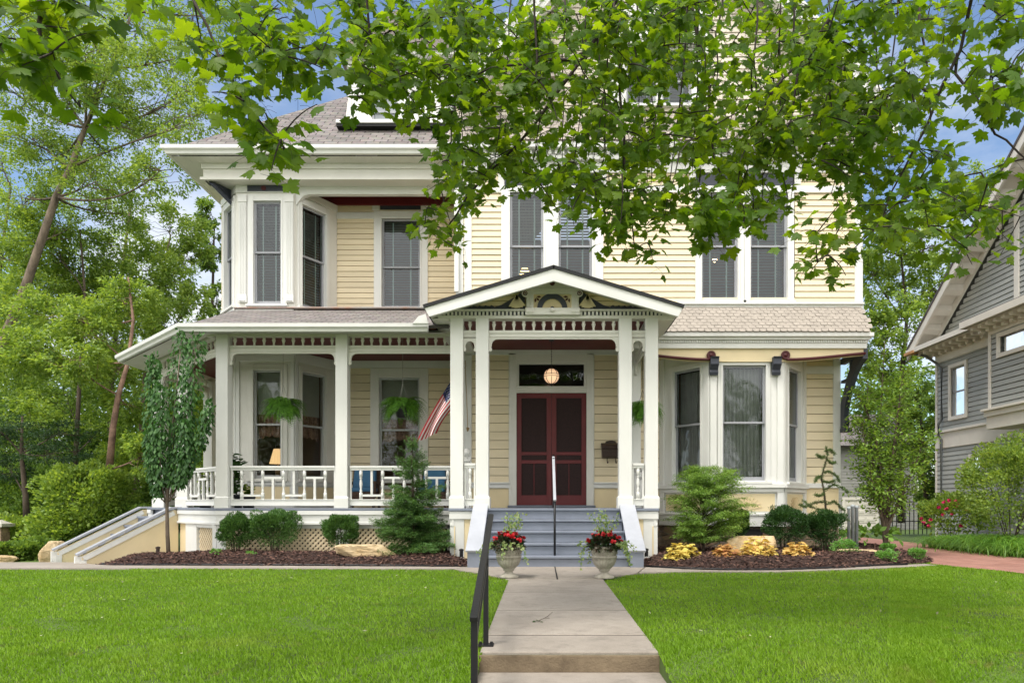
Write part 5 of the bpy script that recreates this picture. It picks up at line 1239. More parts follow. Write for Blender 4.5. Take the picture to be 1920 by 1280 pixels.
# porch furniture
WICK = paint('brown_wicker', (.10, .06, .04), .8, .3, 30, .8, 90); CUSH = paint('blue_cushion_cloth', (.06, .17, .30), .85, .1, 6)
def chair(x, y, wd, label):
    t = empty('wicker_chair', (x, y, .9), label, 'chair', 'wicker chairs with blue cushions on the porch')
    mb = MB(); mb.box(x-wd/2, x+wd/2, y-.3, y+.3, 1.14, 1.22); mb.box(x-wd/2, x+wd/2, y-.29, y-.26, .98, 1.14); mb.build('seat', WICK, t, bevel=.01)
    mb = MB(); mb.hexa([(x-wd/2, y+.24, 1.2), (x+wd/2, y+.24, 1.2), (x-wd/2, y+.3, 1.2), (x+wd/2, y+.3, 1.2), (x-wd/2, y+.34, 1.72), (x+wd/2, y+.34, 1.72), (x-wd/2, y+.4, 1.72), (x+wd/2, y+.4, 1.72)]); mb.build('backrest', WICK, t, bevel=.01)
    for s in (-1, 1): mb = MB(); mb.box(x+s*(wd/2+.03)-.035, x+s*(wd/2+.03)+.035, y-.3, y+.3, 1.38, 1.44); mb.box(x+s*(wd/2+.03)-.025, x+s*(wd/2+.03)+.025, y-.28, y-.22, 1.1, 1.38); mb.build('armrest', WICK, t, bevel=.012)
    for sx in (-1, 1):
        for sy in (-1, 1): mb = MB(); mb.box(x+sx*(wd/2-.0)-.025, x+sx*(wd/2)+.025, y+sy*.25-.025, y+sy*.25+.025, .9, 1.14); mb.build('leg', WICK, t)
    mb = MB(); mb.box(x-wd/2+.02, x+wd/2-.02, y-.29, y+.22, 1.222, 1.31); mb.build('seat_cushion', CUSH, t, bevel=.03)
    mb = MB(); mb.hexa([(x-wd/2+.04, y+.10, 1.31), (x+wd/2-.04, y+.10, 1.31), (x-wd/2+.04, y+.23, 1.31), (x+wd/2-.04, y+.23, 1.31), (x-wd/2+.06, y+.19, 1.70), (x+wd/2-.06, y+.19, 1.70), (x-wd/2+.06, y+.32, 1.70), (x+wd/2-.06, y+.32, 1.70)]); mb.build('back_cushion', CUSH, t, bevel=.03)
chair(X(680, 14.6), 14.6, .56, 'wicker chair with blue cushions behind the railing left of the spruce')
chair(X(812, 14.6), 14.6, .56, 'wicker chair with blue cushions behind the railing right of the spruce')
# lamp inside the bay
lx, ly = X(521, 15.3), 15.3
t = empty('table_lamp', (lx, ly, 1.45), 'lit table lamp with cream pleated shade inside the lower left bay window', 'lamp')
mb = MB(); mb.lathe([(.05, 0), (.07, .02), (.03, .05), (.05, .15), (.06, .22), (.02, .3), (.01, .38)], (lx, ly, 1.47), 14); mb.build('base', BRS, t, smooth=True)
mb = MB(); mb.lathe([(.17, 0), (.085, .32)], (lx, ly, 1.84), 28, lambda a, z: 1+.03*math.cos(a*14)); mb.build('lamp_shade', emit('cream_shade_lit', (1, .62, .28), .6), t)
mb = MB(); mb.box(lx-.25, lx+.25, ly-.15, ly+.25, 1.42, 1.47); [mb.box(lx+sx*.2-.02, lx+sx*.2+.02, ly-.1, ly+.2, .9, 1.42) for sx in (-1, 1)]
props(mb.build('side_table', WICK), 'small dark table under the lamp inside the left bay window', 'table')
lx, ly = X(984, 14.3), 14.3
t = empty('table_lamp', (lx, ly, 5.0), 'lit bedside lamp glowing behind the blinds above the portico', 'lamp')
mb = MB(); mb.lathe([(.06, 0), (.03, .05), (.05, .25), (.015, .5)], (lx, ly, 5.0), 10); mb.build('base', BRS, t); mb = MB(); mb.lathe([(.14, 0), (.07, .2)], (lx, ly, 5.50), 16); mb.build('lamp_shade', WARM, t)
lx, ly = X(1340, 14.1), 14.1
t = empty('wall_lamp', (lx, ly, Z(487, ly)), 'tiny lit bulb lamp seen through the upper right pair of windows', 'lamp')
mb = MB(); mb.lathe([(.01, -.05), (.04, -.03), (.05, 0), (.02, .04)], (lx, ly, Z(487, ly)), 10); mb.build('bulb', emit('small_bulb', (1, .6, .3), 6), t); mb = MB(); mb.tube([(lx, ly, Z(487, ly)+.04), (lx, ly+.05, 7.4)], .008, 4); mb.build('stem', BRS, t)
lx, ly = X(575, 15.7), 16.2; lz = Z(802, ly)+.0
t = empty('wall_lamp', (lx, ly, lz), 'tiny lit bulb chandelier seen in the lower right face of the left bay', 'lamp')
mb = MB()
for k in range(5): mb.lathe([(.006, -.03), (.018, 0), (.006, .03)], (lx+.07*math.cos(k*1.25), ly+.07*math.sin(k*1.25), lz), 8)
mb.build('bulb', emit('chandelier_bulb', (1, .6, .3), 3), t); mb = MB(); mb.tube([(lx, ly, lz), (lx, ly, 4.25)], .008, 4); mb.build('stem', BRS, t)

# ================================================================== PLANTS
def shrub(name, label, cat, x, y, rx, rz, n, size, tpl, m, group=None, z0=None, ry=None, lump=.22, droop=0, upb=.4, stems=6, seed=1, stem_h=.5, flat=0):
    g = np.random.default_rng(seed); z0 = float(gz(x, y))+.1 if z0 is None else z0; ry = ry or rx
    t = empty(name, (x, y, z0), label, cat, group)
    nb = 34; D = unit(g.normal(size=(nb, 3))); D[:, 2] = np.abs(D[:, 2])*1.1-.15; bl = unit(D)*g.uniform(.55, .9, (nb, 1)); br = g.uniform(.16, .36, nb)
    i = g.integers(0, nb, n); d = unit(g.normal(size=(n, 3))); rr = g.uniform(.5, 1, n)**.4
    q = bl[i]+d*(br[i]*rr)[:, None]; q = np.where((g.random(n) < .25)[:, None], unit(g.normal(size=(n, 3)))*g.uniform(.2, .85, n)[:, None], q)
    q = np.sign(q)*np.abs(q)**.74; q[:, 2] = np.maximum(q[:, 2], -.95+.1*g.random(n)); q = q*(1+.10*np.sin(q[:, :1]*7+seed)*np.cos(q[:, 2:]*6+seed)); P = np.array([x, y, z0+rz])+q*[rx, ry, rz]
    out = unit(q*[1, 1, 1]); tip = out+g.normal(0, .45, (n, 3))+[0, 0, upb-droop]; nor = out*.6+[0, 0, .7+flat]+g.normal(0, .4, (n, 3))
    leaves('foliage', P, tip, nor, g.uniform(size[0], size[1], n), tpl, m, t)
    if stems:
        mb = MB()
        for k in range(stems):
            a_ = 6.28*k/stems+g.random(); mb.tube([(x+.05*math.cos(a_), y+.05*math.sin(a_), z0-.1), (x+.25*rx*math.cos(a_), y+.25*ry*math.sin(a_), z0+rz*.5), (x+.6*rx*math.cos(a_), y+.6*ry*math.sin(a_), z0+rz*1.2)], [.012, .009, .004], 5)
        mb.build('stem', BARK, t)
    return t
YEW = leafmat('yew_needles', (.015, .055, .014), (.055, .13, .03), .2, .5); YEWL = leafmat('yew_light_needles', (.035, .095, .022), (.10, .21, .045), .2, .5)
for px, py, w_, h_, lb, sd, wy in ((442, 993, 64, 60, 'round green yew bush left of the lattice, smallest beside the wide one', 1, 12.35), (516, 988, 82, 68, 'widest green yew bush before the lattice, between two smaller bushes', 2, 12.35), (640, 991, 66, 60, 'loose green yew bush before the lattice, just above the pale boulder', 3, 12.3)):
    s = F/wy; rz = h_/s/2; zc = Z(py+5, wy); rz *= 1.12
    shrub('yew_bush', lb, 'bush', X(px, wy), wy, w_/s/2, rz, 13000, (.03, .055), t_diamond(.30, .03), YEWL, 'clipped yew bushes in the left bed', z0=zc-rz, seed=sd, upb=.6, stem_h=.3)
for px, py, w_, h_, lb, sd, wy in ((1471, 982, 72, 66, 'dark green yew bush in front of the bay, left of the larch', 4, 12.6), (1548, 989, 72, 66, 'dark green yew bush at the house corner beneath the larch', 5, 12.6), (1386, 976, 30, 46, 'small dark yew bush partly behind the lacy maple and the boulder', 6, 12.9)):
    s = F/wy; rz = h_/s/2; zc = Z(py+5, wy); rz *= 1.12
    shrub('yew_bush', lb, 'bush', X(px, wy), wy, w_/s/2, rz, 13000, (.03, .055), t_diamond(.30, .03), YEW, 'dark yew bushes in the right bed', z0=zc-rz, seed=sd)
# heucheras
for px, py, w_, h_, lb, sd, m in ((1278, 1034, 70, 40, 'pale yellow heuchera clump, leftmost in the right bed', 1, ((.72, .64, .16), (.66, .50, .12))), (1363, 1038, 62, 44, 'russet orange heuchera clump, reddest of the row', 2, ((.66, .44, .13), (.38, .15, .07))), (1421, 1024, 70, 46, 'golden heuchera clump set in front of the upright boulder', 3, ((.74, .62, .17), (.64, .40, .12))), (1496, 1032, 56, 42, 'golden orange heuchera clump, rightmost of the row', 4, ((.74, .58, .18), (.62, .38, .13)))):
    wy = 11.2 if sd in (1, 2) else 11.5; s = F/wy; w_ = w_*1.12; h_ = h_*1.1; rz = h_/s/2
    HM = leafmat('heuchera_leaf', m[0], m[1], .25, .5, (1.2, 1.1, .7))
    g = np.random.default_rng(sd+20); x = X(px, wy); zc = Z(py, wy)-rz; t = empty('heuchera_plant', (x, wy, zc), lb, 'plant', 'golden heuchera clumps in the right bed')
    n = 210; a_ = g.uniform(0, 6.28, n); r = np.sqrt(g.random(n)); P = np.stack([x+r*np.cos(a_)*w_/s/2*.8, wy+r*np.sin(a_)*w_/s/2*.8, zc+2*rz*(1-r**2*.85)*g.uniform(.6, .95, n)], 1)
    d = np.stack([np.cos(a_), np.sin(a_), -.25+0*r], 1); leaves('foliage', P, d+g.normal(0, .3, (n, 3)), d*.5*r[:, None]+[0, 0, 1]+g.normal(0, .22, (n, 3)), g.uniform(.075, .12, n), t_star(6), HM, t)
    mb = MB()
    for k in range(0, n, 4): mb.tube([(x, wy, zc-.02), tuple((P[k]+[x, wy, zc])/2+[0, 0, .03]), tuple(P[k])], .003, 3)
    mb.build('stem', HM, t)
# small mounds
LG = leafmat('bright_small_leaves', (.10, .25, .05), (.20, .40, .09), .3, .5)
for i, (px, py, w_, wy, lb) in enumerate(((1584, 1029, 46, 11.9, 'largest bright green mound before the right flat boulder'), (1661, 1046, 40, 11.6, 'bright green mound nearest the lawn, under the young tree'), (1664, 1028, 26, 12.7, 'small bright green mound behind another, beside the boulder end'), (1719, 1039, 28, 12.2, 'small bright green mound at the brick driveway edge'))):
    s = F/wy; r = w_/s/2; shrub('green_mound', lb, 'plant', X(px, wy), wy, r, r*.8, 1100, (.022, .04), t_oval(.5), LG, 'small bright green mounds in the right bed', z0=Z(py, wy)-r*.8, seed=30+i, stems=3)
for i, (px, py, w_, wy, lb) in enumerate(((470, 1038, 16, 11.7, 'weak seedling in the mulch under the widest bush'), (405, 1034, 18, 11.8, 'pale seedling in the mulch between the sapling and the bush'))):
    s = F/wy; r = w_/s/2; shrub('seedling', lb, 'plant', X(px, wy), wy, r, r*.5, 60, (.03, .05), t_oval(.5), LG, None, z0=Z(py, wy)-r*.5, seed=40+i, stems=0)
# hosta
shrub('hosta_plant', 'broad leaved light green hosta beside the grey pipes', 'plant', X(1625, 14.6), 14.6, .62, .17, 150, (.10, .17), t_oval(.6), leafmat('hosta_leaf', (.18, .36, .06), (.26, .46, .10), .3, .4), z0=Z(1018, 14.6), seed=50, stems=0, droop=.3)
# boulders
def boulder(x, y, z, sx, sy, sz, label, m, seed, flat=.7):
    g = np.random.default_rng(seed); nu_, nv_ = 56, 36; V = []
    pl = unit(g.normal(size=(16, 3))*[1, 1, .8]); pd = g.uniform(.62, .95, 16)
    from mathutils import noise
    for j in range(nv_+1):
        for i in range(nu_):
            a_ = 2*math.pi*i/nu_; b = math.pi*j/nv_; d = np.array([math.sin(b)*math.cos(a_), math.sin(b)*math.sin(a_), math.cos(b)]); r = 1.25
            for p, q in zip(pl, pd):
                c = p@d
                if c > .05: r = min(r, q/c)
            if d[2] > .02: r = min(r, flat/d[2])
            r *= 1+.06*noise.noise(Vector(d*3.1)+Vector((seed, 0, 0)))+.03*noise.noise(Vector(d*9.0))
            V.append((x+d[0]*r*sx, y+d[1]*r*sy, z+d[2]*r*sz))
    mb = MB(); mb.add(V, [(j*nu_+i, j*nu_+(i+1) % nu_, (j+1)*nu_+(i+1) % nu_, (j+1)*nu_+i) for j in range(nv_) for i in range(nu_)])
    return props(mb.build('boulder', m), label, 'boulder', 'pale limestone boulders')
TRIMW_ = paint('weathered_pale_paint', (.55, .52, .46), .8, .15, 5)
LIME = paint('limestone', (.58, .47, .31), .9, .2, 3.5, .9, 18, c2=(.40, .27, .13))
boulder(X(677, 11.6), 11.6, .18, .44, .30, .22, 'long cream limestone boulder with flat top in the left mulch bed', LIME, 4, .6)
boulder(X(1410, 11.95), 12.0, .26, .34, .22, .28, 'upright cream limestone boulder behind the golden heucheras', LIME, 9, .62)
boulder(X(1601, 12.3), 12.3, .10, .52, .26, .15, 'long flat cream boulder beside the grey pipes', LIME, 6, .6)
boulder(X(100, 14.9), 15.0, -.08, .26, .25, .34, 'rounded pale boulder at the foot of the side stairs', LIME, 13, .8)
# vent pipes
t = empty('vent_pipes', (X(1598, 13.2), 13.2, 0), 'cluster of three grey metal vent pipes standing in the right bed', 'pipe')
GALV = paint('galvanised_steel', (.36, .40, .42), .35, .15, 6)
for px, py, r in ((1590, 955, .028), (1599, 951, .032), (1608, 953, .03)):
    x = X(px, 13.2); mb = MB(); mb.lathe([(r, .0), (r, Z(py, 13.2)), (r+.008, Z(py, 13.2)+.01), (r+.008, Z(py, 13.2)+.04), (r*.6, Z(py, 13.2)+.06)], (x, 13.2+.03*(px-1599)/7, 0), 14); mb.build('pipe', GALV, t, smooth=True)
# path lights
for px, wy, lb in ((296, 12.1, 'short brown garden light stub at the sapling'), (865, 11.5, 'black garden light stub at the left foot of the front steps'), (1212, 11.6, 'black garden light stub at the right foot of the front steps')):
    x = X(px, wy); z = .12; t = empty('garden_light', (x, wy, z), lb, 'garden light'); mb = MB(); mb.lathe([(.03, 0), (.03, .10)], (x, wy, z), 10); mb.build('body', BRZ if px < 400 else IRON, t); mb = MB(); mb.lathe([(.038, .10), (.038, .125), (.01, .135)], (x, wy, z), 10); mb.build('cap', BRZ if px < 400 else IRON, t)

# ---- lacy maple
def lacy():
    g = np.random.default_rng(5); wy = 12.3; x = X(1318, wy); z0 = .12; t = empty('lacy_maple', (x, wy, z0), 'small light green lacy maple with layered feathery branches before the bay', 'shrub')
    LM = leafmat('lacy_leaf', (.09, .20, .03), (.27, .42, .09), .35, .5)
    P = []; T = []; mb = MB(); cx = X(1328, wy); zc = Z(940, wy)
    for k in range(190):
        a_ = g.uniform(0, 6.28); hz = g.uniform(.0, 1)**.9; zt = Z(1015, wy)+(Z(872, wy)-Z(1015, wy))*hz
        hz = (round(hz*9)+g.normal(0, .16))/9; env = .76*math.sqrt(max(.10, 1-(abs(hz-.45)/.62)**2)); R_ = env*g.uniform(.55, 1.05)
        d = np.array([math.cos(a_), math.sin(a_)*.8]); base = np.array([x+.06*d[0], wy, z0+.15+.86*max(0, zt-z0-.3)]); end = np.array([cx+d[0]*R_, wy+d[1]*R_, zt]); m = 14
        mid = (base+end)/2+[0, 0, .10]
        pts = [(1-q)**2*base+2*(1-q)*q*mid+q*q*end for q in np.linspace(0, 1, m)]
        mb.tube(pts, np.linspace(.008, .002, m), 4)
        for q in range(4, m):
            for _ in range(26): P.append(pts[q]+g.normal(0, .04, 3)*[1.4, 1.4, .45]); T.append([d[0]+g.normal(0, .7), d[1]+g.normal(0, .7), -.35+g.normal(0, .2)])
    P = np.array(P); n = len(P); leaves('foliage', P, np.array(T), np.array([0, 0, 1.])+g.normal(0, .5, (n, 3)), g.uniform(.03, .06, n), t_diamond(.22, .02), LM, t)
    mb.tube([(x, wy, z0-.05), (x+.01, wy, z0+.25), (x-.02, wy, z0+.5)], [.03, .022, .015], 7); mb.build('trunk', BARK, t)
lacy()
# ---- conifers
def conifer(name, label, x, y, z0, h, r, nbr, m, seed, nd=(.03, .05), dens=1.0, sparse=False, lean=0):
    g = np.random.default_rng(seed); t = empty(name, (x, y, z0), label, 'tree'); mb = MB(); P = []; T = []
    mb.tube([(x, y, z0-.1), (x+.02, y, z0+h*.4), (x+lean*.5, y, z0+h*.75), (x+lean, y, z0+h)], [.035, .025, .012, .005], 6)
    for k in range(nbr):
        q = g.uniform(0, 1)**1.05; hz = .04+.94*q; a_ = g.uniform(0, 6.28); L = r*(1-hz)**.85*g.uniform(.75, 1.15)+.06
        L *= g.uniform(.55, 1.15)
        d = np.array([math.cos(a_), math.sin(a_)]); p0 = np.array([x+lean*max(0, hz-.4), y, z0+h*hz]); m_ = max(5, int(L/.03)); pts = []
        for i in range(m_):
            s = i/(m_-1); pts.append(p0+np.array([d[0]*L*s, d[1]*L*s, L*((.35+.55*hz)*s-.95*s*s+.55*s**3)+.02*math.sin(9*s+k)]))
        mb.tube(pts, np.linspace(.006, .002, m_), 4)
        for i in range(1, m_):
            s = i/(m_-1); sw = .30*L*math.sin(math.pi*min(1, s*.9+.08))
            for tw in (-1, 1):
                if sparse and g.random() < .3: continue
                nn = int((5+9*dens)*(sw/.1+.4))
                for _ in range(nn):
                    w_ = g.random()*sw; side = np.array([-d[1], d[0]])*tw; pp = pts[i]+np.array([side[0]*w_+d[0]*w_*.55, side[1]*w_+d[1]*w_*.55, -.30*w_+g.normal(0, .022)]); P.append(pp)
                    T.append([d[0]*.8+side[0]*.7+g.normal(0, .3), d[1]*.8+side[1]*.7+g.normal(0, .3), g.normal(.1, .35)])
    P = np.array(P); n = len(P); leaves('needles', P, np.array(T), g.normal(size=(n, 3))*.5+[0, 0, 1], g.uniform(nd[0], nd[1], n), t_diamond(.24, .03), m, t)
    mb.build('trunk', BARK, t); return n
SPR = leafmat('spruce_needles', (.035, .10, .03), (.14, .27, .07), .2, .55)
ns = conifer('spruce', 'young green spruce growing before the porch railing', X(772, 12.1), 12.15, .15, Z(820, 12.15)-.15, .70, 190, SPR, 8, (.03, .05), .9)
# weeping larch: crooked and sparse
def larch():
    g = np.random.default_rng(17); wy = 13.0; t = empty('weeping_larch', (X(1548, wy), wy, .2), 'sparse crooked young conifer with bare twigs at the house corner', 'tree'); mb = MB(); P = []; T = []
    tr = [(1550, 1000), (1549, 960), (1545, 920), (1540, 895), (1547, 870), (1552, 850), (1549, 838)]; tp = [at(a, b, wy) for a, b in tr]; mb.tube(tp, np.linspace(.022, .006, len(tp)), 6)
    br = [((1549, 845), (1560, 843), (1572, 850)), ((1551, 862), (1563, 868), (1574, 866)), ((1546, 885), (1556, 884), (1570, 893), (1575, 903)), ((1541, 893), (1530, 895), (1522, 904)), ((1545, 925), (1535, 930), (1524, 928)), ((1546, 918), (1560, 908), (1574, 916), (1580, 924)), ((1548, 940), (1528, 942), (1508, 950), (1497, 946)), ((1549, 955), (1530, 958), (1512, 966)), ((1550, 945), (1566, 940), (1582, 952), (1590, 957)), ((1549, 965), (1570, 966), (1586, 975)), ((1546, 856), (1538, 858), (1532, 852)), ((1546, 958), (1520, 950), (1505, 938)), ((1542, 902), (1552, 905), (1562, 901))]
    for b in br:
        dz = g.uniform(-.35, .35); pts = [at(p[0], p[1], wy)+[0, dz*i/len(b), 0] for i, p in enumerate(b)]; mb.tube(pts, np.linspace(.01, .004, len(pts)), 5)
        for i in range(len(pts)-1):
            for q in np.linspace(0, 1, 14):
                c = pts[i]*(1-q)+pts[i+1]*q
                for _ in range(13): P.append(c+g.normal(0, .008, 3)); v = g.normal(size=3)*[1, 1, .8]+[0, 0, .35]; T.append(v)
    for i in range(len(tp)-1):
        for q in np.linspace(0, 1, 12):
            c = tp[i]*(1-q)+tp[i+1]*q
            for _ in range(8 if i > 0 else 0): P.append(c); T.append(g.normal(size=3))
    P = np.array(P); n = len(P); leaves('needles', P, np.array(T), g.normal(size=(n, 3)), g.uniform(.03, .055, n), t_diamond(.2, .02), leafmat('larch_needles', (.06, .11, .03), (.13, .20, .06), .1, .6), t); mb.build('trunk', BARK, t)
larch()

# ---- broadleaf trees
def tree(label, trunk, rad, blobs, n, size, tpl, m, bark, seed, cat='tree', name='tree', group=None, branches=True, up=.1, br_n=None, twigs=0):
    """trunk: list of 3D points; blobs: (centre, (rx,ry,rz)) ellipsoids of foliage clumps"""
    g = np.random.default_rng(seed); b0 = trunk[0]; t = empty(name, tuple(b0), label, cat, group); mb = MB()
    mb.tube(trunk, np.linspace(rad, rad*.25, len(trunk)), 8)
    nb = len(blobs); vol = np.array([b[1][0]*b[1][2] for b in blobs]); cnt = g.multinomial(n, vol/vol.sum()); P = []; T = []
    tr = np.array(trunk)
    for (c, r), k in zip(blobs, cnt):
        c = np.array(c); r = np.array(r); ns_ = max(5, int(k/70)); sc = unit(g.normal(size=(ns_, 3)))*g.uniform(.2, 1, (ns_, 1))**.5; i = g.integers(0, ns_, k)
        q = sc[i]+unit(g.normal(size=(k, 3)))*(g.random(k)**.6*.30)[:, None]; P.append(c+q*r); T.append(unit(q)*[1, 1, .3]+g.normal(0, .5, (k, 3))-[0, 0, .35])
        if branches:
            lo = tr[tr[:, 2] < c[2]+.2]; lo = lo if len(lo) else tr[:1]; j = np.argmin(np.linalg.norm(lo-c, axis=1)); s = lo[j]; mid = (s+c)/2+[0, 0, -.05*np.linalg.norm(c-s)]+g.normal(0, .08, 3)*np.linalg.norm(c-s)
            pts = [(1-q_)**2*s+2*(1-q_)*q_*mid+q_*q_*c for q_ in np.linspace(0, 1, 9)]; mb.tube(pts, np.linspace(rad*.28, rad*.08, 9), 5)
            for u in range(min(ns_, 14)):
                e_ = c+sc[u]*r; s2 = pts[g.integers(4, 9)]; md = (s2+e_)/2+g.normal(0, .1, 3)*r[0]; mb.tube([s2, md, e_], [rad*.09, rad*.06, rad*.03], 4)
    P = np.vstack(P); T = np.vstack(T); n = len(P)
    leaves('crown', P, T, np.array([0, 0, 1.])+g.normal(0, .7, (n, 3)), g.uniform(size[0], size[1], n), tpl, m, t)
    mb.build('trunk', bark, t, smooth=True); return t
BARKL = paint('light_bark', (.20, .155, .115), .9, .4, 5, .8, 22, stretch=(1, 1, .35)); BIRCH = paint('river_birch_bark', (.30, .19, .14), .9, .5, 6, .8, 18, c2=(.10, .06, .045))
def blobs_px(lst, d, dj, seed):
    g = np.random.default_rng(seed); out = []
    for px, py, rx, rz in lst:
        y = d+g.uniform(-dj, dj); s = F/y; out.append((at(px, py, y), (rx/s, min(rx/s, 1.6), rz/s)))
    return out
G1 = leafmat('ash_leaf', (.11, .20, .035), (.30, .42, .09), .45, .45); G2 = leafmat('locust_leaf', (.15, .25, .055), (.33, .45, .12), .45, .45); G3 = leafmat('dark_leaf', (.07, .145, .03), (.21, .33, .06), .35, .5); G4 = leafmat('lime_leaf', (.10, .24, .02), (.24, .42, .05), .5, .45)
# tall leaning tree, upper left
tp = [at(-70, 830, 19), at(-20, 700, 19), at(40, 560, 19), at(78, 450, 19), at(105, 370, 19), at(132, 315, 19.2), at(160, 240, 19.4), at(205, 130, 19.6), at(250, 20, 20)]
tree('tall leaning tree with light bark at the upper left, crossing in front of the sky', tp, .14, blobs_px([(30, 60, 110, 70), (150, 40, 110, 70), (260, 60, 90, 60), (330, 110, 80, 50), (200, 150, 80, 55), (120, 180, 70, 40), (280, 200, 90, 55), (360, 230, 70, 50), (200, 290, 90, 45), (300, 320, 60, 50), (60, 260, 70, 50), (20, 160, 60, 60), (40, 370, 60, 45), (120, 430, 60, 40), (230, 400, 60, 40), (0, 480, 60, 60), (350, 170, 50, 40), (380, 30, 70, 50), (90, 300, 80, 50), (180, 340, 80, 50), (160, 100, 90, 60), (60, 540, 80, 50), (240, 240, 60, 50)], 20, 2.2, 3), 60000, (.06, .11), t_diamond(.55, .1), G1, BARKL, 3)
for k_, (bx_, D_, bl_, lb_) in enumerate(((-30, 26, [(0, 300, 70, 60), (60, 380, 80, 60), (-10, 450, 80, 70), (100, 480, 70, 60), (20, 560, 80, 60), (120, 600, 70, 60), (60, 680, 80, 60), (0, 640, 60, 60)], 'tall leafy tree at the far left behind the leaning trunk'), (200, 28, [(180, 400, 80, 55), (260, 330, 70, 50), (240, 470, 80, 55), (160, 560, 80, 55), (290, 560, 70, 55), (220, 640, 80, 60), (330, 640, 60, 50), (130, 700, 70, 50), (300, 720, 70, 50)], 'wide leafy tree in the left distance between the leaning trunk and the bay'))):
    tp = [at(bx_, 980, D_), at(bx_+10, 700, D_), at(bx_+30, 500, D_+.1), at(bx_+50, 350, D_+.2)]
    tree(lb_, tp, .13, blobs_px(bl_, D_, 1.5, 50+k_), 10500, (.085, .14), t_diamond(.5, .1), G2 if k_ else G1, BARK, 51+k_)
tp = [at(-60, 620, 17.5), at(0, 540, 17.5), (at(60, 490, 17.5)), at(120, 470, 17.6), at(190, 480, 17.8)]
tp2 = [at(250, 960, 22), at(265, 800, 22), at(275, 660, 22), at(300, 540, 22.2), at(320, 440, 22.4)]
tree('airy light green tree standing left of the corner bay against the sky', tp2, .09, blobs_px([(320, 430, 60, 45), (280, 500, 70, 45), (340, 520, 50, 50), (250, 580, 70, 50), (320, 610, 60, 45), (200, 520, 60, 40), (210, 640, 60, 40), (290, 680, 60, 40), (360, 570, 35, 40), (370, 470, 30, 30)], 22, 1.2, 5), 20000, (.09, .15), t_diamond(.5, .1), G2, BARKL, 4)
tp3 = [at(395, 700, 27), at(397, 600, 27), at(400, 500, 27), at(402, 420, 27)]
tree('small dark crowned tree right behind the corner bay edge', tp3, .09, blobs_px([(395, 400, 30, 30), (400, 450, 32, 40), (390, 500, 25, 30), (408, 560, 25, 30)], 27, .5, 6), 3500, (.11, .17), t_diamond(.5, .1), G3, BARK, 5)
tp = [at(205, 880, 17), at(212, 800, 17), at(222, 740, 17), at(240, 680, 17.1), at(250, 600, 17.2), at(240, 520, 17.3)]
tree('reddish peeling birch trunk rising left of the porch stairs', tp, .085, blobs_px([(170, 620, 60, 45), (100, 590, 70, 50), (230, 560, 55, 45), (140, 680, 60, 40), (60, 660, 60, 50), (240, 760, 40, 40), (270, 850, 45, 45), (210, 700, 45, 30)], 17, 1.2, 7), 19000, (.075, .12), t_diamond(.5, .1), G1, BIRCH, 6, name='birch_tree')
tp = [at(140, 1020, 20), at(142, 850, 20), at(150, 700, 20.1), at(160, 560, 20.2), at(150, 430, 20.4)]
tree('slim straight tree in the left background behind the birch', tp, .08, blobs_px([(150, 480, 80, 50), (60, 450, 70, 50), (90, 540, 70, 50), (180, 560, 60, 40), (30, 580, 60, 60), (20, 690, 70, 55), (120, 740, 60, 40), (190, 800, 50, 40), (60, 790, 60, 40)], 20.5, 1.2, 9), 26000, (.08, .13), t_diamond(.5, .1), G1, BARK, 7)
tp = [at(52, 1010, 18), at(48, 930, 18), at(40, 850, 18), at(42, 780, 18)]
tree('dark trunked tree with drooping dark boughs at the left edge', tp, .09, blobs_px([(40, 830, 90, 28), (100, 850, 60, 22), (20, 880, 50, 25), (110, 810, 60, 22), (-10, 800, 60, 30)], 18, .8, 10), 12000, (.05, .09), t_diamond(.3, .05), leafmat('hemlock_leaf', (.015, .045, .015), (.045, .10, .03), .2, .5), BARK, 8, name='hemlock_tree')
for i, (px, py, w_, h_, wy, lb, m) in enumerate(((165, 945, 150, 150, 17, 'tall mid green shrub behind the side stairs', G1), (60, 985, 110, 90, 19, 'dark green shrub at the far left behind the lawn', G3), (255, 900, 130, 170, 19, 'large green bush between the birch and the sapling', G1), (40, 925, 110, 110, 22, 'green shrub mass beneath the dark boughs', G3), (375, 830, 90, 240, 21, 'green bush seen behind the porch corner posts', G1), (325, 920, 90, 120, 18, 'leafy bush behind the sapling trunk', G3), (110, 1020, 80, 60, 16.5, 'low dark shrub left of the side stairs', G3))):
    s = F/wy; rz = h_/s/2; shrub('shrub', lb, 'shrub', X(px, wy), wy, w_/s/2, rz, 9000, (.06, .11), t_oval(.55), m, 'background shrubs left of the house', z0=Z(py, wy)-rz, seed=60+i)
for i, (px, py, w_, h_, wy, lb, m) in enumerate(((50, 1036, 90, 44, 15.6, 'low dark shrub beside the boulder at the far left', G3), (150, 1000, 170, 100, 17.2, 'broad layered green shrub right behind the side stairs', G1), (35, 1000, 120, 80, 18, 'green shrub behind the stone pillar at the left edge', G1), (235, 985, 120, 90, 17.5, 'green shrub under the birch behind the upper stairs', G3))):
    s = F/wy; rz = h_/s/2; shrub('shrub', lb, 'shrub', X(px, wy), wy, w_/s/2, rz, 8000, (.06, .11), t_oval(.55), m, 'background shrubs left of the house', z0=Z(py, wy)-rz, seed=160+i)
boulder(X(8, 15), 15.0, -.22, .30, .25, .16, 'low pale boulder cut off by the left edge of the picture', LIME, 23, .8)
t = empty('garden_pillar', (X(2, 17), 17, -.3), 'small tan stone garden pillar with pale cap at the left edge', 'pillar')
mb = MB(); x = X(2, 17); mb.box(x-.17, x+.11, 16.85, 17.15, -.4, Z(987, 17)); mb.build('shaft', paint('tan_stone', (.34, .24, .17), .9, .3, 9, .5), t, bevel=.01)
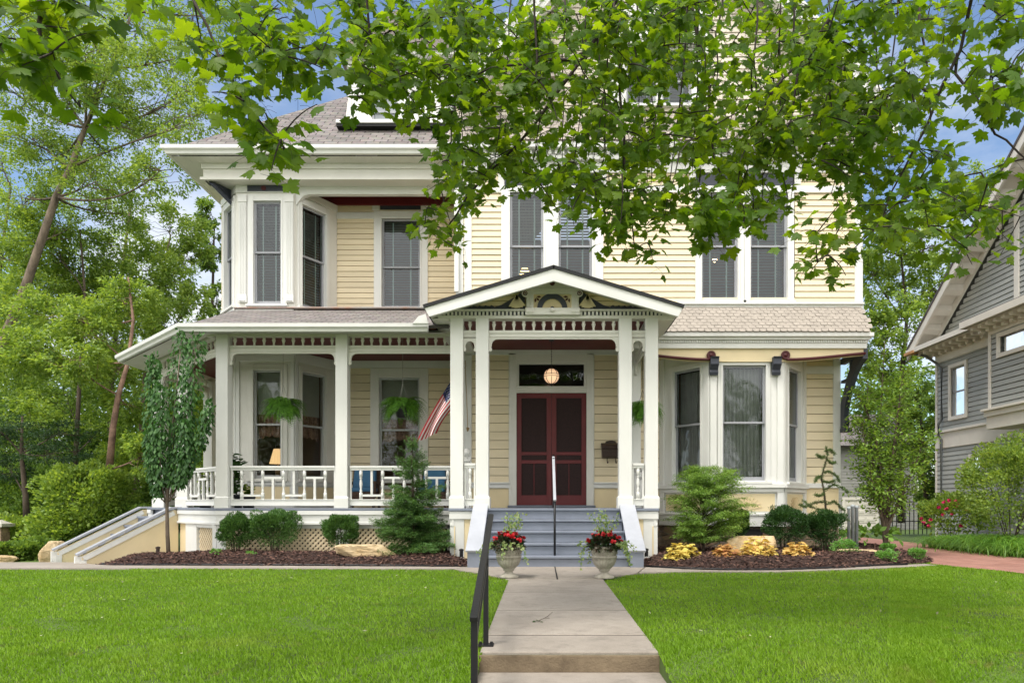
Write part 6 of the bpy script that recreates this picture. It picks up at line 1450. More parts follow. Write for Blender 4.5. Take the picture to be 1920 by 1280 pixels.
mb = MB(); mb.box(x-.24, x+.18, 16.78, 17.22, Z(987, 17), Z(981, 17)); mb.hexa([(x-.2, 16.82, Z(981, 17)), (x+.14, 16.82, Z(981, 17)), (x-.2, 17.18, Z(981, 17)), (x+.14, 17.18, Z(981, 17)), (x-.05, 16.97, Z(974, 17)), (x, 16.97, Z(974, 17)), (x-.05, 17.03, Z(974, 17)), (x, 17.03, Z(974, 17))]); mb.build('cap', TRIMW_, t)
t = empty('rail_fence', (X(70, 16.4), 16.4, -.3), 'low pale rail fence half hidden by shrubs at the far left', 'fence')
for z in (1031, 1044): mb = MB(); mb.box(X(40, 16.4), X(92, 16.4), 16.38, 16.42, Z(z+2, 16.4), Z(z-2, 16.4)); mb.build('rail', TRIMW_, t)
for px in (45, 88): mb = MB(); mb.box(X(px, 16.4)-.04, X(px, 16.4)+.04, 16.43, 16.5, -.4, Z(1028, 16.4)); mb.build('post', TRIMW_, t)
RUB = leafmat('rubber_plant_leaf', (.04, .10, .03), (.09, .18, .05), .15, .35)
def potplant(px, wy, w_, top, lb, m, size, seed, n):
    x = X(px, wy); t = empty('potted_plant', (x, wy, .9), lb, 'potted plant', 'potted plants on the porch floor')
    mb = MB(); mb.lathe([(.10, .9), (.13, 1.12), (.14, 1.13), (.14, 1.16), (.01, 1.14)], (x, wy, 0), 16); mb.build('pot', POT, t, smooth=True)
    g = np.random.default_rng(seed); mb = MB(); P = []; T = []
    for k in range(5):
        a_ = g.uniform(0, 6.28); e_ = np.array([x+w_*math.cos(a_)*.6, wy+w_*math.sin(a_)*.6, top*g.uniform(.85, 1)]); b = np.array([x, wy, 1.1]); mb.tube([b, (b+e_)/2+g.normal(0, .02, 3), e_], [.006, .005, .003], 5)
        for q in np.linspace(.1, 1, n): a2 = g.uniform(0, 6.28); P.append(b+(e_-b)*q); T.append([math.cos(a2), math.sin(a2), g.uniform(-.1, .6)])
    mb.build('stem', BARK, t); P = np.array(P); k = len(P); leaves('foliage', P, np.array(T), g.normal(0, .3, (k, 3))+[0, 0, 1], g.uniform(size[0], size[1], k), t_oval(.5), m, t)
potplant(443, 13.5, .13, Z(838, 13.5), 'tall dark leaved potted plant behind the railing beside the corner post', RUB, (.12, .20), 3, 26)
potplant(466, 13.7, .14, Z(906, 13.7), 'short bright leaved potted plant behind the railing near the corner post', G1, (.07, .12), 4, 22)
potplant(385, 14.0, .16, Z(872, 14.0), 'bushy potted plant behind the angled corner railing', G1, (.08, .14), 5, 24)
# far wooded backdrop
def mass(name, lst, d, n, size, m, seed, label):
    g = np.random.default_rng(seed); P = []; 
    ar = np.array([a[2]*a[3] for a in lst], float); cnt = g.multinomial(n, ar/ar.sum())
    for (px, py, rx, rz), k in zip(lst, cnt):
        y = d+g.uniform(-3, 3); s = F/y; q = unit(g.normal(size=(k, 3)))*(g.random(k)**.4)[:, None]; P.append(at(px, py, y)+q*[rx/s, 1.8, rz/s])
    P = np.vstack(P); n = len(P); props(leaves(name, P, rdir(n)-[0, 0, .3], rdir(n)+[0, 0, .7], g.uniform(size[0], size[1], n), t_diamond(.6, .1), m), label, 'wood', kind='stuff')
mass('distant_wood', [(px, py, 70, 60) for px in range(-60, 440, 55) for py in range(760, 1000, 60)]+[(px, 690, 60, 40) for px in range(-40, 420, 80)]+[(-20, 560, 60, 70), (40, 640, 60, 50)], 32, 52000, (.15, .26), G3, 21, 'dense dark green wood closing the view left of the house')
mass('distant_wood', [(px, py, 55, 50) for px in range(1600, 1960, 50) for py in range(770, 1000, 60)]+[(1620, 700, 30, 40), (1650, 730, 40, 40), (1700, 720, 40, 50)], 42, 20000, (.18, .3), G3, 22, 'dense green wood closing the view behind the driveway')
def street_wood():
    g = np.random.default_rng(77); n = 26000; k = 60; c = np.stack([g.uniform(-28, 28, k), g.uniform(-34, -26, k), g.uniform(1, 11, k)], 1); r = g.uniform(1.2, 3.2, k); i = g.integers(0, k, n)
    P = c[i]+unit(g.normal(size=(n, 3)))*(r[i]*g.random(n)**.4)[:, None]
    props(leaves('distant_wood', P, rdir(n), rdir(n), g.uniform(.25, .45, n), t_diamond(.6, .1), G3), 'leafy street trees mirrored in the house windows', 'wood', kind='stuff')
street_wood()
# columnar sapling
def sapling():
    g = np.random.default_rng(9); wy = 12.0; t = empty('weeping_sapling', tuple(at(314, 1028, wy)), 'young columnar tree with glossy dark leaves on the mulch before the porch corner', 'tree'); mb = MB()
    m = leafmat('glossy_dark_leaf', (.022, .070, .018), (.07, .17, .035), .25, .55, (1.5, 1.8, .8))
    mb.tube([at(316, 1040, wy), at(314, 1000, wy), at(313, 950, wy), at(318, 860, wy), at(330, 740, wy), at(338, 660, wy)], [.035, .033, .028, .022, .014, .006], 8)
    cols = [((313, 950), (285, 880), (270, 780), (274, 672), 22), ((313, 940), (300, 860), (292, 760), (283, 690), 20), ((315, 930), (325, 840), (322, 720), (330, 628), 30), ((318, 930), (345, 850), (362, 740), (378, 640), 28), ((318, 940), (352, 880), (392, 820), (402, 768), 18), ((313, 945), (300, 900), (312, 820), (318, 740), 26), ((316, 940), (330, 900), (345, 830), (350, 720), 26), ((316, 940), (350, 900), (368, 860), (360, 800), 20), ((313, 945), (290, 925), (292, 880), (283, 820), 16)]
    P = []; T = []
    for c in cols:
        dz = g.uniform(-.3, .3); c3 = [at(p[0], p[1], wy)+[0, dz*i/3, 0] for i, p in enumerate(c[:4])]; s = c[4]*wy/F
        pts = [(1-q)**3*c3[0]+3*(1-q)**2*q*c3[1]+3*(1-q)*q*q*c3[2]+q**3*c3[3] for q in np.linspace(0, 1, 30)]; mb.tube(pts, np.linspace(.012, .004, 30), 5)
        for i in range(7, 30):
            sc = .62*s*(.65+.5*math.sin(math.pi*(i-5)/27))
            for _ in range(22):
                r = g.random()**.5; a_ = g.uniform(0, 6.28); P.append(pts[i]+[math.cos(a_)*r*sc, math.sin(a_)*r*sc, g.normal(0, .03)]); T.append([math.cos(a_)*.5, math.sin(a_)*.5, -1+g.normal(0, .3)])
        for _ in range(26): P.append(pts[-1]+g.normal(0, .045, 3)+[0, 0, .04]); T.append(list(g.normal(0, .6, 3)+[0, 0, .8]))
    P = np.array(P); n = len(P); out = np.array(T)*[1, 1, 0]; leaves('foliage', P, np.array(T), out+[0, -.3, .35]+g.normal(0, .3, (n, 3)), g.uniform(.055, .095, n), t_oval(.5), m, t)
    mb.build('trunk', BARKL, t, smooth=True)
sapling()
# young tree on the right
def righttree():
    g = np.random.default_rng(19); wy = 14.2; b = at(1661, 1032, wy); mb = MB()
    st = [((1661, 1032), (1650, 950), (1640, 850), (1655, 640)), ((1661, 1020), (1668, 940), (1690, 840), (1700, 740)), ((1660, 1000), (1648, 960), (1612, 880), (1600, 800)), ((1661, 1000), (1672, 950), (1712, 900), (1728, 820)), ((1660, 1010), (1660, 900), (1672, 800), (1680, 700)), ((1660, 1000), (1640, 930), (1620, 820), (1616, 720)), ((1659, 990), (1652, 900), (1630, 780), (1590, 748))]
    t = empty('young_tree', tuple(b), 'multi stemmed young light green tree between the house and the driveway', 'tree'); P = []; T = []
    for c in st:
        dz = g.uniform(-.6, .6); c3 = [at(p[0], p[1], wy)+[0, dz*i/3, 0] for i, p in enumerate(c)]
        pts = [(1-q)**3*c3[0]+3*(1-q)**2*q*c3[1]+3*(1-q)*q*q*c3[2]+q**3*c3[3] for q in np.linspace(0, 1, 24)]; mb.tube(pts, np.linspace(.04, .006, 24), 6)
        for i in range(6, 24):
            for _ in range(5):
                a_ = g.uniform(0, 6.28); L = g.uniform(.2, .62)*(1.1-i/40); d = np.array([math.cos(a_), math.sin(a_), g.uniform(-.1, .8)]); e_ = pts[i]+d*L; mb.tube([pts[i], (pts[i]+e_)/2+[0, 0, .02], e_], [.006, .004, .002], 3)
                for u in range(15): q = g.uniform(.3, 1.1); P.append(pts[i]+d*L*q+g.normal(0, .05, 3)); T.append(d+g.normal(0, .6, 3)-[0, 0, .3])
    P = np.array(P); n = len(P); leaves('foliage', P, np.array(T), g.normal(0, .5, (n, 3))+[0, 0, 1], g.uniform(.045, .085, n), t_oval(.5), leafmat('hophornbeam_leaf', (.11, .22, .03), (.27, .42, .08), .4, .42), t)
    mb.build('trunk', BARKL, t, smooth=True)
righttree()
tp = [at(1690, 980, 30), at(1688, 860, 30), at(1690, 740, 30), at(1700, 600, 30), at(1690, 480, 30)]
tree('tall green tree behind the driveway between the two houses', tp, .16, blobs_px([(1650, 440, 45, 45), (1700, 420, 60, 50), (1750, 460, 50, 50), (1640, 520, 40, 45), (1700, 520, 60, 45), (1760, 400, 50, 50), (1650, 600, 45, 40), (1710, 600, 50, 40), (1690, 680, 60, 40), (1640, 680, 35, 35), (1800, 380, 50, 40), (1850, 340, 50, 40), (1640, 470, 50, 50), (1680, 560, 60, 50), (1750, 540, 50, 50), (1640, 640, 45, 45), (1700, 740, 60, 45)], 30, 1.6, 30), 21000, (.13, .20), t_diamond(.55, .1), G1, BARK, 31)
tp = [at(1738, 990, 24), at(1735, 900, 24), at(1730, 830, 24.1), at(1725, 760, 24.2)]
tree('dark trunked tree at the fence beside the grey house', tp, .10, blobs_px([(1730, 800, 40, 45), (1700, 850, 40, 40), (1745, 880, 30, 40), (1715, 740, 45, 40), (1740, 930, 30, 30)], 24, .8, 32), 7000, (.10, .15), t_diamond(.55, .1), G3, BARK, 33)
# daylilies, roses, right shrub
def strap(label, x, y, r, h, n, m, seed, group, name='daylily_clump'):
    g = np.random.default_rng(seed); z0 = float(gz(x, y)); t = empty(name, (x, y, z0), label, 'plant', group); V = []; Fc = []
    for i in range(n):
        a_ = g.uniform(0, 6.28); L = h*g.uniform(.5, 1.45); v = np.array([math.cos(a_)*.45, math.sin(a_)*.45, 1.]); v /= np.linalg.norm(v); p = np.array([x+r*.55*g.normal(), y+r*.55*g.normal(), z0]); sd = np.array([-math.sin(a_), math.cos(a_), 0])*.011; b = len(V)
        for k in range(7): V += [p-sd*(1-k/7), p+sd*(1-k/7)]; p = p+v*L/6; v = v+[math.cos(a_)*.17, math.sin(a_)*.17, -.40]; v /= np.linalg.norm(v)
        Fc += [(b+2*k, b+2*k+1, b+2*k+3, b+2*k+2) for k in range(6)]
    np_mesh('foliage', np.array(V), np.array(Fc), m, t); return t
DL = leafmat('daylily_leaf', (.09, .22, .03), (.20, .38, .07), .35, .4)
for i, (px, wy, r, lb) in enumerate(((1790, 17.2, .40, 'strap leaved clump farthest left beside the roses'), (1835, 16.4, .45, 'strap leaved clump in the middle before the grey house'), (1885, 15.4, .5, 'large strap leaved clump nearest the camera under the right shrub'), (1925, 14.6, .45, 'strap leaved clump cut off by the right edge of the picture'), (1858, 17.3, .4, 'strap leaved clump against the grey house wall'))):
    strap(lb, X(px, wy), wy, r*1.2, (.72, .85, .95, .7, .8)[i], 900, DL, 70+i, 'daylily clumps along the driveway')
for i, (px, py, w_, h_, wy, lb) in enumerate(((1868, 1035, 26, 16, 15, 'low round plant at the driveway edge under the big clump'), (1900, 1036, 30, 16, 14.6, 'low round plant at the driveway edge by the frame side'))):
    s = F/wy; shrub('edging_plant', lb, 'plant', X(px, wy), wy, w_/s/2, h_/s/2, 500, (.03, .05), t_oval(.6), LG, z0=Z(py, wy)-h_/s/2, seed=80+i, stems=0)
ROSE = paint('pink_rose', (.62, .03, .14), .6, .1)
def rosebush():
    wy = 19; t = shrub('rose_bush', 'rose bush with pink blooms before the grey house', 'rose bush', X(1782, wy), wy, 58*wy/F, 42*wy/F, 5200, (.05, .09), t_oval(.6), G1, z0=Z(1010, wy), seed=90)
    g = np.random.default_rng(4)
    for px, py in ((1770, 941), (1779, 938), (1786, 946), (1792, 940), (1760, 950), (1775, 954), (1797, 947), (1745, 974), (1732, 979), (1727, 972), (1815, 958), (1801, 985), (1742, 985), (1768, 965), (1785, 962)):
        c = at(px, py, wy-.75+g.uniform(0, .2)); m = 12; leaves('rose_bloom', np.repeat(c[None], m, 0), g.normal(size=(m, 3)), g.normal(size=(m, 3)), np.full(m, .06), t_oval(.9), ROSE, t)
rosebush()
wy = 15.8; shrub('lilac_shrub', 'large light green shrub at the right edge in front of the grey house', 'shrub', X(1895, wy), wy, 86*wy/F, 98*wy/F, 12000, (.045, .085), t_oval(.6), G2, z0=Z(1015, wy), seed=95, stems=9)
# garden fence
t = empty('iron_fence', (9.5, 25.5, 0), 'black iron picket fence across the back of the driveway garden', 'fence'); 
mb = MB(); y = 25.5; xa, xb = X(1665, y), X(1762, y)
for z in (.35, 1.05): mb.box(xa, xb, y-.015, y+.015, z, z+.03)
mb.build('rail', IRON, t)
for i in range(13): mb = MB(); x = xa+(xb-xa)*i/12; mb.box(x-.012, x+.012, y-.012, y+.012, -.1, 1.15); mb.build('picket', IRON, t)

# ================================================================== GARAGE
GREY = siding('grey_siding_paint', (.36, .37, .345), .15); GREYD = paint('grey_garage_paint', (.30, .30, .28), .6, .06); TRIMW = paint('neighbour_trim_paint', (.70, .665, .60), .5, .05)
gy = 31.0; gx0, gx1 = X(1560, gy), X(1720, gy)
G = empty('garage', ((gx0+gx1)/2, gy, 0), 'grey garage with white panelled door at the end of the driveway', 'garage')
mb = MB(); fr = ((gx0, gy), (gx1, gy)); clap(mb.frame(*fr), 0, gx1-gx0, -.2, 3.6, .13, [(X(1582, gy)-gx0, X(1646, gy)-gx0, -1, Z(935, gy))]); mb.frame(); mb.box(gx0, gx1, gy+.3, gy+5, -.2, 3.6); mb.build('wall', GREYD, G)
mb = MB(); a, b, zt = X(1584, gy), X(1642, gy), Z(937, gy)
for i in range(4): mb.box(a, b, gy-.0, gy+.05, -.2+i*(zt+.2)/4+.01, -.2+(i+1)*(zt+.2)/4-.01); [mb.box(a+.06+k*(b-a)/3, a-.06+(k+1)*(b-a)/3, gy-.015, gy, -.2+i*(zt+.2)/4+.1, -.2+(i+1)*(zt+.2)/4-.1) for k in range(3)]
mb.build('garage_door', TRIMW, G, bevel=.01)
mb = MB(); mb.box(a-.12, a, gy-.04, gy+.05, -.2, zt+.12); mb.box(b, b+.12, gy-.04, gy+.05, -.2, zt+.12); mb.box(a, b, gy-.04, gy+.05, zt, zt+.12); mb.build('door_frame', TRIMW, G)
roofpoly('roof', [[(gx0-.3, gy-.4, 3.5), (gx1+.3, gy-.4, 3.5), (gx1+.3, gy+2.5, 5.2), (gx0-.3, gy+2.5, 5.2)]], ROOF, .08, G)
# ================================================================== GREY NEIGHBOUR HOUSE
NH = empty('grey_house', (14, 17, 0), 'grey clapboard neighbour house with cream trim and bracketed gable eaves', 'house')
wx = 12.0; y0, y1 = 9.0, 21.6
frN = ((wx, y1), (wx, y0)); LN = y1-y0                      # u runs toward the camera
def U(px): return y1-wx*F/(px-VX)
def ZN(px, py, x=wx): return CZ+(VY-py)*x/(px-VX)
def pt(px, py): return U(px), ZN(px, py)
mb = MB()
w1 = (U(1784), U(1811), ZN(1797, 779), ZN(1797, 686)); w0 = (U(1822), U(1838), ZN(1830, 875), ZN(1830, 855))
clap(mb.frame(*frN), 0, LN, -.3, 2.66, .135, [(U(1822), U(1840), ZN(1830, 880), ZN(1830, 856))], 0)
clap(mb, 0, LN, 3.16, 5.4, .135, [w1], 0)
clap(mb, 0, LN, 5.72, 10.6, .135, [], .02, lim=lambda z: (.1+(z-5.72)/.76, LN))
# far end wall
mb.frame((wx+7, y1), (wx, y1)); mb.M = None; mb.box(wx+.02, wx+8, y1-.02, y1+.0, -.3, 5.7)
mb.box(wx+.03, wx+8, y0, y0+.1, -.3, 5)
mb.build('wall', GREY, NH)
mb = MB(); mb.frame(*frN)
mb.box(0, LN, .0, .04, 2.64, 3.14); mb.box(0, LN, .04, .09, 3.10, 3.17); mb.box(-.02, .07, .002, .03, -.3, 5.6); mb.box(0, LN, .002, .04, 5.22, 5.7)
mb.box(w1[0]-.1, w1[0], 0, .05, w1[2]-.1, w1[3]+.1); mb.box(w1[1], w1[1]+.1, 0, .05, w1[2]-.1, w1[3]+.1); mb.box(w1[0], w1[1], 0, .05, w1[3], w1[3]+.1); mb.box(w1[0], w1[1], 0, .06, w1[2]-.1, w1[2])
a, b = U(1822), U(1840); mb.box(a-.08, a, 0, .05, ZN(1830, 883), ZN(1830, 850)); mb.box(a, b, 0, .05, ZN(1830, 856), ZN(1830, 850)); mb.box(b, b+.08, 0, .05, ZN(1830, 883), ZN(1830, 850))
mb.box(U(1905), U(1905)+.18, .02, .06, 5.8, 8.5)
mb.build('trim', TRIMW, NH, bevel=.005)
mb = MB(); mb.frame(*frN); mb.box(w1[0], w1[1], -.06, -.05, w1[2], w1[3]); mb.box(a, b, -.04, -.02, ZN(1830, 880), ZN(1830, 856)); 
mb.frame(); wn = mb.build('window_pane', glassmat('neighbour_glass', .07, (.25, .27, .3)), NH)
mb = MB(); mb.frame(*frN); mb.box(w1[0], w1[1], -.2, -.19, w1[2], w1[3]); mb.box(a, b, -.2, -.19, ZN(1830, 880), ZN(1830, 856)); mb.build('interior_wall', DARK, NH)
mb = MB(); mb.frame(*frN); m_ = (w1[2]+w1[3])/2
mb.box(w1[0], w1[1], -.05, -.02, m_-.02, m_+.02); mb.box(w1[0], w1[0]+.04, -.05, -.02, w1[2], w1[3]); mb.box(w1[1]-.04, w1[1], -.05, -.02, w1[2], w1[3]); mb.build('sash', SASH, NH)
# roof: gable facing the yellow house, rake overhanging
sl = .76; ridge_u = 7.4; eu, ez = -.58, 5.60; rz_ = ez+(ridge_u-eu)*sl
def NF(u, n, z): return (wx-n, y1-u, z)
mb = MB(); mb.M = None
for (ua, za, ub, zb2) in ((eu, ez+.16, ridge_u, rz_+.16), (2*ridge_u-eu, ez+.16, ridge_u, rz_+.16)):
    mb.hexa([NF(ua, .62, za-.05), NF(ua, -9, za-.05), NF(ub, .62, zb2-.05), NF(ub, -9, zb2-.05), NF(ua, .62, za+.04), NF(ua, -9, za+.04), NF(ub, .62, zb2+.04), NF(ub, -9, zb2+.04)])
mb.build('roof', ROOFD if False else paint('neighbour_roof', (.10, .09, .09), .9, .2, 6), NH)
mb = MB()
for (ua, za, ub, zb2) in ((eu, ez, ridge_u, rz_),):
    mb.hexa([NF(ua, .60, za-.16), NF(ua, .54, za-.16), NF(ub, .60, zb2-.16), NF(ub, .54, zb2-.16), NF(ua, .60, za+.11), NF(ua, .54, za+.11), NF(ub, .60, zb2+.11), NF(ub, .54, zb2+.11)])
    mb.hexa([NF(ua, .54, za+.04), NF(ua, .02, za+.04), NF(ub, .54, zb2+.04), NF(ub, .02, zb2+.04), NF(ua, .54, za+.10), NF(ua, .02, za+.10), NF(ub, .54, zb2+.10), NF(ub, .02, zb2+.10)])
    mb.hexa([NF(ua+.3, .06, za-.0), NF(ua+.3, .02, za-.0), NF(ub, .06, zb2-.25), NF(ub, .02, zb2-.25), NF(ua+.3, .06, za+.24), NF(ua+.3, .02, za+.24), NF(ub, .06, zb2+.04), NF(ub, .02, zb2+.04)])
mb.build('rake_board', TRIMW, NH)
for i in range(13):
    u = .2+i*.56; z = ez+(u-eu)*sl; mb = MB(); mb.hexa([NF(u, .52, z-.10), NF(u, .06, z-.14), NF(u+.16, .52, z+.02), NF(u+.16, .06, z-.02), NF(u, .52, z+.03), NF(u, .06, z+.03), NF(u+.16, .52, z+.15), NF(u+.16, .06, z+.15)]); mb.build('eave_bracket', TRIMW, NH)
# horizontal eave return with brackets
mb = MB(); mb.frame(*frN); mb.box(-.55, 3.0, .0, .62, 5.60, 5.66); mb.box(-.55, 3.0, .56, .66, 5.60, 5.74); mb.hexa([NF(-.55, .66, 4.74), NF(-.55, .0, 4.95), NF(3.0, .66, 4.74), NF(3.0, 0, 4.95), NF(-.55, .66, 4.77), NF(-.55, 0, 4.98), NF(3, .66, 4.77), NF(3, 0, 4.98)] ) if False else None
mb.box(-.55, 3.0, .02, .60, 5.662, 5.72); mb.build('eave_return', TRIMW, NH, bevel=.005)
mb = MB(); mb.frame(*frN); mb.box(-.60, -.05, .50, .69, 5.58, 5.66); mb.build('eave_edge_board', paint('bare_wood', (.52, .27, .11), .7, .2, 6), NH)
for i in range(9): mb = MB(); mb.frame(*frN); u = -.25+i*.34; mb.box(u, u+.13, .04, .46, 5.50, 5.598); mb.box(u, u+.13, .04, .2, 5.42, 5.50); mb.build('eave_bracket', TRIMW, NH, bevel=.01)
# projecting upper bay near the camera
bx = .75; ub0, ub1 = y1-17.87, LN
mb = MB(); mb.frame(*frN)
z_a, z_b = 3.2, 4.55; mb.M = None
p0 = (wx-bx, y1-ub0-.0); fr2 = ((wx-bx, y1-ub0), (wx-bx, y0)); L2 = y1-ub0-y0
def U2(px): return (y1-ub0)-(wx-bx)*F/(px-VX)
ww = (U2(1876), U2(1876)+1.9, 4.66, 5.06)
clap(mb.frame(*fr2), 0, L2, 3.34, 5.3, .135, [ww]); clap(mb.frame((wx, y1-ub0), (wx-bx, y1-ub0)), 0, bx, 3.34, 5.3, .135)
mb.build('wall', GREY, NH)
mb = MB(); mb.frame(*fr2); mb.box(-.06, L2, -.6, .10, 3.16, 3.30); mb.box(-.10, L2, -.6, .16, 3.30, 3.36); mb.box(-.03, L2, -.6, .05, 2.85, 3.16)
mb.box(ww[0]-.1, ww[0], 0, .05, ww[2]-.1, ww[3]+.1); mb.box(ww[1], ww[1]+.1, 0, .05, ww[2]-.1, ww[3]+.1); mb.box(ww[0], ww[1], 0, .05, ww[3], ww[3]+.1); mb.box(ww[0], ww[1], 0, .06, ww[2]-.1, ww[2]); mb.box(0, L2, .0, .03, 5.2, 5.36); mb.box(-.0, .1, .001, .03, 3.36, 5.2)
mb.box(-.4, L2, -.2, .45, 5.45, 5.51); mb.box(-.4, L2, .40, .52, 5.45, 5.62)
mb.hexa([(wx-bx-.52, y1-ub0+.4, 4.88), (wx, y1-ub0+.4, 5.25), (wx-bx-.52, y0, 4.88), (wx, y0, 5.25), (wx-bx-.52, y1-ub0+.4, 4.92), (wx, y1-ub0+.4, 5.29), (wx-bx-.52, y0, 4.92), (wx, y0, 5.29)]) if False else None
mb.build('bay_trim', TRIMW, NH, bevel=.005)
mb = MB(); mb.hexa([(wx-bx-.5, y1-ub0+.38, 5.61), (wx+.03, y1-ub0+.38, 5.95), (wx-bx-.5, y0, 5.61), (wx+.03, y0, 5.95), (wx-bx-.5, y1-ub0+.38, 5.64), (wx+.03, y1-ub0+.38, 6.0), (wx-bx-.5, y0, 5.64), (wx+.03, y0, 6.0)]); mb.build('bay_roof', bpy.data.materials['neighbour_roof'], NH)
for i in range(16): mb = MB(); mb.frame(*fr2); u = -.2+i*.30; mb.box(u, u+.12, .03, .36, 5.36, 5.448); mb.box(u, u+.12, .03, .16, 5.28, 5.36); mb.build('eave_bracket', TRIMW, NH, bevel=.01)
mb = MB(); mb.frame(*fr2); mb.box(ww[0], ww[1], -.06, -.05, ww[2], ww[3]); mb.build('window_pane', bpy.data.materials['neighbour_glass'], NH)
mb = MB(); mb.frame(*fr2); mb.box(ww[0], ww[1], -.2, -.19, ww[2], ww[3]); mb.build('interior_wall', DARK, NH)
mb = MB(); mb.frame(*frN); mb.tube([NF(0, .4, 4.58), NF(0.05, .25, 4.45), NF(.2, .1, 4.38), NF(.28, .07, 4.2), NF(.28, .07, 3.5), NF(.2, .14, 3.36), NF(.2, .14, 3.0), NF(.24, .07, 2.9), NF(.24, .07, -.2)], .05, 8) if False else None
mb.M = None; mb.tube([NF(-.3, .5, 5.60), NF(0.0, .3, 5.45), NF(.2, .1, 5.2), NF(.42, .08, 5.0), NF(.42, .08, 3.5), NF(.36, .14, 3.36), NF(.36, .14, 3.0), NF(.40, .08, 2.9), NF(.40, .08, -.2)], .04, 8); mb.build('downspout', paint('grey_downspout', (.12, .13, .13), .5), NH, smooth=True)

# ================================================================== OVERHANGING MAPLE
M = empty('maple_tree', (2.6, -2.2, -.3), 'street maple whose leafy branches hang across the top of the view', 'tree')
segs = []   # (p,q,r)
def br(pts, r0, r1):
    pts = [np.array(p, float) for p in pts]; out = []
    for i in range(len(pts)-1):
        k = max(2, int(np.linalg.norm(pts[i+1]-pts[i])/.25))
        for q in range(k): out.append(pts[i]*(1-q/k)+pts[i+1]*q/k)
    out.append(pts[-1]); n = len(out); g = np.random.default_rng(int(abs(pts[0][0]*100)+n))
    out = [p+(g.normal(0, .018, 3) if 0 < i < n-1 else 0) for i, p in enumerate(out)]
    segs.append((out, np.linspace(r0, r1, n))); return out
T0 = np.array([2.6, -2.2, -.3])
br([T0, (2.6, -2.2, 1.5), (2.5, -2.0, 3.2), (2.3, -1.4, 5.0), (2.0, -.6, 7.0)], .26, .12)
br([(2.5, -2.0, 3.4), (2.2, 0, 4.8), (1.4, 2.8, 5.6), (.9, 4.8, 5.2), at(1150, 0, 5.9), at(1112, 85, 6.0), at(1040, 190, 6.1), at(960, 280, 6.2), at(880, 370, 6.2), at(835, 430, 6.2)], .06, .006)
br([at(1100, 98, 6.0), at(1040, 112, 6.1), at(960, 125, 6.2), at(880, 140, 6.4), at(800, 150, 6.5)], .016, .005)
br([at(1140, 30, 5.9), at(1160, 100, 5.9), at(1172, 250, 6.0), at(1180, 400, 6.0), at(1190, 470, 6.0)], .016, .005)
br([at(1120, 70, 6.0), at(1135, 180, 6.1), at(1132, 300, 6.1)], .012, .004)
br([(2.2, 0, 4.8), (2.6, 2.4, 5.3), (3.1, 4.0, 4.8), at(1820, 0, 5.0), at(1795, 100, 5.1), at(1740, 230, 5.2), at(1690, 320, 5.3), at(1652, 420, 5.4)], .035, .005)
br([at(1795, 100, 5.1), at(1808, 165, 5.1), at(1850, 215, 5.0), at(1890, 265, 4.9), at(1925, 300, 4.8), at(1960, 380, 4.7)], .011, .005)
br([(1.4, 2.8, 5.6), (-.6, 3.6, 5.0), at(360, -60, 4.6), at(372, 10, 4.5), at(400, 100, 4.5), at(450, 170, 4.45), at(500, 240, 4.4), at(540, 300, 4.4)], .022, .004)
br([(-.6, 3.6, 5.0), (-1.8, 3.4, 4.2), at(70, -60, 3.8), at(78, 20, 3.7), at(80, 80, 3.7), at(110, 150, 3.7), at(150, 200, 3.7)], .03, .004)
br([(.9, 4.8, 5.2), at(1300, -40, 6.2), at(1310, 60, 6.2), at(1330, 160, 6.3), at(1340, 300, 6.3), at(1380, 400, 6.3)], .03, .005)
br([(1.4, 2.8, 5.6), at(1600, -50, 5.7), at(1560, 40, 5.7), at(1500, 110, 5.8), at(1440, 180, 5.8), at(1400, 280, 5.9)], .04, .006)
br([at(1500, 110, 5.8), at(1480, 220, 5.8), at(1430, 330, 5.8)], .012, .004)
br([at(1760, 180, 5.2), at(1700, 150, 5.4), at(1640, 180, 5.5), at(1590, 300, 5.5)], .014, .004)
br([(-.6, 3.6, 5.0), at(700, -50, 5.2), at(690, 40, 5.3), at(700, 120, 5.4), at(720, 190, 5.4)], .02, .004)
for k in range(20):
    px = 880+45*k*.98+rng.uniform(-15, 15); d = rng.uniform(5.4, 6.8); w_ = rng.uniform(-60, 30); ye = rng.uniform(230, 420) if px < 1600 else rng.uniform(250, 480)
    br([at(px, -40, d), at(px+w_*.2, ye*.3, d), at(px+w_*.6, ye*.65, d+.1), at(px+w_, ye, d+.1)], rng.uniform(.006, .012), .003)
nodes = np.vstack([np.array(s[0]) for s in segs]); 
nodes = nodes[nodes[:, 1] > 2.5]
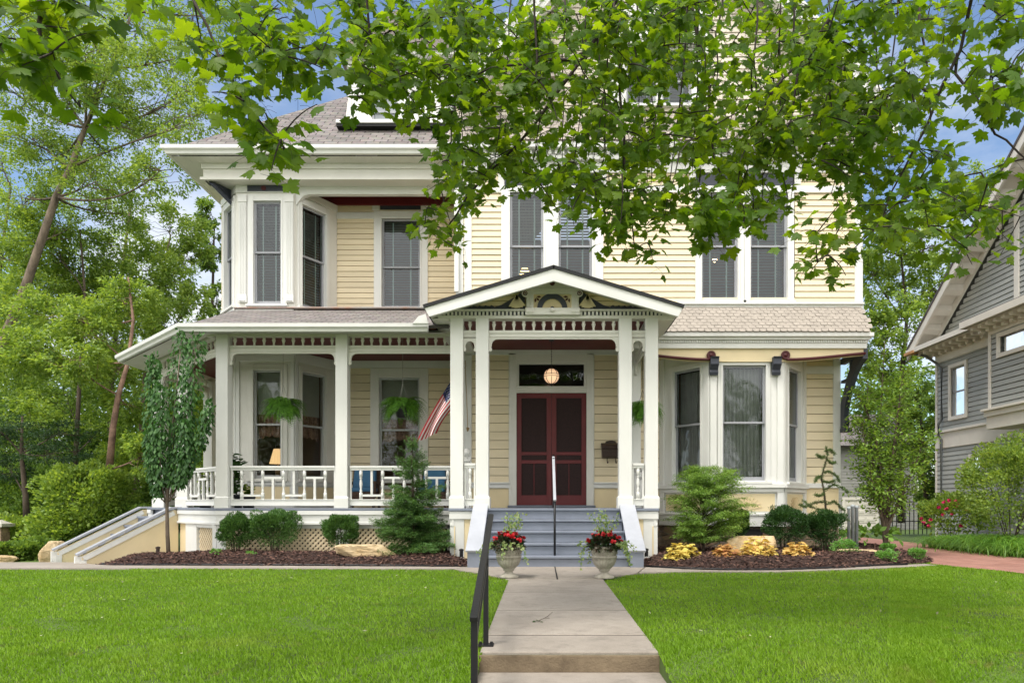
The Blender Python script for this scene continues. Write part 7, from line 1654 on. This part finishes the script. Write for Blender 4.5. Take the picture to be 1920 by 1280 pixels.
regions = [  # polygon, Dmin, Dmax, clusters, leaf size, leaves per cluster
 ([(-20, -20), (230, -20), (200, 60), (180, 140), (165, 195), (140, 215), (120, 150), (60, 190), (20, 130), (-20, 120)], 3.4, 4.2, 21, (.085, .12), 9),
 ([(180, -40), (720, -40), (690, 40), (520, 20), (420, 55), (330, 25), (200, 40)], 4.0, 6, 13, (.08, .11), 9),
 ([(340, 10), (480, 0), (600, 20), (650, 90), (640, 200), (600, 215), (560, 130), (520, 150), (535, 250), (562, 330), (535, 345), (485, 300), (470, 230), (420, 195), (320, 190), (335, 120), (370, 80)], 4.1, 5.0, 44, (.08, .11), 9),
 ([(620, -20), (870, -20), (880, 190), (850, 225), (780, 235), (740, 195), (680, 170), (640, 130)], 4.8, 6.8, 78, (.07, .10), 11),
 ([(660, 120), (720, 120), (740, 200), (700, 215), (665, 190)], 4.8, 5.2, 5, (.08, .11), 9),
 ([(840, -20), (1560, -20), (1640, 180), (1620, 300), (1500, 320), (1480, 400), (1400, 415), (1330, 430), (1310, 400), (1250, 390), (1245, 470), (1215, 512), (1170, 490), (1130, 430), (1100, 385), (1060, 450), (1030, 450), (990, 370), (930, 330), (905, 400), (880, 460), (830, 475), (795, 430), (800, 350), (860, 250)], 5.0, 8.2, 590, (.064, .100), 12),
 ([(1300, 380), (1360, 370), (1440, 400), (1420, 420), (1340, 445), (1305, 430)], 5, 6, 14, (.08, .11), 9),
 ([(1540, -20), (1790, -20), (1800, 90), (1740, 150), (1780, 220), (1700, 260), (1880, 330), (1920, 420), (1880, 510), (1830, 530), (1800, 470), (1740, 450), (1700, 480), (1640, 440), (1590, 530), (1510, 520), (1500, 480), (1530, 400), (1600, 300)], 4.6, 6.8, 165, (.068, .10), 9),
 ([(1820, -20), (1940, -20), (1940, 40), (1880, 60), (1850, 20)], 4.4, 5.2, 9, (.08, .11), 8),
 ([(1880, 80), (1940, 70), (1940, 200), (1905, 180)], 4.2, 5, 5, (.08, .11), 8),
 ([(1790, 100), (1870, 110), (1890, 200), (1830, 190)], 4.6, 5.4, 8, (.08, .11), 8)]
cl = []
for poly, d0, d1, nc, ls, k in regions:
    P = np.array(poly, float); x0, y0_ = P.min(0); x1, y1_ = P.max(0); c = 0
    while c < nc:
        px, py = rng.uniform(x0, x1), rng.uniform(y0_, y1_)
        if in_poly(np.array([px]), np.array([py]), poly)[0]: cl.append((at(px, py, rng.uniform(d0, d1)), ls, k)); c += 1
# connect the clusters with twigs, nearest first
pts = np.array([c[0] for c in cl]); dist = np.linalg.norm(pts[:, None]-nodes[None], axis=2).min(1); order = np.argsort(dist)
nodes_l = nodes.copy(); tw = MB(); LP = []; LT = []; LN_ = []; LS = []
for i in order:
    c, ls, k = cl[i]; v = nodes_l-c; d = np.linalg.norm(v, axis=1)+.35*np.maximum(0, c[2]-nodes_l[:, 2]); j = np.argmin(d); s = nodes_l[j]; L = np.linalg.norm(c-s)
    mid = (s+c)/2+np.array([0, 0, .08*L])+rng.normal(0, .05*L, 3); q = [(1-t_)**2*s+2*(1-t_)*t_*mid+t_*t_*c for t_ in np.linspace(0, 1, 6)]
    tw.tube(q, np.linspace(.0065, .0028, 6), 4, cap=False); nodes_l = np.vstack([nodes_l, q[3:]])
    for u in range(k):
        t_ = rng.uniform(.2, 1); base = np.array(q[int(t_*5)])+rng.normal(0, .05, 3); out = rng.normal(size=3)*[1, 1, .5]; out[2] -= .35; out /= np.linalg.norm(out); pl = rng.uniform(.04, .16); p = base+out*pl
        tw.tube([base, (base+p)/2+[0, 0, .01], p], .0011, 3, cap=False)
        LP.append(p); LT.append(out+rng.normal(0, .35, 3)-[0, 0, .35]); LN_.append(np.array([rng.normal(0, .55), rng.normal(-.5, .5), .85])); LS.append(rng.uniform(*ls))
mb = MB()
for p, r in segs: mb.tube(p, r, 9 if r[0] > .04 else 6)
mb.build('trunk', BARKM, M, smooth=True); tw.build('twig', BARKM, M)
ML = leafmat('maple_leaf', (.035, .085, .008), (.17, .275, .018), .6, .5, (2.4, 2.0, .5), patch=((.075, .16, .010), 1.6))
LP = np.array(LP); leaves('crown', LP, np.array(LT), np.array(LN_), np.array(LS), t_maple(), ML, M)
bpy.context.view_layer.update()
print('spruce needles', ns, 'maple leaves', len(LP))
